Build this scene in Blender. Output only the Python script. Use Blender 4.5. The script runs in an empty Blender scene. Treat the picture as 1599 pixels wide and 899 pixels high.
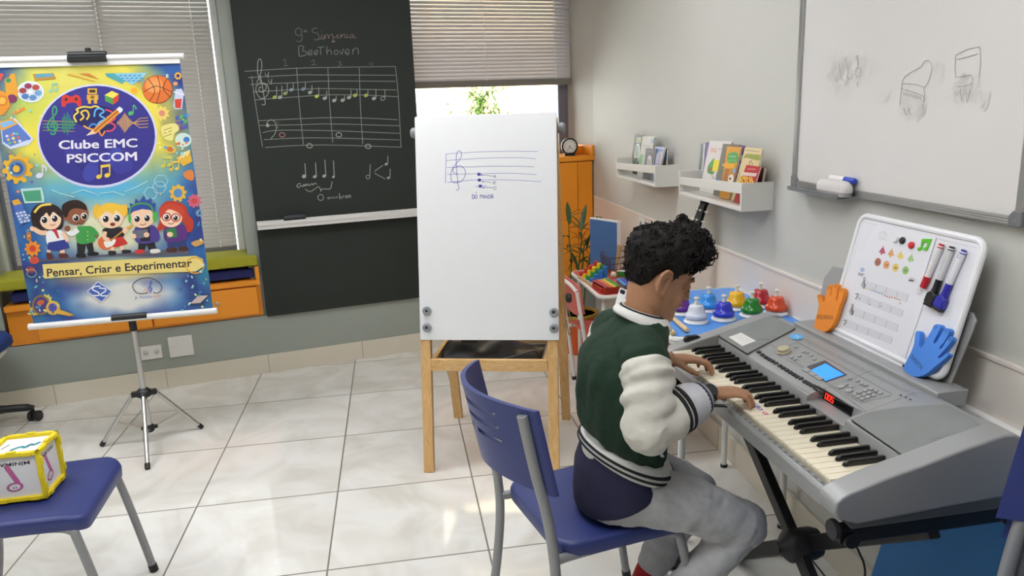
import bpy, bmesh, math, random
import numpy as np
from mathutils import Vector, Matrix
random.seed(7)
PI = math.pi
sc = bpy.context.scene
COL = sc.collection

# ------------------------------------------------------------------ camera, world, exposure
F_PX = 1175.84; IW, IH = 1599.0, 899.0
YAW, PITCH, ROLL = 0.14995424, 0.23478354, 0.0386433
CAM = Vector((0.865031, -2.332349, 1.494945))
def cam_axes():
    cy, sy = math.cos(YAW), math.sin(YAW); cp, sp = math.cos(PITCH), math.sin(PITCH); cr, sr = math.cos(ROLL), math.sin(ROLL)
    f = Vector((sy*cp, cy*cp, -sp)); rt = Vector((cy, -sy, 0)); dn = f.cross(rt)
    return cr*rt + sr*dn, -sr*rt + cr*dn, f
RT, DN, FW = cam_axes()
cd = bpy.data.cameras.new('camera'); cam = bpy.data.objects.new('camera', cd); COL.objects.link(cam)
cd.sensor_width = 36.0; cd.lens = F_PX/IW*36.0; cd.clip_start = 0.02; cd.clip_end = 200
cam.matrix_world = Matrix(((RT.x, -DN.x, -FW.x, CAM.x), (RT.y, -DN.y, -FW.y, CAM.y), (RT.z, -DN.z, -FW.z, CAM.z), (0, 0, 0, 1)))
sc.camera = cam
sc.view_settings.view_transform = 'Standard'; sc.view_settings.look = 'None'; sc.view_settings.gamma = 1.0
sc.view_settings.use_curve_mapping = False
sc.view_settings.exposure = EXPOSURE = 0.0
try: sc.display_settings.display_device = 'sRGB'
except Exception: pass
sc.cycles.max_bounces = 8; sc.cycles.diffuse_bounces = 5; sc.cycles.glossy_bounces = 3; sc.cycles.transparent_max_bounces = 12
sc.cycles.sample_clamp_indirect = 4.0; sc.cycles.caustics_reflective = False; sc.cycles.caustics_refractive = False
sc.cycles.use_denoising = True

W = bpy.data.worlds.new('sky'); sc.world = W; W.use_nodes = True
wn = W.node_tree.nodes; wl = W.node_tree.links
bgn = wn['Background']
tc = wn.new('ShaderNodeTexCoord'); sx = wn.new('ShaderNodeSeparateXYZ'); rp = wn.new('ShaderNodeValToRGB')
wl.new(tc.outputs['Generated'], sx.inputs[0]); wl.new(sx.outputs['Z'], rp.inputs[0])
rp.color_ramp.elements[0].position = 0.0; rp.color_ramp.elements[0].color = (0.9, 0.93, 0.95, 1)
rp.color_ramp.elements[1].position = 0.6; rp.color_ramp.elements[1].color = (0.72, 0.83, 1.0, 1)
wl.new(rp.outputs[0], bgn.inputs[0]); bgn.inputs[1].default_value = SKY_STRENGTH = 12.0
sd = bpy.data.lights.new('sun', 'SUN'); sd.energy = 7.0; sd.angle = math.radians(20); sd.color = (1, 0.96, 0.9)
sun = bpy.data.objects.new('sun', sd); COL.objects.link(sun); sun.rotation_euler = (math.radians(38), 0, math.radians(15))
sun.location = (0, 0, 8)
LAMP_POWER = 10.8          # emission strength of the ceiling panels
LAMP_COLOR = (0.975, 0.985, 1.03)

# ------------------------------------------------------------------ colour and material helpers
def s2l(c):
    return c/12.92 if c <= 0.04045 else ((c+0.055)/1.055)**2.4
def hexc(h):
    h = h.lstrip('#'); return tuple(s2l(int(h[i:i+2], 16)/255.0) for i in (0, 2, 4))
MATS = {}
def mat(name, col, rough=0.5, metal=0.0, var=0.05, vs=6.0, bump=0.0, bs=150.0, coat=0.0, emit=0.0, spec=0.5, trans=0.0, sheen=0.0):
    if name in MATS: return MATS[name]
    m = bpy.data.materials.new(name); m.use_nodes = True
    nt = m.node_tree; b = nt.nodes['Principled BSDF']
    c = hexc(col) if isinstance(col, str) else col
    tcn = nt.nodes.new('ShaderNodeTexCoord')
    if var > 0:
        nz = nt.nodes.new('ShaderNodeTexNoise'); nz.inputs['Scale'].default_value = vs; nz.inputs['Detail'].default_value = 4
        nt.links.new(tcn.outputs['Object'], nz.inputs['Vector'])
        mx = nt.nodes.new('ShaderNodeMix'); mx.data_type = 'RGBA'
        mx.inputs[6].default_value = tuple(max(0, v*(1-var)) for v in c)+(1,); mx.inputs[7].default_value = tuple(min(1, v*(1+var)) for v in c)+(1,)
        nt.links.new(nz.outputs['Fac'], mx.inputs[0]); nt.links.new(mx.outputs[2], b.inputs['Base Color'])
    else:
        b.inputs['Base Color'].default_value = c+(1,)
    b.inputs['Roughness'].default_value = rough; b.inputs['Metallic'].default_value = metal
    b.inputs['Specular IOR Level'].default_value = spec
    if coat: b.inputs['Coat Weight'].default_value = coat; b.inputs['Coat Roughness'].default_value = 0.1
    if sheen: b.inputs['Sheen Weight'].default_value = sheen
    if trans: b.inputs['Transmission Weight'].default_value = trans
    if emit: b.inputs['Emission Color'].default_value = c+(1,); b.inputs['Emission Strength'].default_value = emit
    if bump:
        n2 = nt.nodes.new('ShaderNodeTexNoise'); n2.inputs['Scale'].default_value = bs; n2.inputs['Detail'].default_value = 3
        nt.links.new(tcn.outputs['Object'], n2.inputs['Vector'])
        bp = nt.nodes.new('ShaderNodeBump'); bp.inputs['Strength'].default_value = bump; bp.inputs['Distance'].default_value = 0.002
        nt.links.new(n2.outputs['Fac'], bp.inputs['Height']); nt.links.new(bp.outputs[0], b.inputs['Normal'])
    MATS[name] = m
    return m
def ink(h, rough=0.5):
    return mat('ink_'+h.lstrip('#')+('' if rough == 0.5 else '_%d' % int(rough*100)), h, rough, var=0)

def wood_mat(name, c1, c2, axis='Z', scale=14.0, rough=0.5):
    if name in MATS: return MATS[name]
    m = bpy.data.materials.new(name); m.use_nodes = True; nt = m.node_tree; b = nt.nodes['Principled BSDF']
    t = nt.nodes.new('ShaderNodeTexCoord'); mp = nt.nodes.new('ShaderNodeMapping')
    s = {'X': (0.06, 1, 1), 'Y': (1, 0.06, 1), 'Z': (1, 1, 0.06)}[axis]
    mp.inputs['Scale'].default_value = s
    nz = nt.nodes.new('ShaderNodeTexNoise'); nz.inputs['Scale'].default_value = scale*5; nz.inputs['Detail'].default_value = 5; nz.inputs['Distortion'].default_value = 1.2
    cr = nt.nodes.new('ShaderNodeValToRGB'); cr.color_ramp.elements[0].position = 0.3; cr.color_ramp.elements[1].position = 0.7
    cr.color_ramp.elements[0].color = hexc(c1)+(1,); cr.color_ramp.elements[1].color = hexc(c2)+(1,)
    nt.links.new(t.outputs['Object'], mp.inputs[0]); nt.links.new(mp.outputs[0], nz.inputs['Vector']); nt.links.new(nz.outputs['Fac'], cr.inputs[0])
    nt.links.new(cr.outputs[0], b.inputs['Base Color']); b.inputs['Roughness'].default_value = rough
    MATS[name] = m; return m

# ------------------------------------------------------------------ mesh builder
def cat(pts, n=6, closed=False):
    """Catmull-Rom smoothing of a polyline of tuples."""
    P = [Vector(p) for p in pts]; out = []
    N = len(P); rng = range(N if closed else N-1)
    for i in rng:
        p0 = P[(i-1) % N] if (closed or i > 0) else P[0]; p1 = P[i]; p2 = P[(i+1) % N]; p3 = P[(i+2) % N] if (closed or i+2 < N) else P[N-1]
        for k in range(n):
            t = k/n
            out.append(0.5*((2*p1)+(p2-p0)*t+(2*p0-5*p1+4*p2-p3)*t*t+(3*p1-p0-3*p2+p3)*t**3))
    if not closed: out.append(P[-1])
    return out
class MB:
    def __init__(s, T=None):
        s.v = []; s.f = []; s.m = []; s.T = T or Matrix.Identity(4); s.mi = 0
    def add(s, verts, faces, M=None):
        M = s.T @ M if M is not None else s.T
        o = len(s.v); s.v += [M @ Vector(p) for p in verts]
        for f in faces: s.f.append([i+o for i in f]); s.m.append(s.mi)
        return s
    def bx(s, x0, x1, y0, y1, z0, z1, M=None):
        v = [(x0,y0,z0),(x1,y0,z0),(x1,y1,z0),(x0,y1,z0),(x0,y0,z1),(x1,y0,z1),(x1,y1,z1),(x0,y1,z1)]
        return s.add(v, [(0,3,2,1),(4,5,6,7),(0,1,5,4),(1,2,6,5),(2,3,7,6),(3,0,4,7)], M)
    def bar(s, a, b, w, h, up=(0,0,1)):
        a = Vector(a); b = Vector(b); d = (b-a).normalized(); u = Vector(up)
        sx_ = d.cross(u); sx_ = sx_.normalized() if sx_.length > 1e-5 else Vector((1,0,0)); sz = sx_.cross(d)
        v = []
        for p in (a, b):
            for i, j in ((-1,-1),(1,-1),(1,1),(-1,1)): v.append(p+sx_*i*w/2+sz*j*h/2)
        return s.add(v, [(0,3,2,1),(4,5,6,7),(0,1,5,4),(1,2,6,5),(2,3,7,6),(3,0,4,7)])
    def tube(s, path, r, n=10, closed=False, caps=True, flat=1.0, up=None):
        P = [Vector(p) for p in path]; N = len(P); R = r if isinstance(r, (list, tuple)) else [r]*N
        vs = []; fs = []; nrm = None
        for i in range(N):
            if closed: t = P[(i+1) % N]-P[i-1]
            else: t = P[min(i+1, N-1)]-P[max(i-1, 0)]
            t.normalize()
            if nrm is None:
                a = Vector(up) if up else (Vector((0,0,1)) if abs(t.z) < 0.9 else Vector((1,0,0)))
                nrm = (a-t*a.dot(t)).normalized()
            else:
                nrm = nrm-t*nrm.dot(t)
                nrm = nrm.normalized() if nrm.length > 1e-6 else t.orthogonal().normalized()
            bn = t.cross(nrm)
            for k in range(n):
                a = 2*PI*k/n; vs.append(P[i]+nrm*math.cos(a)*R[i]*flat+bn*math.sin(a)*R[i])
        for i in range(N if closed else N-1):
            j = (i+1) % N
            for k in range(n):
                l = (k+1) % n; fs.append((i*n+k, i*n+l, j*n+l, j*n+k))
        if caps and not closed:
            fs.append(tuple(range(n-1, -1, -1))); fs.append(tuple((N-1)*n+k for k in range(n)))
        return s.add(vs, fs)
    def lathe(s, prof, n=24, M=None):
        vs = []; fs = []; N = len(prof)
        for r, z in prof:
            for k in range(n):
                a = 2*PI*k/n; vs.append((r*math.cos(a), r*math.sin(a), z))
        for i in range(N-1):
            for k in range(n):
                l = (k+1) % n; fs.append((i*n+k, i*n+l, (i+1)*n+l, (i+1)*n+k))
        fs.append(tuple(range(n-1, -1, -1))); fs.append(tuple((N-1)*n+k for k in range(n)))
        return s.add(vs, fs, M)
    def prism(s, poly, d0, d1, M=None):
        """polygon in local XY extruded along local Z from d0 to d1"""
        n = len(poly)
        ar = sum(poly[i][0]*poly[(i+1) % n][1]-poly[(i+1) % n][0]*poly[i][1] for i in range(n))
        if ar < 0: poly = list(reversed(poly))
        vs = [(x, y, d0) for x, y in poly]+[(x, y, d1) for x, y in poly]
        fs = [tuple(range(n-1, -1, -1)), tuple(range(n, 2*n))]+[(i, (i+1) % n, n+(i+1) % n, n+i) for i in range(n)]
        return s.add(vs, fs, M)
    def ball(s, c, r, n=14, m=9, M=None):
        r = r if isinstance(r, (tuple, list)) else (r, r, r)
        vs = [(c[0], c[1], c[2]-r[2])]; fs = []
        for i in range(1, m):
            a = -PI/2+PI*i/m
            for k in range(n):
                b = 2*PI*k/n; vs.append((c[0]+r[0]*math.cos(a)*math.cos(b), c[1]+r[1]*math.cos(a)*math.sin(b), c[2]+r[2]*math.sin(a)))
        vs.append((c[0], c[1], c[2]+r[2])); top = len(vs)-1
        for k in range(n): fs.append((0, 1+(k+1) % n, 1+k))
        for i in range(m-2):
            for k in range(n):
                a = 1+i*n; l = (k+1) % n; fs.append((a+k, a+l, a+n+l, a+n+k))
        a = 1+(m-2)*n
        for k in range(n): fs.append((a+k, a+(k+1) % n, top))
        return s.add(vs, fs, M)
    def loft(s, rings, caps=True):
        n = len(rings[0]); vs = [p for r in rings for p in r]; fs = []
        for i in range(len(rings)-1):
            for k in range(n):
                l = (k+1) % n; fs.append((i*n+k, i*n+l, (i+1)*n+l, (i+1)*n+k))
        if caps: fs.append(tuple(range(n-1, -1, -1))); fs.append(tuple((len(rings)-1)*n+k for k in range(n)))
        return s.add(vs, fs)
    def mesh(s, name, mats, origin=Vector((0,0,0))):
        me = bpy.data.meshes.new(name); me.from_pydata([p-origin for p in s.v], [], s.f)
        for m in (mats if isinstance(mats, (list, tuple)) else [mats]): me.materials.append(m)
        me.polygons.foreach_set('material_index', s.m); me.validate(); me.update(); return me
    def build(s, name, mats, parent=None, smooth=True, bevel=0.0, seg=2, ang=35, sub=0, fix=True):
        o = Vector((0,0,0)); p = parent
        while p is not None: o += p.location; p = p.parent
        if parent is None and s.v:      # origin at the base centre
            xs = [q.x for q in s.v]; ys = [q.y for q in s.v]; zs = [q.z for q in s.v]
            o = Vector(((min(xs)+max(xs))/2, (min(ys)+max(ys))/2, min(zs)))
        me = s.mesh(name, mats, o)
        if fix:
            b = bmesh.new(); b.from_mesh(me); bmesh.ops.recalc_face_normals(b, faces=b.faces); b.to_mesh(me); b.free()
        if smooth:
            me.polygons.foreach_set('use_smooth', [True]*len(me.polygons)); me.set_sharp_from_angle(angle=math.radians(ang))
        ob = bpy.data.objects.new(name, me); COL.objects.link(ob)
        if parent is not None: ob.parent = parent
        else: ob.location = o
        if bevel:
            bm_ = ob.modifiers.new('bevel', 'BEVEL'); bm_.width = bevel; bm_.segments = seg; bm_.limit_method = 'ANGLE'; bm_.angle_limit = math.radians(40)
        if sub:
            sm = ob.modifiers.new('subsurf', 'SUBSURF'); sm.levels = sub; sm.render_levels = sub
        return ob
def tag(o, label=None, cat_=None, group=None, kind=None):
    if label: o['label'] = label
    if cat_: o['category'] = cat_
    if group: o['group'] = group
    if kind: o['kind'] = kind
    return o
def thing(name, label, cat_, loc=(0,0,0), group=None):
    o = bpy.data.objects.new(name, None); COL.objects.link(o); o.location = loc; o.empty_display_size = 0.05
    return tag(o, label, cat_, group)
def structure(o, label=None, cat_=None):
    o['kind'] = 'structure'
    if label: o['label'] = label
    if cat_: o['category'] = cat_
    return o
def copy_tree(o, parent=None):
    c = o.copy(); COL.objects.link(c)
    if parent is not None: c.parent = parent
    for ch in list(o.children): copy_tree(ch, c)
    return c
def frame(o, ex, ey, ez):
    o, ex, ey, ez = Vector(o), Vector(ex), Vector(ey), Vector(ez)
    return Matrix(((ex.x, ey.x, ez.x, o.x), (ex.y, ey.y, ez.y, o.y), (ex.z, ey.z, ez.z, o.z), (0,0,0,1)))
def rrect(x0, x1, y0, y1, r, n=5):
    out = []
    for cx, cy, a0 in ((x1-r, y1-r, 0), (x0+r, y1-r, PI/2), (x0+r, y0+r, PI), (x1-r, y0+r, 1.5*PI)):
        for i in range(n+1):
            a = a0+PI/2*i/n; out.append((cx+r*math.cos(a), cy+r*math.sin(a)))
    return out
_TXT = {}
def text_geo(s, bold=0.0):
    """lettering outlines of a string at size 1, as (verts2d, faces, width)"""
    k = (s, bold)
    if k not in _TXT:
        cu = bpy.data.curves.new('lettering', 'FONT'); cu.body = s; cu.size = 1.0; cu.offset = bold; cu.resolution_u = 3
        ob = bpy.data.objects.new('lettering', cu); COL.objects.link(ob)
        dg = bpy.context.evaluated_depsgraph_get(); me = ob.evaluated_get(dg).to_mesh()
        vs = [(v.co.x, v.co.y) for v in me.vertices]; fs = [tuple(p.vertices) for p in me.polygons]
        ob.evaluated_get(dg).to_mesh_clear(); bpy.data.objects.remove(ob); bpy.data.curves.remove(cu)
        _TXT[k] = (vs, fs, max([v[0] for v in vs] or [0]))
    return _TXT[k]
def ray(px, py):
    return (RT*((px-IW/2)/F_PX)+DN*((py-IH/2)/F_PX)+FW).normalized()
def hit(px, py, P, N):
    d = ray(px, py); P = Vector(P); N = Vector(N)
    return CAM+d*((P-CAM).dot(N)/d.dot(N))
class Art:
    """flat printing or drawing lying on a real surface; a 2-D coordinate map gives the point on that surface"""
    def __init__(s, fmap, normal, step=0.000012, base=0.0003):
        s.fm = fmap; s.n = Vector(normal).normalized(); s.k = 0; s.step = step; s.base = base
        s.v = []; s.f = []; s.m = []; s.cols = []
    def _mi(s, c):
        if c not in s.cols: s.cols.append(c)
        return s.cols.index(c)
    def raw(s, pts, faces, c):
        o = len(s.v); off = s.n*(s.base+s.k*s.step); s.k += 1
        s.v += [Vector(s.fm(*p[:2]))+off for p in pts]; mi = s._mi(c)
        for f in faces: s.f.append([i+o for i in f]); s.m.append(mi)
    def poly(s, pts, c): s.raw(pts, [tuple(range(len(pts)))], c)
    def blob(s, pts, c, n=5): s.poly([(p[0], p[1]) for p in cat([(a, b, 0) for a, b in pts], n, True)], c)
    def ell(s, cx, cy, rx, ry=None, c='#000000', rot=0, n=24, a0=0, a1=2*PI):
        ry = rx if ry is None else ry; cr, sr = math.cos(rot), math.sin(rot); out = []
        full = abs(a1-a0-2*PI) < 1e-6
        for i in range(n if full else n+1):
            a = a0+(a1-a0)*i/n; x, y = rx*math.cos(a), ry*math.sin(a); out.append((cx+x*cr-y*sr, cy+x*sr+y*cr))
        s.poly(out, c)
    def line(s, pts, w, c, smooth=0, closed=False):
        P = [Vector((a, b, 0)) for a, b in pts]
        if smooth: P = cat(P, smooth, closed)
        N = len(P); vs = []; fs = []
        for i in range(N):
            t = (P[(i+1) % N]-P[i-1]) if closed else (P[min(i+1, N-1)]-P[max(i-1, 0)])
            t = t.normalized() if t.length > 1e-9 else Vector((1,0,0)); n = Vector((-t.y, t.x, 0))*w/2
            vs += [P[i]+n, P[i]-n]
        for i in range(N if closed else N-1):
            j = (i+1) % N; fs.append((2*i, 2*i+1, 2*j+1, 2*j))
        s.raw(vs, fs, c)
    def ring(s, cx, cy, rx, ry, w, c, n=24, rot=0):
        cr, sr = math.cos(rot), math.sin(rot)
        s.line([(cx+rx*math.cos(2*PI*i/n)*cr-ry*math.sin(2*PI*i/n)*sr, cy+rx*math.cos(2*PI*i/n)*sr+ry*math.sin(2*PI*i/n)*cr) for i in range(n)], w, c, 0, True)
    def text(s, t, x, y, size, c, dx=(1, 0), dy=None, bold=0.0, align='L', width=None):
        """baseline starts at (x, y); dx is the reading direction, dy the 'up' direction in map units"""
        vs, fs, w = text_geo(t, bold); dx = Vector(dx).normalized(); dy = Vector(dy).normalized() if dy is not None else Vector((dx.y, -dx.x))
        sx_ = size if width is None or w == 0 else width/w
        ox = {'L': 0, 'C': -w/2, 'R': -w}[align]
        s.raw([(x+(a+ox)*sx_*dx.x+b*size*dy.x, y+(a+ox)*sx_*dx.y+b*size*dy.y) for a, b in vs], fs, c)
    def gear(s, cx, cy, r, c, teeth=9, hole=None, hc='#3a62b8', rot=0):
        pts = []
        for i in range(teeth):
            for f, rr in ((0, 0.78), (0.2, 1.0), (0.55, 1.0), (0.75, 0.78)):
                a = rot+2*PI*(i+f)/teeth; pts.append((cx+r*rr*math.cos(a), cy+r*rr*math.sin(a)))
        s.poly(pts, c)
        if hole: s.ell(cx, cy, r*hole, r*hole, hc)
    def build(s, name, parent=None, rough=0.5):
        mb = MB(); mb.v = s.v; mb.f = s.f; mb.m = s.m
        return mb.build(name, [ink(c, rough) for c in s.cols], parent, smooth=False, fix=False)
def clef(A, x, y, h, w, c):
    """treble clef, centre of the bowl at x,y; h total height"""
    k = h/100.0
    P = [(0,0),(8,-8),(4,-18),(-10,-18),(-20,-4),(-14,14),(4,18),(20,10),(22,-8),(10,-24),(-6,-36),(-14,-20+-30),(-6,-66),(4,-74),(10,-62),(4,-44),(0,-20),(4,10),(6,26),(2,34),(-8,32),(-8,24)]
    P = [(0,6),(-8,0),(-6,-10),(4,-14),(14,-4),(12,12),(-2,18),(-18,12),(-20,-6),(-8,-26),(8,-42),(12,-58),(6,-70),(-2,-62),(-2,-44),(2,-10),(6,22),(4,30),(-6,30),(-10,24)]
    A.line([(x+a*k, y+b*k) for a, b in P], w, c, 4)
def note(A, x, y, s, c, lw=None, flag=True):
    A.ell(x, y, s*0.34, s*0.26, c, -0.3, 12)
    A.line([(x+s*0.3, y), (x+s*0.3, y-s)], lw or s*0.12, c)
    if flag: A.line([(x+s*0.3, y-s), (x+s*0.62, y-s*0.72), (x+s*0.6, y-s*0.45)], lw or s*0.14, c, 3)
def notes2(A, x, y, s, c):
    A.ell(x, y, s*0.26, s*0.2, c, -0.3, 12); A.ell(x+s*0.75, y-s*0.12, s*0.26, s*0.2, c, -0.3, 12)
    A.line([(x+s*0.22, y), (x+s*0.22, y-s)], s*0.12, c); A.line([(x+s*0.97, y-s*0.12), (x+s*0.97, y-s*1.12)], s*0.12, c)
    A.line([(x+s*0.16, y-s*0.92), (x+s*1.03, y-s*1.04)], s*0.24, c)
# ================================================================== the setting
XR = 2.20; YB = 2.1471; TH = math.atan(0.214179); ZC = 2.62
TB = Matrix.Translation((0, YB, 0)) @ Matrix.Rotation(TH, 4, 'Z')      # frame of the skewed window side: x along it, y away from the room
NB = Vector((math.sin(TH), -math.cos(TH), 0))                           # its normal, into the room
def bk(x, y, z): return TB @ Vector((x, y, z))

def floor_mat():
    m = bpy.data.materials.new('marbled_floor_tile'); m.use_nodes = True; nt = m.node_tree; N = nt.nodes.new; L = nt.links.new; b = nt.nodes['Principled BSDF']
    t = N('ShaderNodeTexCoord'); sp = N('ShaderNodeSeparateXYZ'); L(t.outputs['Object'], sp.inputs[0])
    def M(op, a, bb=None):
        n = N('ShaderNodeMath'); n.operation = op
        for i, q in enumerate((a, bb)):
            if q is None: continue
            if isinstance(q, (int, float)): n.inputs[i].default_value = q
            else: L(q, n.inputs[i])
        return n.outputs[0]
    ds = []
    for ax in ('X', 'Y'):
        u = M('ADD', M('DIVIDE', sp.outputs[ax], 0.55), 100.0)
        fr = M('FRACT', M('ADD', u, 0.5)); d = M('ABSOLUTE', M('SUBTRACT', fr, 0.5)); ds.append(d)
    dmin = M('MINIMUM', ds[0], ds[1])
    grout = M('LESS_THAN', dmin, 0.0056)
    cell = N('ShaderNodeVectorMath'); cell.operation = 'FLOOR'
    sc_ = N('ShaderNodeVectorMath'); sc_.operation = 'SCALE'; sc_.inputs['Scale'].default_value = 1/0.55; L(t.outputs['Object'], sc_.inputs[0]); L(sc_.outputs[0], cell.inputs[0])
    wnz = N('ShaderNodeTexWhiteNoise'); L(cell.outputs[0], wnz.inputs['Vector'])
    off = N('ShaderNodeVectorMath'); off.operation = 'MULTIPLY_ADD'; L(wnz.outputs['Color'], off.inputs[0]); off.inputs[1].default_value = (9, 9, 9); L(t.outputs['Object'], off.inputs[2])
    n1 = N('ShaderNodeTexNoise'); n1.inputs['Scale'].default_value = 3.2; n1.inputs['Detail'].default_value = 7; n1.inputs['Distortion'].default_value = 1.4; L(off.outputs[0], n1.inputs['Vector'])
    r1 = N('ShaderNodeValToRGB'); e = r1.color_ramp.elements
    e[0].position = 0.34; e[0].color = hexc('d6d3c9')+(1,); e[1].position = 0.62; e[1].color = hexc('e8e7e1')+(1,)
    x = e.new(0.5); x.color = hexc('e1dfd7')+(1,)
    L(n1.outputs['Fac'], r1.inputs[0])
    mx = N('ShaderNodeMix'); mx.data_type = 'RGBA'; L(grout, mx.inputs[0]); L(r1.outputs[0], mx.inputs[6]); mx.inputs[7].default_value = hexc('7c766a')+(1,)
    L(mx.outputs[2], b.inputs['Base Color'])
    rm = N('ShaderNodeMath'); rm.operation = 'MULTIPLY_ADD'; L(grout, rm.inputs[0]); rm.inputs[1].default_value = 0.5; rm.inputs[2].default_value = 0.07; L(rm.outputs[0], b.inputs['Roughness'])
    b.inputs['Specular IOR Level'].default_value = 0.4
    bp = N('ShaderNodeBump'); bp.inputs['Strength'].default_value = 0.5; bp.inputs['Distance'].default_value = 0.002
    L(M('SUBTRACT', 1.0, grout), bp.inputs['Height']); L(bp.outputs[0], b.inputs['Normal'])
    return m
m_wall = mat('greenish_grey_wall_paint', 'c5c4bc', 0.62, var=0.03, vs=2.0, bump=0.05, bs=300)
m_wallb = mat('grey_parapet_paint', '979d94', 0.62, var=0.03, vs=2.0, bump=0.05, bs=300)
m_base = mat('beige_baseboard_tile', 'd6cebd', 0.25, var=0.06, vs=5)
m_wains = mat('cream_wall_tile', 'e0d8ce', 0.3, var=0.03, vs=3)
m_white = mat('white_lacquer', 'e9e8e4', 0.4, var=0.02)
m_ceil = mat('white_ceiling_paint', 'efeeea', 0.8, var=0.02)
m_dark = mat('black_plastic', '17181a', 0.45, var=0.05)
m_alu = mat('brushed_aluminium', 'b4b5b3', 0.35, metal=0.85, var=0.04, vs=30)

mb = MB(); mb.bx(-3.2, 3.2, -4.7, 3.3, -0.1, 0)
structure(mb.build('floor', floor_mat(), smooth=False)).location   # origin is moved below so the tile grid stays put
fl = bpy.data.objects['floor']
for v in fl.data.vertices: v.co += fl.location
fl.location = (0, 0, 0)
mb = MB(); mb.bx(-3.2, 3.2, -4.7, 3.3, ZC, ZC+0.1); structure(mb.build('ceiling', m_ceil, smooth=False))
# window side: parapet below, pilasters, lintel, wall behind the chalkboard
mb = MB(TB)
mb.bx(-2.9, 2.25, 0, 0.5, 0, 0.352)
mb.bx(-2.9, -1.252, 0, 0.5, 0.352, ZC)
mb.bx(-1.252, 2.25, 0.36, 0.5, 0.352, 0.62)
mb.bx(-1.252, 2.25, 0.34, 0.5, 2.42, ZC)
mb.bx(0.0, 1.065, 0.025, 0.5, 0.352, ZC)
structure(mb.build('wall_back', m_wallb, smooth=False))
k = bk(2.25, 0, 0); kk = bk(2.25, 0.55, 0)
mb = MB(); mb.bx(XR, XR+0.15, -4.7, k.y, 0, ZC)
mb.prism([(k.x, k.y), (kk.x, kk.y), (XR+0.15, kk.y), (XR+0.15, k.y)], 0, ZC)
structure(mb.build('wall_right', m_wall, smooth=False))
mb = MB(); mb.bx(-2.9, -2.75, -4.7, 2.2, 0, ZC); structure(mb.build('wall_left', m_wall, smooth=False))
mb = MB(); mb.bx(-2.9, 2.35, -4.7, -4.55, 0, ZC); structure(mb.build('wall_front', m_wall, smooth=False))
mb = MB(TB); mb.bx(-2.9, 2.235, -0.012, 0.0, 0, 0.112)
ob = structure(mb.build('baseboard_back', m_base, smooth=False, bevel=0.002))
mb = MB(TB)
for i in range(-5, 4): mb.bx(0.61+i*0.563-0.0015, 0.61+i*0.563+0.0015, -0.0127, -0.0115, 0, 0.1125)
mb.build('grout_joints', mat('baseboard_grout', '8f8878', 0.8), ob, smooth=False)
mb = MB(); mb.bx(XR-0.013, XR, -4.5, k.y-0.02, 0, 0.112)
ob = structure(mb.build('baseboard_right', m_base, smooth=False, bevel=0.002))
mb = MB()
for i in range(-8, 5): mb.bx(XR-0.0137, XR-0.0125, i*0.55-0.0015, i*0.55+0.0015, 0, 0.1125)
mb.build('grout_joints', mat('baseboard_grout', '8f8878', 0.8), ob, smooth=False)
mb = MB(); mb.bx(XR-0.008, XR, -4.5, k.y-0.01, 0.58, 0.89); mb.bx(XR-0.012, XR, -4.5, k.y-0.01, 0.89, 0.9)
structure(mb.build('trim_1', m_wains, smooth=False, bevel=0.0015))
mb = MB(TB); mb.bx(-0.035, 0.0, 0.3, 0.345, 0.6, 2.42)
structure(mb.build('trim_2', m_white, smooth=False, bevel=0.003))

# windows: grey aluminium frames with clear panes
def pane_mat():
    m = bpy.data.materials.new('clear_window_glass'); m.use_nodes = True; nt = m.node_tree; N = nt.nodes.new; L = nt.links.new
    for n in list(nt.nodes):
        if n.type == 'BSDF_PRINCIPLED': nt.nodes.remove(n)
    o = [n for n in nt.nodes if n.type == 'OUTPUT_MATERIAL'][0]
    tr = N('ShaderNodeBsdfTransparent'); tr.inputs[0].default_value = (0.96, 0.98, 0.97, 1); gl = N('ShaderNodeBsdfGlossy'); gl.inputs['Roughness'].default_value = 0.02
    fr = N('ShaderNodeFresnel'); fr.inputs[0].default_value = 1.45; mx = N('ShaderNodeMixShader')
    L(fr.outputs[0], mx.inputs[0]); L(tr.outputs[0], mx.inputs[1]); L(gl.outputs[0], mx.inputs[2]); L(mx.outputs[0], o.inputs[0]); return m
m_glass = pane_mat(); m_frame = mat('grey_window_aluminium', '82838f', 0.4, metal=0.5, var=0.03)
def window(name, x0, x1, mull):
    mb = MB(TB); z0, z1 = 0.62, 2.42; y0, y1 = 0.385, 0.44
    for a, b in ((x0, x0+0.035), (x1-0.035, x1)): mb.bx(a, b, y0, y1, z0, z1)
    mb.bx(x0+0.035, x1-0.035, y0, y1, z0, z0+0.04); mb.bx(x0+0.035, x1-0.035, y0, y1, z1-0.04, z1)
    for mm in mull: mb.bx(mm-0.02, mm+0.02, y0, y1, z0+0.04, z1-0.04)
    o = structure(mb.build(name, m_frame, smooth=False, bevel=0.002))
    mb = MB(TB); mb.bx(x0+0.03, x1-0.03, 0.41, 0.415, z0+0.03, z1-0.03); mb.build('pane', m_glass, o, smooth=False)
window('window_1', -1.25, -0.002, (-0.62,))
window('window_2', 1.067, 2.248, (2.195,))
mb = MB(TB); mb.bx(1.067, 2.248, 0.2, 0.36, 0.6, 0.63); mb.bx(-1.25, 0, 0.33, 0.36, 0.6, 0.63)
structure(mb.build('trim_3', m_white, smooth=False))

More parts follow.
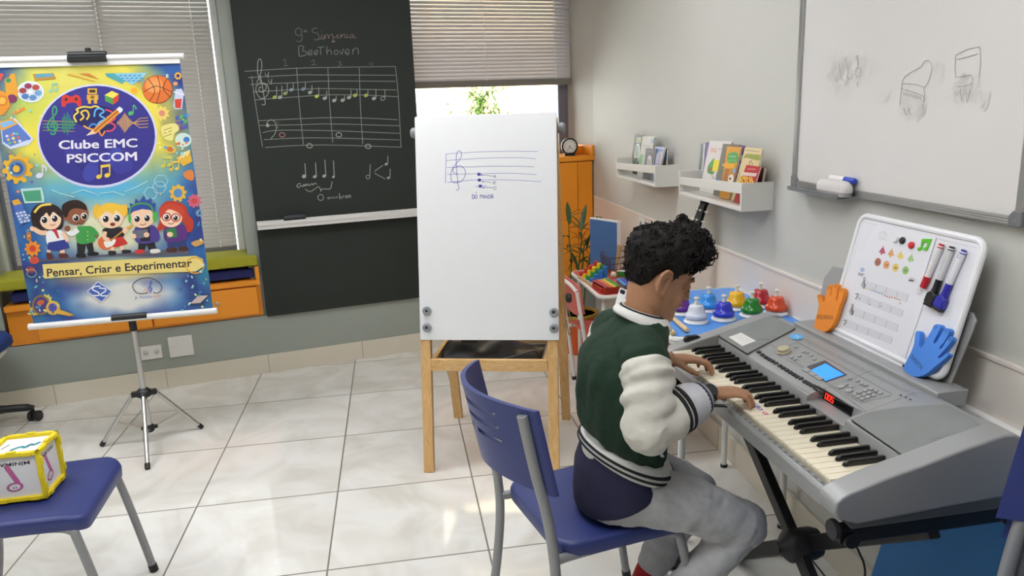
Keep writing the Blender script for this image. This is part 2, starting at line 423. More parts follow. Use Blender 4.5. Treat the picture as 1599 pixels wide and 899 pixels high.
# ceiling lamps
def lamp_mat():
    m = bpy.data.materials.new('lamp_diffuser'); m.use_nodes = True; nt = m.node_tree
    b = nt.nodes['Principled BSDF']; b.inputs['Base Color'].default_value = (0.9, 0.9, 0.9, 1)
    b.inputs['Emission Color'].default_value = LAMP_COLOR+(1,); b.inputs['Emission Strength'].default_value = LAMP_POWER; return m
m_lamp = lamp_mat()
def ceiling_lamp(x, y, lab):
    t = thing('ceiling_lamp', lab, 'ceiling lamp', (x, y, ZC-0.045), 'ceiling panels')
    mb = MB(Matrix.Translation((x, y, 0))); w, h = 0.62, 0.31
    mb.bx(-w, w, -h, h, ZC-0.012, ZC-0.001)
    for a in (-1, 1): mb.bx(-w, w, a*h-0.012, a*h+0.012, ZC-0.045, ZC-0.012); mb.bx(a*w-0.012, a*w+0.012, -h, h, ZC-0.045, ZC-0.012)
    mb.build('frame', m_white, t, smooth=False)
    mb = MB(Matrix.Translation((x, y, 0))); mb.bx(-w+0.013, w-0.013, -h+0.013, h-0.013, ZC-0.036, ZC-0.03); mb.build('diffuser', m_lamp, t, smooth=False)
LAMPS = ((-0.95, -1.5, "ceiling panel nearest the camera on the left"), (0.95, -1.5, "ceiling panel nearest the camera on the right"), (-0.95, 0.6, "ceiling panel by the window on the left"), (0.95, 0.6, "ceiling panel by the window on the right"))
for x, y, lab in LAMPS: ceiling_lamp(x, y, lab)

# outside: the house across the street and the tree before the window
m_ext = mat('white_render', 'e8e6e0', 0.8, var=0.03); m_extc = mat('cream_render', 'dbb987', 0.8, var=0.03)
t = thing('neighbouring_building', 'pale building across the street seen under the right blind', 'building', bk(2.5, 7.5, 0))
mb = MB(TB); mb.bx(-6, 3.1, 7.5, 10, -4, 9); mb.build('facade', m_ext, t, smooth=False)
mb = MB(TB); mb.bx(3.1, 9, 7.0, 10, -4, 9); mb.build('cream_facade', m_extc, t, smooth=False)
mw = mat('dim_house_window', '33363a', 0.3); mwf = mat('pale_window_frame', 'b9b7b2', 0.5)
for x, z in ((1.25, 1.15), (2.7, 1.18), (1.5, 1.75), (2.05, 1.8), (0.3, 1.15), (-1.2, 1.15), (0.3, 2.6), (2.2, 2.7)):
    mb = MB(TB); mb.bx(x, x+0.3, 7.47, 7.5, z-0.28, z+0.12); f = mb.build('window', mwf, t, smooth=False)
    mb = MB(TB)
    for i in range(3): mb.bx(x+0.02+i*0.095, x+0.085+i*0.095, 7.46, 7.475, z-0.26, z+0.1)
    mb.build('window_glass', mw, f, smooth=False)
mb = MB(); mb.bx(-30, 40, 5, 40, -4.1, -4.0); structure(tag(mb.build('street_ground', mat('street_concrete', '9c9890', 0.9), smooth=False), 'pale street outside the window', 'ground'))
m_leafo = mat('sunlit_leaf', '5d7a2c', 0.5, var=0.25, vs=3); m_bark = mat('bark', '5a4636', 0.9, var=0.2)
t = thing('tree', 'small green tree outside behind the top of the easel', 'tree', bk(1.35, 2.2, -3.9))
PT = bk(0, 2.2, 0)
def tp(px, py, dy=0.0): return hit(px, py, bk(0, 2.2+dy, 0), NB)
mb = MB(); b0_ = bk(1.30, 2.2, -3.9)
trunk = [b0_, b0_+Vector((0.05, 0, 2.5)), tp(722, 330), tp(735, 230), tp(750, 165), tp(768, 138), tp(800, 122)]
mb.tube(cat(trunk, 5), [0.06*(1-i/30)**2+0.003 for i in range(31)], 8)
br = [[tp(735, 235), tp(712, 195), tp(697, 168)], [tp(742, 195), tp(760, 178), tp(778, 172)], [tp(752, 162), tp(742, 150), tp(733, 142)], [tp(730, 260), tp(775, 205), tp(800, 178)]]
for b_ in br: mb.tube(cat(b_, 5), [0.006-0.0004*i for i in range(11)], 6)
mb.build('trunk', m_bark, t)
mb = MB(); rr = random.Random(3)
def leaf(mb, p, d, L, w, droop=0.3):
    d = Vector(d).normalized(); s_ = d.cross(Vector((0, 0, 1))); s_ = s_.normalized() if s_.length > 0.01 else Vector((1, 0, 0)); n = s_.cross(d)
    vs = []; N = 5
    for i in range(N+1):
        t_ = i/N; c = Vector(p)+d*L*t_-Vector((0, 0, 1))*droop*L*t_*t_; ww = w*2.1*max(0.0, t_+0.04)**0.55*max(0.0, 1.0-t_)**0.8
        vs += [c-s_*ww/2+n*ww*0.15, c, c+s_*ww/2+n*ww*0.15]
    fs = []
    for i in range(N):
        a = 3*i; fs += [(a, a+1, a+4, a+3), (a+1, a+2, a+5, a+4)]
    mb.add(vs, fs)
for b_ in br+[trunk[3:]]:
    pth = cat(b_, 9)
    for i, p in enumerate(pth):
        for _ in range(7 if b_ is not br[0] else 3):
            a = rr.uniform(0, 2*PI); leaf(mb, p+Vector((rr.gauss(0, .03), rr.gauss(0, .05), rr.gauss(0, .03))), (math.cos(a), math.sin(a)*0.6, rr.uniform(-.5, .7)), rr.uniform(.07, .12), rr.uniform(.014, .024))
for px, py, n in ((745, 170, 60), (758, 160, 30), (735, 182, 40), (775, 135, 30), (708, 180, 20), (770, 182, 25)):
    for _ in range(n):
        a = rr.uniform(0, 2*PI); leaf(mb, tp(px+rr.gauss(0, 9), py+rr.gauss(0, 8), rr.uniform(-.15, .15)), (math.cos(a), math.sin(a)*0.6, rr.uniform(-.6, .6)), rr.uniform(.06, .1), rr.uniform(.014, .022))
mb.build('foliage', m_leafo, t)

# venetian blinds
m_slat = mat('grey_blind_slat', 'b3afa9', 0.45, var=0.02); m_slat2 = mat('pale_blind_slat', 'cdc8c8', 0.45, var=0.02)
m_rail = mat('grey_blind_rail', '77746e', 0.45, var=0.02); m_cord = mat('white_cord', 'f4f2ee', 0.7)
def blind(lab, x0, x1, z0, z1, y, cords, m, tilt):
    t = thing('venetian_blind', lab, 'window blind', bk((x0+x1)/2, y, z0))
    mb = MB(TB); n = int((z1-z0-0.05)/0.0235); ct, st = math.cos(tilt), math.sin(tilt)
    for i in range(n):
        z = z0+0.047+i*0.0235; vs = []
        for xx in (x0, x1):
            for j in range(5):
                u = (j-2)/2*0.0135; c = 0.0022*(1-(u/0.0135)**2)
                vs.append((xx, y+u*ct-c*st, z+u*st+c*ct))
        mb.add(vs, [(j, j+1, j+6, j+5) for j in range(4)])
    mb.build('slats', m, t, fix=False)
    mb = MB(TB); mb.bx(x0, x1, y-0.015, y+0.015, z0-0.006, z0+0.036); mb.build('bottom_rail', m_rail, t, smooth=False, bevel=0.003)
    mb = MB(TB); mb.bx(x0, x1, y-0.02, y+0.02, z1, z1+0.035); mb.build('head_rail', m_rail, t, smooth=False, bevel=0.003)
    for c in cords:
        mb = MB(TB); mb.tube([(c, y-0.014, z0+0.03), (c, y-0.014, z1)], 0.0012, 6); mb.tube([(c, y+0.014, z0+0.03), (c, y+0.014, z1)], 0.0012, 6)
        for i in range(n): mb.bx(c-0.0042, c+0.0042, y-0.0165, y-0.0135, z0+0.045+i*0.0235-0.009, z0+0.045+i*0.0235+0.002)
        mb.build('ladder_cord', m_cord, t, smooth=False)
blind('closed grey venetian blind behind the hanging banner', -1.215, -0.045, 0.70, 2.37, 0.33, (-0.62, -0.14), m_slat, 1.15)
blind('half raised pale venetian blind above the easel', 1.075, 2.235, 1.642, 2.37, 0.31, (1.11, 1.62, 2.12), m_slat2, 1.12)

# ================================================================== chalkboard
m_chalkb = mat('green_chalkboard', '1f2621', 0.7, var=0.18, vs=3.5)
m_tray = mat('white_ledge', 'dcdad6', 0.4, var=0.02)
t = thing('chalkboard', 'tall dark green chalkboard panel covered in chalk music notation', 'chalkboard', bk(0.56, -0.01, 0.35))
mb = MB(TB); mb.bx(0.0685, 1.0555, -0.02, 0.02, 0.348, 2.32); mb.build('panel', m_chalkb, t, smooth=False, bevel=0.002)
mb = MB(TB); mb.bx(0.0705, 1.0535, -0.075, -0.021, 0.885, 0.895); mb.bx(0.0705, 1.0535, -0.075, -0.069, 0.871, 0.912); mb.bx(0.0705, 1.0535, -0.027, -0.021, 0.871, 0.915)
mb.build('chalk_ledge', m_tray, t, smooth=False, bevel=0.002)
PB0 = bk(0, -0.02, 0)
A = Art(lambda x, y: hit(x, y, PB0, NB), NB)
WC = '#a3a8a2'; W2 = '#8b918b'
def c1(pts): return [(380+a/5.288, 80+b/5.288) for a, b in pts]
def c2(pts): return [(440+a/9.994, 30+b/9.994) for a, b in pts]
def c3(pts): return [(440+a/7.995, 230+b/7.995) for a, b in pts]
for pts in ([(10,166),(440,140),(830,132),(1255,126)], [(38,218),(440,196),(700,196),(1258,198)], [(58,275),(440,258),(700,246),(1255,248)], [(78,335),(440,316),(640,308),(900,312),(1265,320)], [(95,402),(440,376),(700,360),(1000,362),(1280,376)],
            [(125,574),(480,556),(730,548),(1000,552),(1275,565)], [(135,612),(480,606),(730,600),(1290,615)], [(160,672),(300,652),(730,656),(1290,678)], [(168,730),(450,716),(730,716),(1290,732)], [(180,795),(400,780),(730,774),(1305,792)]):
    A.line(c1(pts), 1.0, W2, 5)
for pts in ([(68,205),(95,400),(125,590),(158,790)], [(440,134),(460,420),(496,770)], [(697,134),(712,420),(738,755)], [(957,136),(965,420),(986,765)], [(1255,126),(1280,380),(1302,792)]):
    A.line(c1(pts), 1.0, W2, 4)
A.line(c1([(150,300),(132,296),(132,326),(160,336),(190,300),(170,268),(130,264),(104,300),(112,350),(146,390),(192,370),(210,320),(190,272),(150,262)]), 1.0, WC, 4)
A.line(c1([(150,262),(120,190),(118,110),(128,66),(148,76),(152,130),(138,200),(108,262)]), 1.0, WC, 4)
A.line(c1([(140,200),(156,280),(172,380),(180,420),(176,442),(152,440)]), 1.0, WC, 4)
for ox, oy in ((180,178), (208,232)): A.line(c1([(ox,oy),(ox+2,oy+22),(ox+24,oy+20)]), 0.9, WC); A.line(c1([(ox+28,oy-6),(ox+22,oy+42)]), 0.9, WC)
for x, y, c, top in ((258,380,'#b0b45a',290), (302,380,WC,285), (346,348,'#9aa070',265), (396,318,'#8b97a6',262), (495,312,'#7f8ba3',258), (550,340,WC,280), (606,372,'#c2c65a',298), (672,388,WC,325), (750,406,WC,368), (820,404,WC,364), (872,382,WC,318), (922,364,'#b0b45a',316), (1012,364,'#b0b45a',318), (1078,390,WC,312)):
    p = c1([(x, y)])[0]; A.ell(p[0], p[1], 3.4, 2.7, c, -0.4, 14); A.line(c1([(x+17, y), (x+16, top)]), 0.9, WC)
p = c1([(1152, 390)])[0]; A.ring(p[0], p[1], 3.6, 2.6, 1.0, WC, 14, -0.4); A.line(c1([(1170, 390), (1168, 320)]), 0.9, WC)
for x, y, c in ((320,690,'#c07a82'), (788,690,WC), (546,780,WC), (1030,785,WC)): p = c1([(x, y)])[0]; A.ring(p[0], p[1], 4.4, 3.4, 1.2, c, 16, 0.1)
A.line(c1([(202,612),(196,590),(225,566),(262,585),(272,640),(255,690),(225,720)]), 1.0, WC, 4); p = c1([(200, 612)])[0]; A.ell(p[0], p[1], 2.6, 2.8, WC)
for y in (588, 630): p = c1([(285, y)])[0]; A.ell(p[0], p[1], .7, .7, WC)
for i, s_ in enumerate((([(330,80),(345,66),(350,120)], [(332,122),(370,118)]), ([(560,90),(575,72),(590,90),(572,112),(562,112)], [(562,112),(604,112)]), ([(780,88),(805,88),(795,104),(812,112),(790,122),(778,118)],), ([(1040,92),(1045,108),(1068,104)], [(1066,88),(1064,120)]))):
    for q_ in s_: A.line(c1(q_), 0.8, '#6d736d', 3)
WT = '#777b74'
for pts in ([(300,240),(260,258),(215,225),(212,175),(250,140),(300,160),(308,230),(316,290),(300,340),(268,350),(232,335)], [(345,190),(360,170),(380,180),(378,195),(350,195)], [(340,197),(398,195)],
            [(552,142),(500,142),(472,175),(490,205),(550,220),(578,262),(570,310),(520,325),(512,300)]): A.line(c2(pts), 0.9, WT, 4)
for pts in ([(570,320),(612,300),(625,235),(622,300),(650,310),(672,240),(668,310),(690,250),(722,240),(728,300)],):
    A.line(c2(pts), 0.9, '#84726f', 4)
for pts in ([(728,300),(752,250),(790,235),(800,300),(805,350),(790,345)], [(775,345),(830,340),(805,362),(775,345)], [(800,290),(850,270),(880,235),(860,290),(900,290),(930,230),(930,290),(960,235),(985,240),(985,285),(1012,280),(1020,235),(1020,285),(1055,280)], [(1120,245),(1080,240),(1065,280),(1100,290),(1122,245),(1122,285),(1165,285)]): A.line(c2(pts), 0.9, '#8d7678', 4)
p = c2([(630,190)])[0]; A.ell(p[0], p[1], .6, .6, WT)
for pts in ([(262,440),(270,575)], [(255,430),(300,412),(345,440),(320,490),(385,510),(380,550),(320,575),(270,578)], [(405,530),(460,525),(470,490),(430,490),(410,530),(430,560),(480,545)], [(500,530),(550,525),(560,490),(525,490),(505,530),(525,555),(560,540)], [(560,440),(660,430)], [(605,440),(608,555)], [(702,425),(705,555)], [(705,520),(740,480),(770,500),(775,555)], [(850,480),(820,500),(825,545),(865,545),(880,500),(850,480)], [(905,490),(935,550),(960,460)], [(990,525),(1045,515),(1040,470),(1000,480),(990,525),(1020,555),(1062,535)], [(1105,465),(1110,550)], [(1108,500),(1150,450),(1190,470),(1195,550)]): A.line(c2(pts), 1.0, '#858a84', 3)
for x, y, r, top, tx in ((278,362,3.4,200,288), (410,366,2.8,188,420), (528,358,2.9,155,538), (645,368,2.2,165,645)):
    p = c3([(x, y)])[0]; A.ell(p[0], p[1], r, r*.85, WC, -.4, 14); A.line(c3([(x+22 if x != 645 else 655, y), (tx, top)]), 1.2, WC)
p = c3([(1075, 370)])[0]; A.ring(p[0], p[1], 3.0, 3.0, 0.9, WC, 14); A.line(c3([(1098, 370), (1104, 212)]), 1.0, WC)
A.line(c3([(1265,222),(1155,300)]), 1.0, WC); A.line(c3([(1155,322),(1292,395)]), 1.0, WC)
for x, y, top in ((1302,210,105), (1330,380,268)): p = c3([(x, y)])[0]; A.ell(p[0], p[1], 2.4, 2.1, WC, -.4, 12); A.line(c3([(x+20, y), (x+22, top)]), 1.0, WC)
for pts in ([(240,450),(200,458),(190,490),(215,500),(235,475),(262,490),(275,460),(285,485),(300,455),(315,480),(330,455),(350,478),(375,450),(390,472),(410,445),(440,462)], [(292,520),(350,552),(410,520),(460,490),(485,530),(488,550),(500,520),(560,520),(605,515),(620,470),(628,425)]): A.line(c3(pts), 1.0, WC, 4)
p = c3([(485, 625)])[0]; A.ring(p[0], p[1], 4.4, 4.6, 1.0, WC, 18)
for pts in ([(565,630),(600,620),(585,645),(570,640)], [(600,640),(620,618),(640,640),(655,612),(670,636),(690,610),(695,635)], [(718,570),(722,640)], [(722,615),(745,612),(742,635),(724,640)], [(760,635),(765,605),(785,605)], [(795,635),(798,605),(812,602),(812,615),(798,620),(822,630)], [(815,595),(830,630),(842,592)], [(862,595),(848,595),(848,625),(866,622)], [(848,610),(860,608)]): A.line(c3(pts), 0.9, WC)
A.build('chalk_drawing', t, 0.9)
def onledge(px, py): return hit(px, py, bk(0, -0.048, 0), NB)
p = TB.inverted() @ onledge(460, 338)
e = thing('chalkboard_eraser', 'dark felt eraser at the left end of the chalk ledge', 'eraser', bk(p.x, -0.048, 0.896))
mb = MB(TB); mb.bx(p.x-0.062, p.x+0.062, -0.067, -0.03, 0.8962, 0.915); mb.build('felt', mat('black_felt', '151618', 0.95), e, bevel=0.003)
mb = MB(TB); mb.bx(p.x-0.06, p.x+0.06, -0.066, -0.031, 0.9155, 0.938); mb.build('grip', mat('dark_grey_plastic', '34363b', 0.5), e, bevel=0.006)
for px, c, lab, ln in ((506, 'c2474a', 'red chalk stick on the chalkboard ledge', 0.075), (530, 'd9c443', 'yellow chalk stick on the chalkboard ledge', 0.08), (580, 'e4e3df', 'white chalk stick in the middle of the ledge', 0.07), (607, 'e4e3df', 'white chalk stick nearest the right end of the ledge', 0.06)):
    p = TB.inverted() @ onledge(px, 330); mb = MB(TB)
    mb.tube([(p.x-ln/2, -0.06, 0.9025), (p.x+ln/2, -0.06, 0.9025)], 0.0065, 10)
    tag(mb.build('chalk_stick', mat('chalk_'+c, c, 0.95)), lab, 'chalk', 'chalk sticks on the ledge')

# ================================================================== orange bench with cushions, orange cabinet
m_or = mat('orange_laminate', 'ec9420', 0.42, var=0.03, vs=3); m_or2 = mat('orange_laminate_dark', 'db871e', 0.42, var=0.03)
t = thing('bench', 'long orange storage bench under the left window', 'bench', bk(-0.6, 0.15, 0.356))
mb = MB(TB); mb.bx(-1.235, 0.052, 0.0, 0.33, 0.356, 0.545); mb.build('carcass', m_or2, t, smooth=False, bevel=0.002)
mb = MB(TB); mb.bx(-1.235, 0.052, -0.022, 0.33, 0.5455, 0.575); mb.build('seat_board', m_or, t, smooth=False, bevel=0.002)
mb = MB(TB); mb.bx(0.03, 0.052, -0.02, 0.33, 0.5755, 0.655); mb.build('end_panel', m_or, t, smooth=False, bevel=0.002)
for a, b in ((-1.1, -0.545), (-0.535, 0.028)):
    mb = MB(TB); mb.bx(a, b, -0.02, -0.001, 0.372, 0.535); d = mb.build('flap_door', m_or, t, smooth=False, bevel=0.002)
    c = TB @ Matrix.Translation(((a+b)/2+0.06, -0.021, 0.46)) @ Matrix.Rotation(PI/2, 4, 'X')
    mb = MB(c); mb.lathe([(0.011, -0.001), (0.011, 0.003), (0.009, 0.0045)], 16); mb.build('lock', m_alu, d)
def cushion(lab, x0, x1, y0, y1, z0, z1, m, sag=0.0):
    vs = []; nx, ny = 24, 8; mb = MB(TB)
    def pt(i, j, top):
        u = i/nx; v = j/ny; x = x0+(x1-x0)*u; y = y0+(y1-y0)*v
        e_ = min(1, min(u, 1-u)*nx/1.6)*min(1, min(v, 1-v)*ny/1.6); b_ = e_**0.5
        zm = (z0+z1)/2; h = (z1-z0)/2
        return (x, y, zm+(1 if top else -1)*h*(0.72+0.28*b_)+0.003*math.sin(9*u+3*v))
    for top in (1, 0):
        for i in range(nx+1):
            for j in range(ny+1): vs.append(pt(i, j, top))
    o = (nx+1)*(ny+1); fs = []
    for i in range(nx):
        for j in range(ny):
            a = i*(ny+1)+j; fs.append((a, a+ny+1, a+ny+2, a+1)); fs.append((o+a, o+a+1, o+a+ny+2, o+a+ny+1))
    for i in range(nx):
        a = i*(ny+1); fs.append((a, o+a, o+a+ny+1, a+ny+1)); a += ny; fs.append((a, a+ny+1, o+a+ny+1, o+a))
    for j in range(ny): fs.append((j, j+1, o+j+1, o+j)); a = nx*(ny+1)+j; fs.append((a, o+a, o+a+1, a+1))
    mb.add(vs, fs); return tag(mb.build('seat_cushion', m, bevel=0.008, seg=3, ang=80), lab, 'cushion')
cushion('navy blue seat cushion lying directly on the orange bench', -1.2, 0.022, 0.004, 0.29, 0.577, 0.648, mat('navy_cushion_fabric', '1c2260', 0.8, var=0.1, vs=40, bump=0.3, bs=500))
cushion('olive yellow seat cushion on top of the navy one', -1.32, 0.05, -0.03, 0.29, 0.65, 0.725, mat('olive_cushion_fabric', '9c9a20', 0.8, var=0.1, vs=40, bump=0.3, bs=500))

t = thing('cabinet', 'tall orange cabinet behind the easel under the right window', 'cabinet', bk(1.65, 0.1, 0.356))
mb = MB(TB); mb.bx(1.06, 2.235, 0.005, 0.34, 0.356, 1.135); mb.build('carcass', m_or2, t, smooth=False, bevel=0.002)
mb = MB(TB); mb.bx(1.06, 2.245, -0.02, 0.34, 1.136, 1.168); mb.build('top_board', m_or, t, smooth=False, bevel=0.002)
mb = MB(TB); mb.bx(2.225, 2.245, -0.018, 0.33, 1.169, 1.235); mb.bx(2.12, 2.2245, 0.12, 0.14, 1.169, 1.225); mb.build('upstand', m_or, t, smooth=False, bevel=0.002)
for a, b in ((1.065, 1.445), (1.452, 1.84), (1.847, 2.12)):
    mb = MB(TB); mb.bx(a, b, -0.014, 0.004, 0.36, 1.13); mb.build('door', m_or, t, smooth=False, bevel=0.002)
mb = MB(TB); mb.bx(2.126, 2.235, -0.006, 0.004, 0.36, 1.13); mb.build('filler_panel', m_or, t, smooth=False, bevel=0.002)

# alarm clock on the cabinet
ck = TB.inverted() @ hit(889, 224, bk(0, 0.06, 0), NB)
CK = TB @ Matrix.Translation((ck.x, 0.06, 1.1685)) @ Matrix.Rotation(-0.25, 4, 'Z')
t = thing('alarm_clock', 'round black alarm clock on the orange cabinet', 'clock', CK.translation)
FC = CK @ Matrix.Translation((0, 0, 0.062)) @ Matrix.Rotation(PI/2, 4, 'X')
mb = MB(FC); mb.lathe([(0.05, -0.02), (0.056, -0.012), (0.056, 0.012), (0.05, 0.02), (0.046, 0.0195), (0.045, 0.014), (0.0, 0.0138)][::1], 32); mb.build('case', m_dark, t)
mb = MB(CK); mb.bx(-0.035, 0.035, -0.018, 0.018, 0, 0.022); mb.build('foot', m_dark, t, bevel=0.004)
mb = MB(FC); mb.lathe([(0.044, 0.0142), (0.044, 0.0152), (0.0, 0.0153)], 32); d = mb.build('dial', mat('clock_dial', 'e3e2dd', 0.4), t)
mb = MB(FC)
for i in range(12):
    a = 2*PI*i/12; mb.bx(-0.0018, 0.0018, 0.031, 0.039, 0.0154, 0.0158, Matrix.Rotation(a, 4, 'Z'))
mb.bx(-0.0018, 0.0018, -0.006, 0.026, 0.0158, 0.0164, Matrix.Rotation(-2.5, 4, 'Z')); mb.bx(-0.0013, 0.0013, -0.006, 0.036, 0.0164, 0.0168, Matrix.Rotation(2.6, 4, 'Z'))
mb.build('hands', ink('#202124'), d, smooth=False)

# sockets and switch plates
m_pl = mat('white_socket_plastic', 'dddcd6', 0.4, var=0.01)
def plate(lab, T, w, h, kind):
    t = thing('wall_plate', lab, 'socket' if kind != 'switch' else 'switch', T.translation)
    mb = MB(T); mb.prism(rrect(-w/2, w/2, -h/2, h/2, 0.004), 0.0002, 0.009); mb.build('cover', m_pl, t, bevel=0.002)
    if kind == 'socket':
        for sx_ in (-0.028, 0.028):
            mb = MB(T @ Matrix.Translation((sx_, 0, 0))); hx = [(0.016*math.cos(PI/3*i+PI/2), 0.02*math.sin(PI/3*i+PI/2)) for i in range(6)]
            mb.prism(hx, 0.0092, 0.0108); s_ = mb.build('outlet', mat('socket_insert', 'c9c8c2', 0.4), t, bevel=0.001)
            mb = MB(T @ Matrix.Translation((sx_, 0, 0)))
            for dx, dy in ((-0.008, 0), (0.008, 0), (0, -0.006)): mb.lathe([(0.0026, 0.011), (0.0026, 0.0113)], 10, Matrix.Translation((dx, dy, 0)))
            mb.build('holes', m_dark, s_)
    elif kind == 'switch':
        mb = MB(T); mb.bx(-0.045, 0.012, -0.012, 0.012, 0.0092, 0.0125); mb.build('rocker', m_pl, t, bevel=0.001)
    else:
        mb = MB(T); mb.bx(-0.02, 0.02, -0.03, 0.03, 0.0092, 0.011); mb.build('insert', m_pl, t, bevel=0.001)
exb = TB.to_3x3() @ Vector((1, 0, 0))
plate('white double socket plate low on the grey wall behind the tripod', frame(bk(-0.575, 0, 0.222), exb, (0, 0, 1), NB), 0.112, 0.078, 'socket')
plate('square white switch plate right of the double socket', frame(bk(-0.418, 0, 0.235), exb, (0, 0, 1), NB), 0.128, 0.12, 'switch')
pw = hit(1003, 350, (XR-0.008, 0, 0), (1, 0, 0))
plate('white wall plate on the cream wall tile behind the pink table', frame(pw, (0, -1, 0), (0, 0, 1), (-1, 0, 0)), 0.11, 0.075, 'blank')
# ================================================================== hanging banner on its tripod stand
AB = 0.06
TBAN = Matrix.Translation((-0.37, 1.252, 0)) @ Matrix.Rotation(AB, 4, 'Z'); NBAN = Vector((math.sin(AB), -math.cos(AB), 0))
t = thing('banner', 'colourful printed club banner hanging between white rails', 'banner', TBAN @ Vector((0, -0.03, 0.61)))
X0, X1, Z0, Z1 = -0.397, 0.362, 0.635, 1.735
nx, nz = 80, 120; vs = []; fs = []; cols = []
rr = random.Random(11)
NG = [[rr.random() for _ in range(40)] for _ in range(40)]
def vnoise(x, y):
    i, j = int(math.floor(x)), int(math.floor(y)); u, v = x-i, y-j; u = u*u*(3-2*u); v = v*v*(3-2*v)
    g = lambda a, b: NG[a % 40][b % 40]
    return (g(i, j)*(1-u)+g(i+1, j)*u)*(1-v)+(g(i, j+1)*(1-u)+g(i+1, j+1)*u)*v
def mixc(a, b, k): k = max(0, min(1, k)); return tuple(a[q]*(1-k)+b[q]*k for q in range(3))
def poster_col(u, v):       # u right, v down, both 0..1
    P = lambda q: max(0.0, q)
    n = vnoise(u*9, v*13)*0.6+vnoise(u*22+5, v*31)*0.4; e_ = abs(u-0.5)
    c = mixc((0.17, 0.17, 0.46), (0.16, 0.40, 0.66), n*1.5-0.1)
    d = math.hypot((u-0.5)/0.42, (v-0.255)/0.27)
    c = mixc(c, (0.90, 0.84, 0.30), P(1.32-d)*3.0*P(1-v*1.1)*(0.6+0.8*n))
    if v < 0.12: c = mixc(c, (0.80, 0.78, 0.42), 0.7*P(1-abs(u-0.42)*2.8))
    c = mixc(c, (0.52, 0.72, 0.40), P(1-abs(v-0.12)/0.12)*P(1-abs(u-0.16)*5)*0.6)
    c = mixc(c, (0.36, 0.70, 0.84), P(1-abs(v-0.46)/0.15)*P(1.25-e_*2.0)*(0.6+0.8*n))
    c = mixc(c, (0.88, 0.88, 0.74), P(1-abs(v-0.64)/0.14)*1.9*P(1.1-e_*2.7))
    c = mixc(c, (0.92, 0.83, 0.50), P(1-abs(v-0.805)/0.06)*1.5*P(1.25-abs(u-0.52)*2.7))
    c = mixc(c, (0.86, 0.86, 0.84), P(1-abs(v-0.915)/0.095)*2.0*P(1.05-abs(u-0.52)*2.9)*(0.75+0.5*n))
    if v > 0.8: c = mixc(c, (0.22, 0.52, 0.56), P(e_-0.30)*4*n)
    return tuple(s2l(max(0, min(1, q))) for q in c)
for i in range(nx+1):
    for j in range(nz+1):
        u, v = i/nx, j/nz; vs.append(TBAN @ Vector((X0+(X1-X0)*u, -0.03, Z1+(Z0-Z1)*v))); cols.append(poster_col(u, v)+(1,))
for i in range(nx):
    for j in range(nz): a = i*(nz+1)+j; fs.append((a, a+1, a+nz+2, a+nz+1))
n0 = len(vs); vs += [TBAN @ Vector(p) for p in ((X0, -0.0285, Z1), (X1, -0.0285, Z1), (X1, -0.0285, Z0), (X0, -0.0285, Z0))]; fs.append((n0, n0+1, n0+2, n0+3)); cols += [(0.8, 0.8, 0.8, 1)]*4
mb = MB(); mb.v = vs; mb.f = fs; mb.m = [0]*len(fs)
pm = bpy.data.materials.new('banner_print'); pm.use_nodes = True; b_ = pm.node_tree.nodes['Principled BSDF']; an = pm.node_tree.nodes.new('ShaderNodeAttribute'); an.attribute_name = 'print'
pm.node_tree.links.new(an.outputs['Color'], b_.inputs['Base Color']); b_.inputs['Roughness'].default_value = 0.55
sheet = mb.build('sheet', pm, t, smooth=False, fix=False)
ca = sheet.data.color_attributes.new('print', 'FLOAT_COLOR', 'POINT')
for i, c in enumerate(cols): ca.data[i].color = c
mb = MB(TBAN); mb.tube([(-0.418, -0.028, 0.626), (0.378, -0.028, 0.626)], 0.0145, 14); mb.build('bottom_rail', m_white, t)
mb = MB(TBAN); mb.bx(-0.43, 0.362, -0.036, -0.024, 1.735, 1.765); mb.tube([(-0.43, -0.03, 1.765), (0.382, -0.03, 1.765)], 0.0125, 14); mb.build('top_rail', m_white, t)
PBn = TBAN @ Vector((0, -0.0301, 0))
A = Art(lambda x, y: hit(x, y, PBn, NBAN), NBAN, 0.00001, 0.0002)
class Sub:      # the same artwork drawn in other map coordinates
    def __init__(s, A, f, k): s.A = A; s.f = f; s.k = k; s.cols = A.cols
    def poly(s, p, c): s.A.poly([s.f(*q) for q in p], c)
    def raw(s, p, fc, c): s.A.raw([s.f(*q[:2]) for q in p], fc, c)
for nm in ('blob', 'ell', 'line', 'ring', 'text', 'gear'): setattr(Sub, nm, getattr(Art, nm))
B1 = Sub(A, lambda x, y: (x/3.597, 60+y/3.597), 1); B2 = Sub(A, lambda x, y: (x/3.597, 290+y/3.597), 1)
# upper part: the round emblem and the things round it
B1.ell(545, 548, 338, 292, '#cfd0ea', 0.02, 48); B1.ell(545, 546, 326, 280, '#332f86', 0.02, 48)
for k in range(7): B1.ell(420+k*45, 640+((k*53) % 120), 60, 40, ('#3a3a96', '#2e2a7c', '#3f44a2')[k % 3], k, 16)
for y in (462, 480, 498, 516): B1.line([(240, y), (420, y+6)], 4, ('#9a8a4a', '#c98a4a', '#8a9a4a', '#5a9a6a')[int(y/18) % 4])
clef(B1, 300, 490, 155, 9, '#3e9a63')
for i in range(9): h = (70, 110, 84, 130, 98, 60, 42, 26, 14)[i]; B1.line([(352+i*9, 478-h/2), (352+i*9, 478+h/2)], 5, '#2f8f5a')
for i in range(12): h = (14, 26, 44, 64, 88, 112, 94, 74, 52, 36, 20, 10)[i]; B1.line([(660+i*8, 474-h/2), (660+i*8, 474+h/2)], 4.5, '#d9a94a')
for s_ in (-26, -10, 8, 26): B1.line([(750, 475), (785, 475+s_), (832, 475+s_-4)], 4, '#d0a24a')
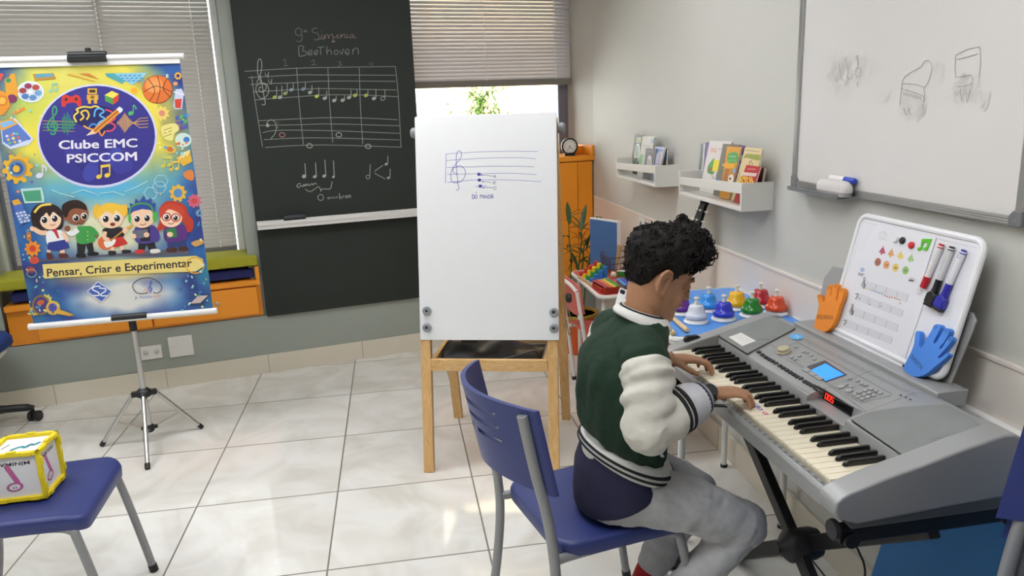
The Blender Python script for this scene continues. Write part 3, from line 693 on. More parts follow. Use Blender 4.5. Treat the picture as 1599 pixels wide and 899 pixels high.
B1.blob([(348,330),(370,316),(400,326),(430,316),(452,334),(456,376),(440,382),(424,362),(380,364),(364,384),(346,376)], '#c8352f'); B1.ell(372, 342, 9, 9, '#5a1718'); B1.ell(428, 340, 9, 9, '#5a1718')
for bx_ in ((492,280,545,312),(488,316,552,345),(494,345,512,366),(528,345,546,366)): B1.poly([(bx_[0],bx_[1]),(bx_[2],bx_[1]),(bx_[2],bx_[3]),(bx_[0],bx_[3])], '#d9a83a')
B1.poly([(502,288),(536,288),(536,304),(502,304)], '#3a2c1a'); B1.ell(520, 330, 12, 9, '#8a5a1e')
B1.poly([(588,318),(628,294),(668,312),(634,336)], '#e8d85a'); B1.poly([(588,318),(634,336),(636,372),(592,352)], '#4f9a48'); B1.poly([(634,336),(668,312),(666,350),(636,372)], '#c8452f')
B1.blob([(412,430),(426,396),(470,380),(520,376),(580,380),(626,396),(650,430),(656,476),(640,512),(600,524),(576,548),(556,520),(520,510),(470,490),(424,476)], '#1f1e5c')
for pts, c in (([(430,470),(416,436),(440,412),(430,398),(470,384),(510,388)], '#f0d24a'), ([(450,460),(470,440),(456,416),(484,404),(500,430),(486,456)], '#f2c83c'), ([(510,388),(536,380),(560,390)], '#f0d24a'), ([(530,440),(536,404),(560,392),(584,410),(560,430),(590,452),(560,470),(540,500)], '#5fb2ea'), ([(500,500),(520,480),(560,490),(600,470)], '#4a90d9'), ([(590,400),(626,412),(646,450),(620,470),(648,490),(630,516),(596,520)], '#d94a6a'), ([(600,440),(622,446),(606,480)], '#e0607a'), ([(556,520),(572,546),(590,520)], '#d98a3a'), ([(470,490),(500,506),(556,520)], '#f0a83a')): B1.line(pts, 9, c, 5)
B1.poly([(520,512),(660,392),(684,410),(540,534)], '#e0912f'); B1.line([(530,522),(670,402)], 6, '#7a4a1e'); B1.poly([(655,396),(672,382),(690,396),(688,408),(674,420)], '#dfe2ee'); B1.poly([(520,512),(540,534),(484,546)], '#e8c89a'); B1.poly([(484,546),(498,534),(504,540)], '#f2f2f2')
note(B1, 735, 420, 46, '#4fb06a')
for ox, oy in ((0, 0), (2.6, 0), (0, 2.2), (2.6, 2.2), (-2.2, 1)): B1.text('Clube EMC', 328+ox, 620+oy, 68, '#e6e3ef', (442, -12), None, 0.0, width=442); B1.text('PSICCOM', 372+ox, 697+oy, 68, '#e6e3ef', (396, -14), None, 0.0, width=396)
notes2(B1, 556, 776, 62, '#e6c63f')
B1.ell(172, 300, 76, 60, '#dfe4e6', 0.1); B1.ell(172, 300, 68, 53, '#c6ced6', 0.1)
for a, c in ((0.2, '#6a9ac0'), (1.25, '#5a86b8'), (2.3, '#4a76b0'), (3.35, '#9a3a40'), (4.4, '#8a2f56'), (5.45, '#b04a3a')): B1.ell(172+44*math.cos(a), 300+34*math.sin(a), 21, 16, c)
B1.ell(172, 300, 12, 9, '#f0f2f4')
B1.ell(885, 286, 86, 80, '#8a3a1c'); B1.ell(884, 285, 83, 77, '#d9702c'); B1.ell(866, 262, 50, 44, '#e8904a'); B1.ell(872, 270, 36, 30, '#e59a55')
for pts in ([(808,300),(880,268),(966,300)], [(884,208),(900,280),(880,362)], [(830,222),(870,290),(842,350)], [(940,222),(918,280),(956,330)]): B1.line(pts, 4, '#4a2012', 5)
B1.gear(100, 730, 88, '#e0b02c', 10, 0.62, '#c9861f', 0.2); B1.ell(96, 730, 48, 46, '#5a86b0'); B1.ell(96, 730, 36, 34, '#34568a'); B1.ell(92, 732, 20, 20, '#e2b33a')
B1.gear(910, 420, 42, '#e9d06a', 9, 0.42, '#d78a72', 0.1); B1.gear(1000, 868, 50, '#e2b23a', 9, 0.5, '#5a8ac0', 0.3)
B1.gear(1000, 210, 22, '#e0a93a', 8, 0.45, '#2c2c70'); B1.ell(755, 292, 26, 22, '#e8c33a'); B1.ell(755, 292, 17, 14, '#efa82f'); B1.ell(986, 254, 13, 11, '#e29a6a')
B1.poly([(2,470),(84,446),(190,566),(160,598),(60,622),(14,590)], '#c9d4ea'); B1.poly([(8,480),(80,456),(176,562),(60,606),(18,580)], '#5a78c0'); B1.poly([(0,466),(70,448),(104,478),(20,516),(0,510)], '#e0a03a'); B1.poly([(2,474),(64,458),(86,480),(10,502)], '#7ab4e2')
for i in range(9): B1.ell(40+(i % 3)*28+(i//3)*8, 548+(i//3)*20-(i % 3)*6, 9, 7, ('#d9d9e0', '#e06a4a', '#6ac07a', '#e0c04a')[i % 4])
B1.ell(50, 240, 24, 20, '#d9a03a'); B1.poly([(30,262),(62,200),(84,196),(104,300),(92,340),(40,350)], '#d99a30'); B1.ell(68, 338, 28, 24, '#7a2f5a'); B1.ell(48, 236, 16, 13, '#3a8a5a'); B1.poly([(0,290),(40,310),(60,380),(20,430),(0,430)], '#e0902c'); B1.ell(14, 350, 30, 30, '#c9781f'); B1.ell(14, 350, 20, 20, '#e8b04a'); B1.poly([(0,196),(22,198),(6,236),(0,240)], '#c84a44')
B1.poly([(78,412),(136,384),(146,396),(92,424)], '#e08a34'); B1.poly([(184,200),(300,194),(316,226),(196,238)], '#b8862f'); B1.poly([(196,200),(292,196),(304,214),(204,222)], '#5a9ab0'); B1.poly([(590,196),(700,194),(690,256),(600,214)], '#4aa0a8')
B1.poly([(640,196),(826,192),(800,226),(740,262)], '#8ac4d8')
for i in range(5):
    for j in range(3): x = 672+i*26+j*10; y = 204+j*15; B1.poly([(x,y),(x+18,y-1),(x+14,y+9),(x-4,y+10)], '#5a9ac0')
B1.poly([(372,202),(396,198),(540,240),(520,240)], '#d9a23a'); B1.poly([(440,196),(500,196),(560,232)], '#c97a2f')
notes2(B1, 284, 296, 40, '#7ac0b0'); note(B1, 222, 770, 60, '#dcdff0'); notes2(B1, 916, 716, 48, '#d8c84a'); notes2(B1, 962, 736, 44, '#e0c04a')
B1.poly([(986,286),(1020,282),(1034,306),(1022,396),(984,398),(974,380)], '#c8cfe4'); B1.poly([(982,342),(1022,338),(1016,392),(984,390)], '#d0402f'); B1.line([(976,300),(1036,318)], 7, '#e2e6f0')
for i in range(9): x = 985+(i % 3)*24; y = 440+(i//3)*30-(i % 3)*6; B1.poly([(x,y),(x+19,y-8),(x+20,y+14),(x+2,y+20)], ('#4a5ab0', '#7a4a9a', '#3a7ac0', '#5ab06a')[(i*3) % 4])
B1.blob([(906,498),(940,482),(990,478),(1006,512),(980,536),(968,574),(930,566),(910,536)], '#e6dc86')
for y in (508, 526, 544): B1.line([(920, y+8), (966, y-8)], 4, '#a08a3a')
B1.ell(1030, 570, 46, 40, '#cfe2d8'); B1.ell(1048, 568, 18, 16, '#3a7ac0'); B1.ell(1000, 590, 14, 10, '#c86a4a'); B1.ell(955, 622, 34, 24, '#e0b84a', 0.2); B1.ell(957, 622, 20, 14, '#c9742c', 0.2)
B1.poly([(990,672),(1066,622),(1080,690),(1030,718)], '#e0b03a')
for i in range(3): B1.line([(1008+i*20, 676-i*8), (1040+i*12, 636-i*4)], 7, '#f0e8b0')
B1.blob([(1030,760),(1070,736),(1090,760),(1084,796),(1050,790)], '#d9803a'); B1.text('8', 932, 222, 30, '#dfe2f0', (1, 0), None, 0.02)
for cx, cy in ((905, 800), (848, 868), (895, 836)): B1.line([(cx+40*math.cos(PI/3*i), cy+36*math.sin(PI/3*i)) for i in range(6)], 4, '#a8dcee', 0, True)
for pts in ([(700,860),(760,838),(830,800)], [(400,870),(470,850),(560,880)], [(560,870),(640,860),(700,880)], [(290,850),(340,870),(420,890)]): B1.line(pts, 4, '#b8e4d8')
for i in range(46):
    x = rr.uniform(40, 240) if i % 2 else rr.uniform(880, 1060); y = rr.uniform(400, 880); r_ = rr.uniform(4, 10); B1.ell(x, y, r_, r_*.85, rr.choice(['#8ad0dc', '#e8e08a', '#5aa0d0', '#c8e6d4', '#d98a6a', '#7a5ab0']), 0, 8)
B1.poly([(116,844),(236,836),(250,890),(250,920),(140,926)], '#b8dcd6'); B1.poly([(128,858),(228,850),(236,912),(146,914)], '#4a9a76')
# five children in a row (plain generic figures)
def eyes(S, x1, y1, x2, y2, r):
    for x, y in ((x1, y1), (x2, y2)): S.ell(x, y, r, r*1.05, '#f4f0ea', 0, 14); S.ell(x+1, y+2, r*.78, r*.86, '#231814', 0, 14); S.ell(x-r*.25, y-r*.25, r*.26, r*.26, '#ffffff', 0, 8)
def limb(S, pts, w, c): S.line(pts, w, c, 4)
S = B2
S.poly([(205,415),(1060,350),(1060,385),(560,398),(210,428)], '#5a5a66')
# first: dark bob with a yellow hair band, white blouse, blue skirt
S.blob([(180,200),(176,150),(205,108),(260,98),(320,112),(352,150),(356,215),(340,245),(300,248),(220,250),(190,240)], '#2a1a18'); limb(S, [(265,262),(228,262),(190,240)], 26, '#f0c4a4'); S.ell(182, 240, 14, 14, '#f0c4a4')
S.poly([(262,345),(285,345),(285,390),(268,400)], '#f0c4a4'); S.poly([(335,340),(362,340),(366,392),(340,392)], '#f0c4a4'); S.blob([(262,375),(292,380),(302,408),(270,412)], '#5a2a26'); S.blob([(335,380),(376,380),(384,402),(336,404)], '#5a2a26')
S.blob([(262,262),(300,250),(350,252),(362,300),(352,330),(272,332)], '#eef0f2'); S.poly([(272,318),(372,300),(394,346),(330,366),(264,358)], '#2d3a8a'); limb(S, [(352,262),(372,290),(382,312)], 22, '#f0c4a4')
S.ell(285, 190, 60, 56, '#f4cfae'); S.blob([(222,196),(226,140),(270,118),(320,130),(348,180),(330,168),(300,146),(280,172),(262,150),(242,176)], '#2a1a18'); S.line([(194,150),(230,112),(290,102)], 13, '#e8c95a', 4); eyes(S, 250, 190, 308, 182, 21); S.line([(282,218),(298,222),(312,214)], 4, '#a04a3a', 3)
S.poly([(286,244),(318,240),(336,296),(322,292),(306,262)], '#b8303a')
# second: dark skin, short curly hair, green vest, thumbs up
S.poly([(432,316),(520,306),(530,378),(500,382),(484,330),(472,392),(436,394)], '#1e1c22'); S.blob([(432,380),(478,380),(480,402),(434,402)], '#15141a'); S.blob([(496,372),(548,372),(552,388),(498,392)], '#15141a')
S.blob([(430,238),(470,226),(520,230),(534,280),(526,314),(440,322)], '#3f9a4a'); limb(S, [(440,246),(404,268),(378,246)], 28, '#eef0ee'); S.ell(380, 240, 17, 17, '#8a5236'); limb(S, [(518,240),(544,272),(540,284)], 24, '#3f9a4a'); S.ell(541, 284, 9, 9, '#8a5236')
S.ell(432, 158, 66, 60, '#8f5638'); S.ell(372, 176, 14, 18, '#8f5638'); S.blob([(352,150),(350,110),(390,84),(440,80),(480,104),(490,136),(460,130),(420,126),(392,142),(380,172),(366,176)], '#2a1712'); eyes(S, 428, 180, 474, 170, 19); S.line([(436,210),(460,214),(478,200)], 4, '#4a1a16', 3)
for y in (258, 280, 302): S.ell(494, y, 4, 4, '#d8c84a', 0, 8)
# third: blonde pigtails, black top, red skirt, guitar
S.blob([(528,120),(548,100),(562,130),(556,170),(534,180),(524,150)], '#f0bc3a'); S.blob([(690,104),(712,110),(718,150),(700,172),(680,140)], '#f0bc3a'); S.poly([(620,330),(645,330),(640,370),(624,372)], '#f2c9a8'); S.poly([(668,330),(692,326),(700,362),(684,366)], '#f2c9a8'); S.blob([(612,366),(650,366),(650,386),(614,388)], '#1c1c22'); S.blob([(688,360),(732,360),(736,374),(692,380)], '#1c1c22')
S.blob([(576,250),(610,232),(660,232),(692,240),(690,290),(600,304)], '#221f26'); S.poly([(600,300),(690,284),(720,324),(660,344),(596,340)], '#c8322c')
S.ell(625, 180, 70, 58, '#f6d2ae'); S.blob([(546,180),(550,130),(590,100),(640,98),(690,116),(704,172),(680,158),(650,136),(640,160),(600,142),(570,166)], '#f2c23c'); eyes(S, 594, 184, 658, 180, 22); S.ell(634, 216, 15, 10, '#7a2420')
S.blob([(556,300),(576,284),(612,290),(634,310),(630,344),(596,358),(562,346),(552,322)], '#d86a3a'); S.blob([(584,316),(610,306),(650,300),(640,330),(600,346)], '#f0eee6'); S.line([(620,310),(700,246),(742,222)], 9, '#b8863a'); S.poly([(716,232),(744,218),(748,230),(724,244)], '#e0a83a'); S.ell(704, 250, 15, 18, '#f2c9a8'); limb(S, [(592,256),(588,290),(612,304)], 22, '#f2c9a8')
# fourth: spiky blue hair, green headphones, dark jacket, tablet
S.poly([(780,300),(866,300),(880,364),(840,368),(824,330),(808,372),(776,370)], '#1e1e26'); S.blob([(762,360),(806,358),(810,376),(764,380)], '#d03a3a'); S.blob([(846,358),(892,354),(900,372),(852,378)], '#e6e2de'); S.blob([(756,240),(800,226),(862,222),(894,262),(886,312),(770,318)], '#4a3a8a'); S.poly([(796,230),(842,226),(846,310),(790,312)], '#23222c')
S.ell(800, 178, 66, 58, '#f4cdaa'); S.poly([(724,170),(716,124),(736,126),(728,96),(756,104),(762,70),(784,88),(808,54),(822,82),(850,66),(854,98),(876,96),(872,130),(880,168),(850,136),(800,130),(750,144)], '#2f4c9a'); S.line([(730,176),(736,120),(790,98),(846,112),(868,170)], 10, '#4a9a4a', 4); S.ell(872, 174, 14, 30, '#4fae4f'); S.ell(730, 182, 9, 26, '#4fae4f'); eyes(S, 770, 184, 826, 180, 20); S.line([(786,216),(806,220),(822,210)], 4, '#8a3a34', 3)
S.poly([(744,252),(830,242),(836,288),(750,298)], '#6a6a7a'); S.ell(752, 282, 14, 14, '#f2c9a8'); S.ell(824, 274, 16, 14, '#f2c9a8')
# fifth: long red hair, red glasses, violet coat, green book
S.blob([(896,130),(930,90),(985,86),(1040,110),(1060,160),(1088,200),(1080,250),(1050,258),(1020,200),(930,240),(884,248),(900,190)], '#b83a24'); S.poly([(940,300),(1040,296),(1046,352),(1004,356),(990,320),(974,360),(944,358)], '#2c3a70'); S.blob([(938,350),(990,348),(992,370),(942,372)], '#4a2a20'); S.blob([(1006,344),(1050,342),(1056,362),(1010,366)], '#4a2a20'); S.blob([(926,236),(980,224),(1040,226),(1046,300),(934,312)], '#5a2c7a')
S.ell(962, 178, 62, 54, '#f6d0ae'); S.blob([(900,180),(910,120),(970,100),(1030,130),(1030,180),(1000,150),(950,132),(920,160)], '#c8432a'); eyes(S, 936, 174, 986, 178, 17); S.ring(936, 174, 24, 22, 6, '#b8302c', 18); S.ring(988, 178, 24, 22, 6, '#b8302c', 18); S.line([(944,210),(962,214),(980,206)], 4, '#8a3a34', 3); S.poly([(932,244),(990,234),(996,286),(940,296)], '#2f7a44'); S.ell(956, 272, 17, 14, '#f2c9a8')
# slogan and the two marks at the foot
S.poly([(240,440),(1100,392),(1140,410),(1146,450),(1100,480),(600,498),(250,520)], '#e6d27e')
for ox, oy in ((0, 0), (2.2, 0), (0, 1.8), (2.2, 1.8)): S.text('Pensar, Criar e Experimentar', 262+ox, 508+oy, 62, '#33262c', (820, -57), None, 0.0, width=818)
S.ring(1096, 446, 50, 44, 8, '#d9a23a', 22)
S.poly([(490,592),(550,535),(632,592),(572,655)], '#dfe4f4'); S.poly([(496,592),(551,541),(625,592),(572,648)], '#3f5fb0'); S.line([(566,562),(530,566),(522,582),(554,598),(556,614),(526,614)], 7, '#eef0f6', 5); S.line([(558,572),(592,578),(594,590),(572,604),(570,616),(606,616)], 7, '#eef0f6', 5)
S.line([(832,600),(780,604),(752,580),(750,550),(790,522),(850,518),(900,548),(908,580),(886,602),(862,596)], 5, '#4a4a4e', 5); clef(S, 846, 578, 66, 4, '#4a6ac0'); S.line([(806,590),(818,578),(824,596),(838,588)], 3, '#d06a4a')
S.text('Já', 760, 634, 21, '#5a5a66', (150, -10)); S.text('Musicaliza', 785, 632, 20, '#5a7ac8', (150, -10), width=72); S.text('Júnior', 862, 625, 20, '#d98a5a', (150, -10), width=46)
S.gear(185, 352, 46, '#e08a2c', 9, 0.4, '#d0402f'); S.gear(195, 700, 30, '#c9b05a', 9, 0.4, '#3a6a9a'); S.gear(262, 640, 34, '#d9c46a', 9, 0.45, '#3a7ab0'); S.ell(232, 668, 50, 56, '#8a7038'); S.ell(232, 668, 40, 46, '#463a7a'); S.ell(230, 655, 22, 14, '#c9622c', -0.4); S.ell(300, 684, 40, 40, '#d9b04a'); S.ell(298, 682, 24, 24, '#4a4aa0'); S.poly([(330,690),(420,724),(390,730),(320,716)], '#d9a83a')
S.blob([(170,410),(205,394),(222,420),(200,438),(172,430)], '#c8503a'); S.ell(175, 470, 26, 18, '#a8343a'); S.ring(180, 490, 26, 22, 6, '#7aa08a', 16); S.poly([(68,84),(104,72),(126,100),(80,110)], '#e0a83a'); S.poly([(76,112),(128,100),(160,196),(112,224)], '#4a6ab8')
for i in range(12): x = 90+(i % 3)*20+(i//3)*8; y = 150+(i//3)*16-(i % 3)*4; S.poly([(x,y),(x+15,y-3),(x+17,y+9),(x+2,y+12)], '#c8d4e8')
S.gear(1092, 84, 40, '#c8607a', 9, 0.4, '#d0483a'); S.blob([(1076,318),(1130,300),(1146,320),(1100,340)], '#c89a5a'); S.poly([(1060,668),(1110,610),(1182,608),(1130,664)], '#33415a'); S.poly([(1068,660),(1114,616),(1170,614),(1126,656)], '#c8b4b0'); S.blob([(150,270),(172,258),(178,300),(156,306)], '#b8763a'); S.gear(1120, 152, 22, '#7a9ac0', 8, 0.4, '#33408a')
for i in range(70):
    x = rr.uniform(150, 330) if i % 2 else rr.uniform(1000, 1175); y = rr.uniform(500, 720) if i % 3 else rr.uniform(100, 480)
    if i % 3 == 0: x = rr.uniform(130, 170) if i % 2 else rr.uniform(1110, 1140)
    S.ell(x, y, rr.uniform(3, 11), rr.uniform(3, 8), rr.choice(['#4aa0b0', '#7ac0b8', '#e0d890', '#5a86c0', '#c8e0d4', '#2f6a8a']), rr.uniform(0, 3), 8)
A.build('printed_artwork', sheet, 0.55)

m_ch = mat('satin_chrome', 'c8c8c6', 0.28, metal=0.9, var=0.03)
t = thing('tripod_stand', 'silver tripod stand holding up the hanging banner', 'stand', (-0.37, 1.252, 0))
P0 = TBAN @ Vector((0, 0, 0))
mb = MB(TBAN); mb.tube([(0, 0, 0.075), (0, 0, 0.6)], 0.0125, 14); mb.tube([(0, 0, 0.6), (0, 0, 1.77)], 0.009, 12); mb.build('pole', m_ch, t)
mb = MB(TBAN); mb.lathe([(0.03, 0.235), (0.034, 0.24), (0.034, 0.262), (0.02, 0.275), (0.013, 0.276)], 20)
feet = [(-0.594, 1.257), (-0.166, 1.362), (-0.299, 0.946)]; TI = TBAN.inverted(); L = []
for fx, fy in feet:
    p = TI @ Vector((fx, fy, 0)); L.append(p); d = Vector((p.x, p.y, 0)).normalized(); mb.bar((d.x*0.02, d.y*0.02, 0.25), (d.x*0.055, d.y*0.055, 0.247), 0.024, 0.026)
mb.build('hub', m_dark, t, bevel=0.003)
mb = MB(TBAN); mb.lathe([(0.014, 0.055), (0.022, 0.06), (0.022, 0.088), (0.014, 0.092)], 16)
for p in L: d = Vector((p.x, p.y, 0)).normalized(); mb.bar((d.x*0.012, d.y*0.012, 0.073), (d.x*0.036, d.y*0.036, 0.075), 0.014, 0.016)
mb.build('collar', m_dark, t, bevel=0.002)
for p in L:
    d = Vector((p.x, p.y, 0)).normalized(); a = Vector((d.x*0.05, d.y*0.05, 0.247)); e_ = Vector((p.x, p.y, 0.0095))
    mb = MB(TBAN); mb.tube([a, e_], 0.0095, 12); l = mb.build('leg', m_ch, t)
    mb = MB(TBAN); mb.tube([e_+(a-e_).normalized()*0.02, e_+(a-e_).normalized()*-0.004], 0.0115, 12); mb.build('rubber_foot', m_dark, l)
    mid = a.lerp(e_, 0.55); mb = MB(TBAN); mb.bar((d.x*0.03, d.y*0.03, 0.075), mid, 0.009, 0.006); mb.build('brace', m_ch, t)
mb = MB(TBAN); mb.tube([(-0.075, -0.026, 0.631), (0.075, -0.026, 0.631)], 0.0185, 14); mb.tube([(0, 0, 0.56), (0, -0.004, 0.62)], 0.0165, 14); mb.build('lower_clamp', m_dark, t)
mb = MB(TBAN); mb.bx(-0.075, 0.075, -0.052, -0.006, 1.748, 1.775); mb.tube([(-0.075, -0.03, 1.779), (0.075, -0.03, 1.779)], 0.014, 12); mb.tube([(0, -0.01, 1.77), (0, -0.01, 1.808)], 0.012, 12); mb.build('top_clip', m_dark, t, bevel=0.003)

# ================================================================== easel
EE = Vector((0.9595, -0.2817, 0)); EY = Vector((0.2817, 0.9595, 0))
TE = frame((0.929, 0.643, 0), EE, EY, (0, 0, 1))
w1 = wood_mat('pine_upright', 'c79a5e', 'ddb67c', 'Z', 16); w2 = wood_mat('pine_rail', 'c99c60', 'deb981', 'X', 16); m_knob = mat('grey_plastic_knob', '8a8d90', 0.4)
t = thing('easel', 'wooden A-frame easel with a tall white writing board', 'easel', TE @ Vector((0.267, 0.28, 0)))
HA, YA = 1.467, 0.2386
for x in (0.0, 0.534):
    mb = MB(TE); mb.bar((x, -0.003, 0.0), (x, YA-0.003, HA), 0.042, 0.032, (0, 1, 0)); mb.build('front_leg', w1, t, smooth=False, bevel=0.002)
    mb = MB(TE); xo = 0.012 if x == 0 else 0.016; xt = x+(0.0435 if x else -0.0)
    mb.bar((x+xo, 0.575, 0.0), (x+(0.006 if x else 0.0), YA+0.045, HA-0.02), 0.042, 0.03, (0, 1, 0)); l = mb.build('rear_leg', w1, t, smooth=False, bevel=0.002)
    mb = MB(TE)
    for z in (0.5, 0.58, 0.66, 0.74, 0.82, 0.9, 1.0, 1.1):
        f = 1-z/HA; yy = YA+0.045+(0.575-YA-0.045)*f; xx = x+xo*f
        mb.tube([(xx-0.0225, yy, z), (xx+0.0225, yy, z)], 0.005, 8)
    mb.build('peg_holes', mat('dark_hole', '33261a', 0.9), l)
TF = TE @ frame((0, -0.021, 0.0), (1, 0, 0), Vector((0, YA, HA)).normalized(), Vector((0, -HA, YA)).normalized())   # plane of the board: x along, y up the slope, z out of it
LN = math.hypot(YA, HA)
mb = MB(TF); mb.prism(rrect(-0.018, 0.562, 0.572, LN+0.004, 0.006), 0.0, 0.012); brd = mb.build('writing_board', mat('white_board_surface', 'e9eaea', 0.22, var=0.01), t, smooth=False, bevel=0.002)
NE = (TF.to_3x3() @ Vector((0, 0, 1))).normalized(); PE = TF @ Vector((0, 0, 0.012))
A = Art(lambda x, y: hit(x, y, PE, NE), NE); IK = '#3a3a9e'; IK2 = '#5a5ab0'
def e1(pts): return [(690+a/9.994, 230+b/9.994) for a, b in pts]
A.line(e1([(66,103),(60,300),(56,560)]), 0.7, IK2, 3)
for pts in ([(66,103),(300,86),(700,68),(1100,60),(1500,66)], [(66,205),(300,190),(700,168),(1050,160),(1300,166),(1460,180)], [(80,314),(400,306),(760,294),(1200,296),(1440,304)], [(80,416),(160,422),(600,410),(1100,404),(1480,428)], [(90,546),(300,528),(480,510),(900,505),(1200,515),(1550,534)]): A.line(e1(pts), 0.6, IK2, 4)
A.line(e1([(245,415),(200,405),(172,365),(190,318),(250,292),(320,300),(365,370),(355,460),(300,528),(220,552),(155,530),(140,450),(150,370),(190,290),(270,200),(306,130),(296,70),(265,52),(235,90),(224,160),(228,300),(242,460),(252,580),(268,630),(245,668),(220,660)]), 0.8, IK, 4)
for (x, y), pts, ch in (((580,420),[(625,432),(720,438),(800,455)],'G'), ((585,510),[(640,535),(720,540),(775,555)],'E'), ((600,605),[(650,630),(720,624),(800,625)],'C')):
    p = e1([(x, y)])[0]; A.ell(p[0], p[1], 3.0, 2.5, IK); A.line(e1(pts), 0.6, '#4a4a78', 3); p = e1([pts[0]])[0]; A.ell(p[0], p[1], 1.3, 1.1, IK2)
A.line(e1([(515,612),(700,598)]), 0.6, IK2)
for pts in ([(842,440),(815,440),(808,460),(835,465),(842,455),(825,452)], [(845,535),(805,535),(805,568),(840,566)], [(808,550),(835,550)], [(855,618),(820,615),(808,640),(825,655),(855,652)]): A.line(e1(pts), 0.7, '#4a4a78', 2)
for pts in ([(475,740),(475,800),(495,798),(505,765),(490,738),(472,740)], [(530,740),(515,765),(518,798),(540,798),(550,765),(538,740),(528,742)], [(530,710),(545,695)], [(602,795),(602,735),(622,765),(640,735),(642,795)], [(655,795),(672,740),(690,795)], [(660,775),(685,775)], [(705,745),(705,795)], [(702,703),(706,700)], [(735,740),(722,765),(728,795),(750,792),(758,765),(745,740),(733,742)], [(775,795),(775,735),(800,745),(795,765),(778,768),(805,795)]): A.line(e1(pts), 0.85, IK, 2)
A.build('marker_writing', brd, 0.5)
for px, py in ((667, 485), (667, 511), (865, 487), (865, 512)):
    p = TF.inverted() @ hit(px, py, PE, NE); mb = MB(TF @ Matrix.Translation((p.x, p.y, 0.0122))); mb.lathe([(0.017, 0), (0.0185, 0.004), (0.0185, 0.01), (0.014, 0.013), (0.007, 0.0125), (0.0065, 0.009)], 22); kb_ = mb.build('clamp_knob', m_knob, t)
    mb = MB(TF @ Matrix.Translation((p.x, p.y, 0.0122))); mb.lathe([(0.0055, 0.0095), (0.0055, 0.0115)], 12); mb.build('screw', mat('dark_screw', '3d3f42', 0.4, metal=0.6), kb_)
for x, s_ in ((-0.021, -1), (0.5625, 1)):
    mb = MB(TE @ frame((x, YA+0.02, HA-0.06), (0, 1, 0), (0, 0, s_), (s_, 0, 0))); mb.lathe([(0.02, 0.0), (0.022, 0.006), (0.022, 0.022), (0.016, 0.03)], 16); mb.build('hinge_knob', m_knob, t)
mb = MB(TE @ frame((0.572, 0.39, 0.66), (0, 1, 0), (0, 0, 1), (1, 0, 0))); mb.lathe([(0.012, 0.0), (0.022, 0.006), (0.022, 0.02), (0.016, 0.026)], 12); mb.build('wing_knob', m_dark, t)
mb = MB(TE); mb.tube(cat([(0.58, 0.36, 0.62), (0.6, 0.37, 0.55), (0.585, 0.38, 0.49), (0.572, 0.39, 0.56)], 5), 0.0025, 6); mb.build('cord', mat('rope', '9a8a6c', 0.9), t)
zt = 0.483; yt = YA*zt/HA
mb = MB(TE); mb.bx(0.022, 0.512, yt-0.028, yt-0.008, zt-0.05, zt); mb.build('tray_front', w2, t, smooth=False, bevel=0.002)
mb = MB(TE); mb.bx(0.022, 0.512, 0.41, 0.43, zt-0.05, zt); mb.build('tray_back', w2, t, smooth=False, bevel=0.002)
for a, b in ((0.022, 0.04), (0.494, 0.512)): mb = MB(TE); mb.bx(a, b, yt-0.007, 0.409, zt-0.05, zt); mb.build('tray_side', w2, t, smooth=False, bevel=0.002)
mb = MB(TE); mb.bx(0.041, 0.493, yt-0.006, 0.408, zt-0.048, zt-0.04); mb.build('tray_floor', mat('grey_tray_panel', '8c8b88', 0.6), t, smooth=False)
# the black bag lying in the tray
t = thing('bag', 'crumpled black bag lying in the easel tray', 'bag', TE @ Vector((0.25, 0.25, zt-0.0395)))
mb = MB(TE); nx, ny = 26, 10; vs = []
def bagz(u, v):
    return (0.075*(1-u)**0.7+0.018+0.014*math.sin(9*u+4*v)+0.012*math.sin(17*u-6*v))*math.sin(PI*min(1, max(0, v)))**0.5*math.sin(PI*(0.04+0.93*u))**0.35
for top in (1, 0):
    for i in range(nx+1):
        for j in range(ny+1):
            u, v = i/nx, j/ny; vs.append((0.05+0.425*u, 0.12+0.26*v+0.012*math.sin(7*u), zt-0.0395+(max(0.002, bagz(u, v)) if top else 0.0)))
o = (nx+1)*(ny+1); fs = []
for i in range(nx):
    for j in range(ny): a = i*(ny+1)+j; fs += [(a, a+ny+1, a+ny+2, a+1), (o+a, o+a+1, o+a+ny+2, o+a+ny+1)]
for i in range(nx):
    for j in (0, ny): a = i*(ny+1)+j; fs.append((a, o+a, o+a+ny+1, a+ny+1))
for j in range(ny):
    for i in (0, nx): a = i*(ny+1)+j; fs.append((a, a+1, o+a+1, o+a))
mb.add(vs, fs); mb.build('body', mat('black_bag_fabric', '1b1c20', 0.45, var=0.2, vs=20, bump=0.4, bs=60), t, ang=70)
mb = MB(TE); mb.tube(cat([(0.1, 0.11, zt-0.025), (0.25, 0.1, zt-0.028), (0.38, 0.108, zt+0.0), (0.455, 0.112, zt+0.02), (0.475, 0.113, zt-0.02)], 6), 0.007, 8, flat=0.5); mb.build('strap', m_dark, t)
mb = MB(TE); mb.bx(0.13, 0.2, 0.17, 0.185, zt+0.035, zt+0.085); mb.build('grey_pocket', mat('dark_grey_mesh', '4a4a48', 0.7), t, bevel=0.006)

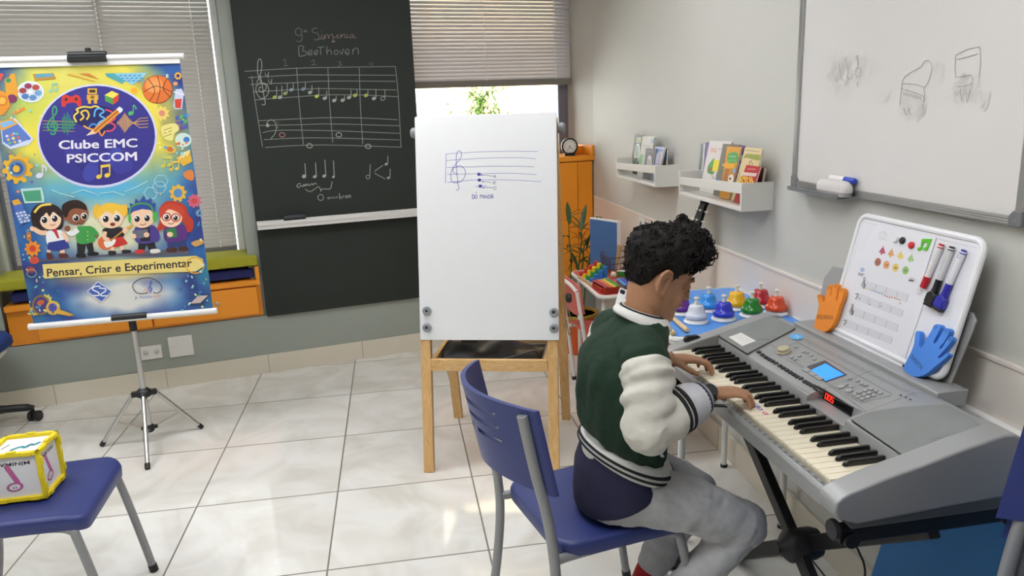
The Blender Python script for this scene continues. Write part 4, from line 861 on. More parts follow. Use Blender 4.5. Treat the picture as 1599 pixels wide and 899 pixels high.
# ================================================================== white board on the right wall
m_wb = mat('whiteboard_enamel', 'dcd9d5', 0.2, var=0.015); m_cor = mat('grey_corner_cap', '6f7072', 0.45)
t = thing('whiteboard', 'large framed whiteboard with rubbed-out sketches on the right wall', 'whiteboard', (XR, -0.45, 1.2))
y0, y1, z0, z1 = 0.02, -0.93, 1.206, 1.86; XW = XR-0.014
mb = MB(); mb.bx(XW, XR-0.001, y1+0.01, y0-0.01, z0+0.01, z1-0.01); brd = mb.build('panel', m_wb, t, smooth=False)
for nm, b_ in (('bottom', (XW-0.008, XR-0.0005, y1+0.03, y0-0.03, z0, z0+0.02)), ('top', (XW-0.008, XR-0.0005, y1+0.03, y0-0.03, z1-0.02, z1)), ('l', (XW-0.008, XR-0.0005, y0-0.02, y0, z0+0.03, z1-0.03)), ('r', (XW-0.008, XR-0.0005, y1, y1+0.02, z0+0.03, z1-0.03))):
    mb = MB(); mb.bx(*b_)
    if nm == 'bottom':
        for q_ in range(3): mb.bx(XW-0.0092, XW-0.008, y1+0.03, y0-0.03, z0+0.002+q_*0.006, z0+0.005+q_*0.006)
    mb.build('frame_rail', m_alu, t, smooth=False, bevel=0.0015)
for yy, zz, sy_, sz_ in ((y0, z0, -1, 1), (y1, z0, 1, 1), (y0, z1, -1, -1), (y1, z1, 1, -1)):
    mb = MB(frame((XW-0.0105, yy, zz), (0, sy_, 0), (0, 0, sz_), (1, 0, 0))); mb.prism([(-0.002, -0.002), (0.034, -0.002), (0.034, 0.022), (0.022, 0.034), (-0.002, 0.034)], 0, 0.0105); c_ = mb.build('corner_cap', m_cor, t, smooth=False, bevel=0.003)
    mb = MB(frame((XW-0.0118, yy+sy_*0.012, zz+sz_*0.012), (0, 1, 0), (0, 0, 1), (1, 0, 0))); mb.lathe([(0.003, 0.0), (0.003, 0.001)], 10); mb.build('screw', m_ch, c_)
mb = MB(); mb.bx(XW-0.05, XW-0.0095, -0.315, -0.03, z0-0.006, z0); mb.bx(XW-0.05, XW-0.046, -0.315, -0.03, z0+0.0005, z0+0.007); mb.build('pen_tray', m_cor, t, smooth=False, bevel=0.001)
class Sketches:      # each rubbed-out sketch is a drawing of its own
    def __init__(s): s.a = [Art(lambda x, y: hit(x, y, (XW, 0, 0), (-1, 0, 0)), (-1, 0, 0)) for _ in range(3)]
    def line(s, p, *r): s.a[0 if p[0][0] < 1360 else (1 if p[0][0] < 1477 else 2)].line(p, *r)
A = Sketches()
def w7(pts): return [(1220+a/2.496, b/2.496) for a, b in pts]
rr = random.Random(5)
def smudge(cx, cy, rx, ry, n, c):
    for i in range(n):
        a = rr.uniform(0, 2*PI); k = rr.random()**0.5; x = cx+rx*k*math.cos(a); y = cy+ry*k*math.sin(a); l = rr.uniform(14, 40)
        A.line(w7([(x-l*0.3, y+l*0.6), (x, y), (x+l*0.25, y-l*0.55)]), rr.uniform(2.5, 7.5), rr.choice(c), 3)
LG = ['#d4d1cc', '#d0cdc8', '#d6d3ce']; MG = ['#c6c3be', '#cbc8c3', '#c0bdb8']
smudge(265, 275, 75, 75, 60, LG); smudge(230, 290, 40, 60, 22, MG); smudge(510, 400, 55, 60, 40, LG); smudge(720, 350, 60, 60, 46, LG); smudge(712, 340, 34, 36, 18, MG); smudge(612, 280, 14, 30, 10, LG); smudge(410, 370, 16, 14, 8, LG); smudge(545, 440, 12, 30, 8, MG); smudge(790, 390, 18, 30, 8, LG)
SK = '#969490'
for pts in ([(295,215),(300,260),(290,290),(305,300),(312,275),(300,262),(286,280)], [(250,225),(262,270),(258,300),(275,305),(282,285)], [(225,240),(235,300),(245,315)], [(296,318),(300,338)], [(300,215),(302,255)]): A.line(w7(pts), 0.8, SK, 3)
for pts in ([(470,345),(478,305),(510,280),(545,262),(560,238),(580,240),(588,270),(575,318),(555,345)], [(470,325),(555,340),(552,425)], [(465,345),(552,372),(556,400)], [(470,350),(462,410)], [(478,420),(490,450),(498,420),(505,450)]): A.line(w7(pts), 0.9, SK, 3)
for k in range(9): A.line(w7([(478+k*8, 358+k*2), (480+k*8, 372+k*2)]), 1.2, '#a09d99')
for pts in ([(682,215),(775,182),(772,300)], [(690,232),(768,210)], [(682,215),(680,300),(740,292),(742,330),(684,338)], [(700,345),(705,395),(720,345),(725,400),(738,350)], [(770,185),(778,190),(776,198)]): A.line(w7(pts), 0.9, SK, 2)
for a_ in A.a: a_.build('rubbed_sketch', brd, 0.4)
p = hit(1302, 292, (XW-0.03, 0, 0), (1, 0, 0))
t = thing('whiteboard_eraser', 'pale translucent eraser on the whiteboard pen tray', 'eraser', (XW-0.028, p.y, z0+0.0005))
mb = MB(Matrix.Translation((XW-0.028, p.y, z0+0.0005))); mb.prism(rrect(-0.018, 0.018, -0.075, 0.075, 0.016), 0, 0.012); mb.build('pad', mat('grey_felt', '9c9a97', 0.9), t)
mb = MB(Matrix.Translation((XW-0.028, p.y, z0+0.013)))
pr = [(1.0, 0), (1.0, 0.012), (0.9, 0.022), (0.7, 0.029), (0.4, 0.032)]; rings = [[(x*k, y*(0.5+0.5*k), z) for x, y in rrect(-0.018, 0.018, -0.078, 0.078, 0.016)] for k, z in pr]
mb.loft(rings); mb.build('shell', mat('frosted_plastic', 'cfcac8', 0.35, var=0.05), t)
p = hit(1311, 277, (XW-0.018, 0, 0), (1, 0, 0)); zz = 1.254
t = thing('marker', 'white marker with a blue cap resting on the eraser of the wall whiteboard', 'marker', (XW-0.012, p.y, zz-0.008))
mb = MB(); mb.tube([(XW-0.012, p.y+0.055, zz), (XW-0.012, p.y-0.02, zz-0.001)], 0.008, 12); mb.build('barrel', m_white, t)
mb = MB(); mb.tube([(XW-0.012, p.y-0.02, zz-0.001), (XW-0.012, p.y-0.066, zz-0.002), (XW-0.012, p.y-0.07, zz-0.002)], [0.0092, 0.0088, 0.006], 12); mb.build('cap', mat('blue_cap', '1f3fae', 0.4), t)

# ================================================================== two picture ledges with books
m_sh = mat('white_shelf_board', 'd6d4cc', 0.45, var=0.02)
def shelf(lab, yr, yl, zb):
    t = thing('wall_shelf', lab, 'shelf', (XR-0.06, (yr+yl)/2, zb)); xf = 2.077
    mb = MB(); mb.bx(xf+0.002, XR-0.001, yr+0.0125, yl-0.0125, zb, zb+0.012); mb.build('bottom_board', m_sh, t, smooth=False, bevel=0.001)
    for y in (yr, yl-0.012): mb = MB(); mb.bx(xf, XR-0.001, y, y+0.012, zb, zb+0.101); mb.build('end_panel', m_sh, t, smooth=False, bevel=0.001)
    mb = MB(); mb.bx(XR-0.013, XR-0.001, yr+0.0125, yl-0.0125, zb+0.0125, zb+0.085); mb.build('back_board', m_sh, t, smooth=False, bevel=0.001)
    mb = MB(); a, b = yr+0.0125, yl-0.0125; vs = [(xf+x, y, z) for x in (0.001, 0.013) for y, z in ((a, zb+0.063), (a, zb+0.101), (b, zb+0.074), (b, zb+0.043))]
    mb.add(vs, [(0,1,2,3), (7,6,5,4), (0,4,5,1), (1,5,6,2), (2,6,7,3), (3,7,4,0)]); mb.build('front_rail', m_sh, t, smooth=False, bevel=0.001)
shelf('white wall shelf farther from the whiteboard, holding the fewer books', 1.07, 1.70, 1.105)
shelf('white wall shelf nearer the whiteboard, full of picture books', 0.174, 0.775, 1.104)
G1 = 'books on the farther shelf'; G2 = 'books on the nearer shelf'
def book(lab, quad, x, th, cover, spine, group, art=None, zfloor=1.118, fx=None):
    ymin = 1.087 if group == G1 else 0.191
    """quad: top left, top right, bottom right, bottom left of the cover as seen; the cover stands in the plane x and the book rests on the shelf"""
    Q = [hit(px, py, (x, 0, 0), (1, 0, 0)) for px, py in quad]
    def down(a, b):
        k = (zfloor-a.z)/(b.z-a.z); return a+(b-a)*k
    Q[3] = down(Q[0], Q[3]); Q[2] = down(Q[1], Q[2])
    for q_ in Q[2:]: q_.y = max(q_.y, ymin)
    if Q[3].y < Q[2].y+0.03: Q[3].y = Q[2].y+0.03
    t = thing('book', lab, 'book', (x, (Q[2].y+Q[3].y)/2, zfloor), group)
    mb = MB(frame((x, 0, 0), (0, -1, 0), (0, 0, 1), (-1, 0, 0))); P2 = [(-q_.y, q_.z) for q_ in Q]
    cx = sum(p_[0] for p_ in P2)/4; cy = sum(p_[1] for p_ in P2)/4
    mb.prism([(cx+(a-cx)*0.985, cy+(b-cy)*0.985) for a, b in P2], -th+0.001, -0.001); mb.build('pages', mat('book_paper', 'e6e1d4', 0.8), t, smooth=False)
    mb = MB(frame((x, 0, 0), (0, -1, 0), (0, 0, 1), (-1, 0, 0))); mb.prism(P2, -0.001, 0.0); mb.prism(P2, -th, -th+0.001)
    l = [P2[0], (P2[0][0]+0.0015, P2[0][1]), (P2[3][0]+0.0015, P2[3][1]), P2[3]]; mb.mi = 1; mb.prism(l, -th, 0.0)
    c_ = mb.build('cover', [ink(cover), ink(spine)], t, smooth=False)
    if art:
        A = Art(lambda px, py: hit(px, py, (x-0.0002, 0, 0), (1, 0, 0)), (-1, 0, 0), 0.00001, 0.00012); art(A); A.build('cover_print', c_, 0.4)
def scrib(A, x, y, w, h, c, sl=0.06, lw=0.7):
    n = max(4, int(w/1.3)); A.line([(x+w*i/n, y+sl*w*i/n-(h if i % 2 else 0)) for i in range(n+1)], lw, c)
def s1(pts): return [(980+a/11.24, 200+b/11.24) for a, b in pts]
def s2(pts): return [(1080+a/7.49, 210+b/7.49) for a, b in pts]
def a1(A):
    A.poly(s1([(165,165),(240,165),(236,205),(158,205)]), '#8f8a3a'); A.poly(s1([(150,215),(240,215),(236,255),(142,255)]), '#7a7630'); A.blob(s1([(150,290),(200,280),(220,400),(200,560),(150,620),(105,600),(120,420)]), '#b9c2b4'); A.blob(s1([(130,330),(190,320),(180,480),(140,470)]), '#5d7a68'); A.poly(s1([(120,520),(190,520),(170,630),(100,620)]), '#6f7466')
def a2(A):
    A.ell(*s1([(437,222)])[0], 2.2, 4.6, '#3f62a0'); scrib(A, *s1([(268,325)])[0], 12, 2.4, '#6a6a70'); A.poly(s1([(222,460),(275,460),(250,640),(190,630)]), '#5d9a58')
    A.line(s1([(300,170),(330,180),(350,175)]), 0.6, '#9a9aa0'); A.poly(s1([(300,340),(325,345),(300,430),(282,430)]), '#b8b4ac')
def a3(A):
    A.blob(s1([(350,520),(375,480),(410,490),(425,560),(420,690),(330,690)]), '#a8a8a6'); A.ell(*s1([(388,515)])[0], 2.4, 3.2, '#c8c6c2'); scrib(A, *s1([(345,420)])[0], 9, 1.4, '#8c8c8c')
def a4(A):
    A.poly(s1([(500,350),(630,365),(615,420),(490,410)]), '#7c90c4'); A.poly(s1([(545,460),(590,450),(560,650),(520,650)]), '#b69a98'); scrib(A, *s1([(520,440)])[0], 8, 1.4, '#5a6a94')
def a5(A): A.blob(s1([(625,470),(685,465),(680,560),(640,580),(610,560)]), '#4c86b6'); A.ell(*s1([(640,600)])[0], 2, 2.6, '#9a8460')
book('tall dark book with yellow title bands, leftmost on the farther shelf', s1([(128,112),(250,122),(190,640),(62,622)]), 2.168, 0.012, '#3a3a30', '#b8762a', G1, a1)
book('tall white book with a blue emblem on the farther shelf', s1([(262,142),(472,152),(400,660),(190,640)]), 2.150, 0.014, '#d2cfc6', '#c8c4ba', G1, a2)
book('dark grey book with a pale portrait on the farther shelf', s1([(322,352),(480,362),(420,692),(285,672)]), 2.128, 0.01, '#4d4e52', '#3c3d40', G1, a3)
book('pale blue and white book on the farther shelf', s1([(488,325),(645,345),(570,690),(432,680)]), 2.140, 0.01, '#c3cbe4', '#aab6d8', G1, a4)
book('narrow dark book with a blue patch at the right end of the farther shelf', s1([(645,355),(690,365),(672,640),(570,640)]), 2.160, 0.01, '#3c3e40', '#333537', G1, a5)
def d1(A): A.line(s2([(120,110),(110,300),(85,480)]), 3.0, '#54595a', 3); A.line(s2([(150,110),(140,300),(120,500)]), 1.6, '#d8dbe0', 3)
def d3(A):
    A.text('DO', *s2([(222,205)])[0], 9, '#d9783a', (1, 0.05), None, 0.02, width=9); scrib(A, *s2([(318,185)])[0], 6, 3.6, '#5a566a'); A.blob(s2([(268,280),(262,450),(200,455),(182,420),(200,350)]), '#4d9a4a'); A.ell(*s2([(215,410)])[0], 3, 4, '#8a6a3a'); A.poly(s2([(262,295),(335,305),(315,430),(240,430)]), '#ecd930'); A.line(s2([(235,450),(250,510),(285,500),(295,440)]), 1.0, '#8a8a86', 3); A.ell(*s2([(205,540)])[0], 0.8, 0.8, '#b84a4a')
def d4(A): A.ell(*s2([(318,545)])[0], 2.8, 4.0, '#5a8fd0'); A.ell(*s2([(345,425)])[0], 2.4, 2.4, '#5a7a50'); A.ell(*s2([(372,355)])[0], 1.8, 2, '#d9c060'); A.line(s2([(300,490),(340,480)]), 0.8, '#8a8478')
def d5(A):
    A.ell(*s2([(440,360)])[0], 8, 5.4, '#e9a92c'); A.blob(s2([(430,225),(520,205),(545,250),(535,320),(440,335),(420,300)]), '#3f9a44'); scrib(A, *s2([(440,265)])[0], 10, 3, '#dfe6c8'); scrib(A, *s2([(432,318)])[0], 12, 4, '#a8cf8a'); A.poly(s2([(385,390),(500,400),(450,595),(350,580)]), '#c08a3a')
    A.poly(s2([(395,400),(440,404),(410,585),(365,578)]), '#a86a2a'); A.blob(s2([(440,480),(480,470),(490,530),(455,560),(425,530)]), '#e8e2d4'); A.ell(*s2([(450,515)])[0], 1.8, 2.2, '#8a4a2a'); A.ell(*s2([(500,425)])[0], 2.2, 4, '#8aa8d8'); A.ell(*s2([(380,560)])[0], 2, 1.6, '#e6d04a')
def d6(A): A.poly(s2([(560,240),(600,240),(580,305),(552,300)]), '#dcd6c6'); A.ell(*s2([(578,375)])[0], 3.6, 5.4, '#5a8fc8'); A.poly(s2([(540,340),(505,600),(480,600),(520,345)]), '#e2cf9a')
def d7(A):
    scrib(A, *s2([(640,188)])[0], 20, 1.6, '#4a4238', 0.13); A.blob(s2([(615,250),(650,225),(720,230),(800,240),(795,300),(720,295),(650,270),(618,280)]), '#9aa04a'); scrib(A, *s2([(625,272)])[0], 21, 3.6, '#6a7a2a', 0.1); A.line(s2([(670,380),(690,300),(715,360)]), 0.9, '#7a4030', 3); A.ell(*s2([(770,325)])[0], 2.6, 3, '#d9c288'); A.line(s2([(520,480),(560,440),(540,540)]), 1.0, '#b89a5a', 3)
def d8(A):
    scrib(A, *s2([(655,410)])[0], 12, 2.2, '#f0c8c4'); A.poly(s2([(600,440),(768,455),(745,490),(588,478)]), '#e8dcd6'); scrib(A, *s2([(598,474)])[0], 20, 2.4, '#b84a4a')
    for i, (a, b) in enumerate(((590,505),(635,510),(690,515),(580,550),(640,555),(700,550))): A.blob(s2([(a-20,b-18),(a+18,b-14),(a+20,b+16),(a-16,b+18)]), ('#e8b82c', '#e6cf4a')[i % 2]); A.ell(*s2([(a, b)])[0], 1.0, 1.2, '#a8282c')
book('thin grey and white book at the far left of the nearer shelf', s2([(108,95),(165,92),(112,532),(62,525)]), 2.178, 0.008, '#aeb0ae', '#6d7270', G2, d1)
book('purple edged book partly hidden behind the white picture book', s2([(175,90),(225,92),(165,540),(115,535)]), 2.168, 0.009, '#77679a', '#6a5a8e', G2)
book('white picture book with a green and yellow drawing', s2([(212,72),(470,84),(370,590),(112,542)]), 2.159, 0.008, '#e2dcd8', '#d4cec8', G2, d3)
book('grey brown picture book behind the orange one', s2([(368,108),(560,122),(450,600),(275,572)]), 2.151, 0.007, '#7d776a', '#6a6458', G2, d4)
book('orange picture book with a green title blob', s2([(414,138),(578,150),(470,606),(345,584)]), 2.136, 0.008, '#d99a34', '#c8842a', G2, d5)
book('purple edged picture book with a blue face behind the cream one', s2([(572,128),(632,134),(540,612),(478,602)]), 2.146, 0.004, '#62418a', '#57397c', G2, d6)
book('cream picture book with green lettering', s2([(625,148),(825,170),(730,640),(500,604)]), 2.136, 0.008, '#dcc99a', '#c8b484', G2, d7)
book('small red book with yellow flowers, in front on the nearer shelf', s2([(640,358),(800,380),(715,640),(545,620)]), 2.126, 0.008, '#b8262e', '#8f1c24', G2, d8)
book('dark red narrow book at the right end of the nearer shelf', s2([(806,385),(846,396),(812,590),(740,580)]), 2.172, 0.012, '#6a2630', '#b9b2ac', G2)
# ================================================================== electronic keyboard on its stand
KA = math.radians(0.85)
KU = Vector((math.sin(KA), -math.cos(KA), 0)); KV = Vector((math.cos(KA), math.sin(KA), 0)); KO = Vector((1.673, -0.229, 0))
TK = frame(KO, KV, -KU, (0, 0, 1))            # local: x = depth away from the player, y = -u (u runs along the keys towards the camera)
def kp(u, v, z): return KO+KU*u+KV*v+Vector((0, 0, z))
m_kb = mat('silver_grey_plastic', '9c9d9c', 0.42, metal=0.25, var=0.03, vs=4); m_kb2 = mat('grey_keyboard_underside', '6f706c', 0.55, var=0.05); m_spk = mat('grey_speaker_cover', '7b7e7c', 0.6, var=0.14, vs=14, bump=0.25, bs=350)
m_wkey = mat('ivory_key', 'e6dcc4', 0.32, var=0.01); m_bkey = mat('black_key', '121213', 0.3, var=0.03); m_btn = mat('black_button', '1c1d20', 0.4); m_gbtn = mat('silver_button', 'a3a4a3', 0.35, metal=0.3)
t = kbd = thing('keyboard', 'silver electronic keyboard with ivory keys the boy is playing', 'keyboard', kp(0.42, 0.18, 0.665))
def sect(u0, u1, prof, mb):
    """profile of (v, z) points extruded from u0 to u1"""
    mb.add([kp(u, v, z) for u in (u0, u1) for v, z in prof], [tuple(range(len(prof)-1, -1, -1)), tuple(range(len(prof), 2*len(prof)))]+[(i, (i+1) % len(prof), len(prof)+(i+1) % len(prof), len(prof)+i) for i in range(len(prof))])
cheek = [(0.02, 0.682), (-0.022, 0.698), (-0.03, 0.715), (-0.028, 0.733), (-0.016, 0.744), (0.0, 0.7515), (0.07, 0.772), (0.15, 0.791), (0.24, 0.815), (0.325, 0.834), (0.352, 0.833), (0.364, 0.826), (0.398, 0.755), (0.4, 0.72), (0.38, 0.70)]
for u0, u1, nm in ((-0.05, -0.002, 'far'), (0.847, 0.905, 'near')):
    mb = MB(); sect(u0, u1, cheek, mb); mb.build('end_cheek', m_kb, t, bevel=0.005, seg=3)
mb = MB(); sect(-0.0018, 0.8468, [(-0.022, 0.695), (-0.024, 0.73), (-0.018, 0.738), (-0.004, 0.738), (-0.003, 0.716), (0.2, 0.716), (0.2, 0.69)], mb); mb.build('key_slip', m_kb, t, bevel=0.002)
full = [(0.149, 0.717), (0.149, 0.772), (0.153, 0.781), (0.165, 0.7865), (0.325, 0.829), (0.36, 0.824), (0.396, 0.752), (0.398, 0.717)]
notch = [(0.149, 0.717), (0.149, 0.766), (0.19, 0.769), (0.195, 0.7945), (0.325, 0.829), (0.36, 0.824), (0.396, 0.752), (0.398, 0.717)]
for u0, u1, pr in ((-0.0018, 0.5, full), (0.5001, 0.655, notch), (0.6551, 0.8468, full)):
    mb = MB(); sect(u0, u1, pr, mb); mb.build('control_panel', m_kb, t, bevel=0.0012)
mb = MB(); sect(-0.035, 0.89, [(0.02, 0.662), (0.0, 0.69), (0.2, 0.6895), (0.2, 0.712), (0.37, 0.70), (0.345, 0.662)], mb); mb.build('base_tray', m_kb2, t, bevel=0.003)
# keys
pitch = 0.8445/36
mbk = MB(); mbk.bx(0.0, 0.147, -0.0109, 0.0109, 0.729, 0.75); mbk.bx(-0.0025, 0.0005, -0.0109, 0.0109, 0.742, 0.75)
kw = None; o_rel = kbd.location
def place_key(src, u):
    c = src.copy(); COL.objects.link(c); c.parent = kbd; c.location = KO+KU*u-o_rel; return c
def key_obj(name, mb, m):
    me = mb.mesh(name, m); ob = bpy.data.objects.new(name, me); COL.objects.link(ob); ob.parent = kbd; ob.rotation_euler = (0, 0, KA)
    b = ob.modifiers.new('bevel', 'BEVEL'); b.width = 0.0012; b.segments = 2; return ob
w0 = key_obj('white_key', mbk, m_wkey); w0.location = KO+KU*(pitch*0.5)-o_rel
for i in range(1, 36): place_key(w0, pitch*(i+0.5))
mbk = MB(); mbk.loft([[(0.053, -0.0052, 0.7505), (0.147, -0.0052, 0.7505), (0.147, 0.0052, 0.7505), (0.053, 0.0052, 0.7505)], [(0.0565, -0.0047, 0.7575), (0.147, -0.0047, 0.7575), (0.147, 0.0047, 0.7575), (0.0565, 0.0047, 0.7575)], [(0.064, -0.004, 0.7625), (0.147, -0.004, 0.7635), (0.147, 0.004, 0.7635), (0.064, 0.004, 0.7625)]])
b0 = key_obj('black_key', mbk, m_bkey); first = True
for o_ in range(5):
    for k_, d_ in ((1, -0.0016), (2, 0.0016), (4, -0.0022), (5, 0), (6, 0.0022)):
        u = pitch*(o_*7+k_)+d_
        if first: b0.location = KO+KU*u-o_rel; first = False
        else: place_key(b0, u)
# panel: buttons, dial, displays placed on the sloping panel
PO = kp(0, 0.165, 0.7868); PUP = (KV*0.16+Vector((0, 0, 0.0425))).normalized(); PN = KU.cross(PUP).normalized()
if PN.z < 0: PN = -PN
TP = frame(PO, -KU, PUP, PN) if (-KU).cross(PUP).dot(PN) > 0 else frame(PO, KU, PUP, PN)
TPI = TP.inverted()
def p3(x, y): return hit(1180+x/4.993, 520+y/4.993, PO, PN)
def lp(x, y): q_ = TPI @ p3(x, y); return (q_.x, q_.y)
def button(x, y, w, h, m, name='button', r=None, z=0.003):
    a, b = lp(x, y); mb = MB(TP @ Matrix.Translation((a, b, 0.0002)))
    if r: mb.lathe([(r, 0), (r, z*0.7), (r*0.8, z)], 14)
    else: mb.prism(rrect(-w/2, w/2, -h/2, h/2, min(w, h)*0.2, 2), 0, z)
    return mb.build(name, m, t)
for x, y in ((25,150),(52,172),(80,192),(106,208),(131,221),(215,275),(243,292),(270,309),(297,326),(322,342),(385,382),(410,396),(434,410),(459,420)): button(x, y, 0.014, 0.011, m_btn, 'style_button')
for x, y in ((159,237),(188,256),(352,356)): button(x, y, 0, 0, m_btn, 'round_button', 0.007)
for x, y in ((497,431),(533,452),(466,441),(505,466)): button(x, y, 0.017, 0.006, m_btn, 'style_button')
a, b = lp(222, 147); mb = MB(TP @ Matrix.Translation((a, b, 0.0002))); mb.lathe([(0.019, 0), (0.019, 0.004), (0.0165, 0.005), (0.0165, 0.012), (0.015, 0.0135)], 26); mb.build('data_dial', mat('beige_dial', 'b3ab8d', 0.4), t)
for x, y in ((318,110),(375,147),(405,156),(433,174),(460,207),(340,182),(283,192),(308,207),(738,356),(795,374),(828,398),(858,408),(706,404),(742,424)): button(x, y, 0, 0, m_gbtn, 'silver_button', 0.0055, 0.004)
for x, y in ((668,420),(730,450)): button(x, y, 0, 0, m_gbtn, 'silver_button', 0.009, 0.004)
for x, y in ((900,438),(938,452),(972,470),(855,450),(886,470),(922,488),(810,466),(843,485),(876,502),(768,482),(798,500),(832,517)): button(x, y, 0, 0, m_gbtn, 'number_button', 0.006, 0.004)
for x, y in ((398,292),(445,322),(494,352)): button(x, y, 0.026, 0.013, m_gbtn, 'soft_button', None, 0.0025)
bz = [lp(*q_) for q_ in ((432,262),(545,218),(716,325),(590,372),(470,318))]; mb = MB(TP); mb.prism([lp(*q_) for q_ in ((400,262),(540,214),(712,326),(548,382))], 0.0002, 0.0012); lcd = mb.build('display_bezel', mat('dark_bezel', '4b4d50', 0.35), t)
m_lcd = mat('blue_backlit_display', '2f86ff', 0.3, var=0.04, vs=30, emit=0.9); mb = MB(TP); mb.prism([lp(*q_) for q_ in ((432,292),(546,240),(690,326),(548,376))], 0.0013, 0.0018); mb.build('display', m_lcd, lcd)
# led window in the notch
NPO = kp(0.5, 0.1942, 0.78); NPN = (-KV+Vector((0, 0, 0.25))).normalized()
mb = MB(); sect(0.506, 0.62, [(0.1875, 0.7712), (0.1915, 0.792), (0.1955, 0.792), (0.1955, 0.7712)], mb); led = mb.build('led_window', mat('black_led_window', '0b0b0d', 0.15), t, smooth=False)
m_led = mat('red_led_segment', 'ff2a18', 0.4, var=0, emit=2.2); mb = MB()
SEG = {'0': 'abcdef', '5': 'afgcd'}
def seg(mb, u, ch):
    w, h = 0.0085, 0.013
    S_ = {'a': (0, h, w, h), 'g': (0, h/2, w, h/2), 'd': (0, 0, w, 0), 'f': (0, h/2, 0, h), 'e': (0, 0, 0, h/2), 'b': (w, h/2, w, h), 'c': (w, 0, w, h/2)}
    for k_ in SEG[ch]:
        x0, y0, x1, y1 = S_[k_]; f = lambda x, y: kp(u+x, 0.1884+(y+0.004)*0.19-0.0009, 0.7755+y)
        mb.bar(f(x0, y0), f(x1, y1), 0.0018, 0.0012)
for i, ch in enumerate('005'): seg(mb, 0.515+i*0.0125, ch)
mb.build('led_digits', m_led, led, smooth=False)
# speaker covers
def p1(x, y): return hit(1060+x/7.49, 480+y/7.49, PO, PN)
def p5(x, y): return hit(1240+x/2.504, 540+y/2.504, PO, PN)
def cover(pts, fn):
    q_ = [(TPI @ fn(*p)) for p in pts]; P2 = [(v.x, v.y, 0) for v in q_]; out = []
    n = len(P2)
    for i in range(n):      # round the corners
        a, b, c = Vector(P2[i-1]), Vector(P2[i]), Vector(P2[(i+1) % n]); r = min(0.012, (a-b).length*.4, (c-b).length*.4)
        s_ = b+(a-b).normalized()*r; e_ = b+(c-b).normalized()*r
        for k in range(5): f = k/4; v = s_.lerp(b, f).lerp(b.lerp(e_, f), f); out.append((v.x, v.y))
    c_ = sum((Vector((a, b, 0)) for a, b in out), Vector())/len(out); mb = MB(TP); mb.prism(out, 0.0003, 0.0045); sc__ = mb.build('speaker_cover', m_spk, t, bevel=0.0018); mb = MB(TP); mb.prism([(c_.x+(a-c_.x)*1.02, c_.y+(b-c_.y)*1.02) for a, b in out], 0.0001, 0.0007); mb.build('speaker_gap', m_dark, sc__, smooth=False); return sc__
cover([(462,335),(800,200),(1060,112),(1140,128),(1372,252),(1180,352),(830,535),(806,552)], p1)
cover([(222,290),(300,262),(430,243),(592,234),(690,286),(778,347),(620,392),(478,446),(440,440)], p5)
A = Art(lambda x, y: hit(x, y, PO, PN), PN, 0.00001, 0.0004); pl = lambda pts: [(1180+a/4.993, 520+b/4.993) for a, b in pts]
DG = '#4f5153'
A.line(pl([(132,146),(325,70),(1062,474),(1045,488),(822,545),(372,276)]), 0.5, DG, 0, True); A.line(pl([(0,230),(470,500)]), 0.5, DG); A.line(pl([(30,128),(120,90),(860,610)]), 0.5, DG); A.line(pl([(540,480),(860,620)]), 0.5, DG)
rr = random.Random(4)
for i in range(34):
    f = i/33; x = 380+f*860; y = 62+f*432
    for k in range(4): l = rr.uniform(14, 30); A.line(pl([(x-20+k*13+rr.uniform(-3,3), y-22+k*14), (x-20+k*13+l*.8, y-22+k*14-l*.2)]), 0.35, '#6d6f70')
for i in range(40): x = rr.uniform(200, 900); f = (x-200)/700; y = 110+f*380+rr.uniform(-20, 70); A.line(pl([(x, y), (x+18, y+8)]), 0.3, '#707273')
A.ell(1180+318/4.993, 520+32/4.993, 10.5, 4.6, '#58a4d8', 0.05); A.line(pl([(300,34),(318,24),(340,32),(322,42),(330,28)]), 0.6, '#bfe0f2', 3)
for x in (1130, 1170, 1205): A.poly(pl([(x,y) for x,y in ((x,482+(x-1130)*.45),(x+16,490+(x-1130)*.45),(x+6,498+(x-1130)*.45),(x-10,490+(x-1130)*.45))]), '#3c3e40')
A.build('panel_print', t, 0.5)
PO2 = PO+PN*0.0046; A = Art(lambda x, y: hit(x, y, PO2, PN), PN, 0.00001, 0.0002)
A.poly([(1060+x/7.49, 480+y/7.49) for x, y in ((582,345),(728,293),(902,390),(742,452))], '#d9d7d2')
for k in range(5): A.line([(1060+(640+k*34)/7.49, 480+(338+k*17)/7.49), (1060+(720+k*34)/7.49, 480+(312+k*17)/7.49)], 0.3, '#9a9894')
A.build('paper_label', t, 0.7); A = Art(lambda x, y: hit(x, y, PO2, PN), PN, 0.00001, 0.0006)
for pts in (((920,380),(1000,370),(1060,380)), ((1110,350),(1130,346))): A.line([(1060+x/7.49, 480+y/7.49) for x, y in pts], 0.6, '#5f6160', 3)
A.build('scuff_marks', t, 0.7); A = Art(lambda x, y: hit(x, y, PO2, PN), PN, 0.00001, 0.0006)
for pts in (((530,365),(580,360),(620,370)), ((490,410),(540,380),(560,395)), ((590,375),(650,340))): A.line([(1240+x/2.504, 540+y/2.504) for x, y in pts], 0.8, '#6a6c6b', 3)
A.build('scuff_marks', t, 0.7)
a_, b_ = hit(1076+0, 540, kp(0, 0.06, 0.757), (0, 0, 1)), None
mb = MB(frame(kp(-0.026, 0.075, 0.7735), KV, -KU, (0, 0, 1))); mb.loft([[(x*k, y*1.0, z) for x, y in rrect(-0.028, 0.028, -0.008, 0.008, 0.004, 2)] for k, z in ((1, -0.004), (0.95, 0.006), (0.6, 0.012))]); mb.build('pitch_wheel', m_btn, t)
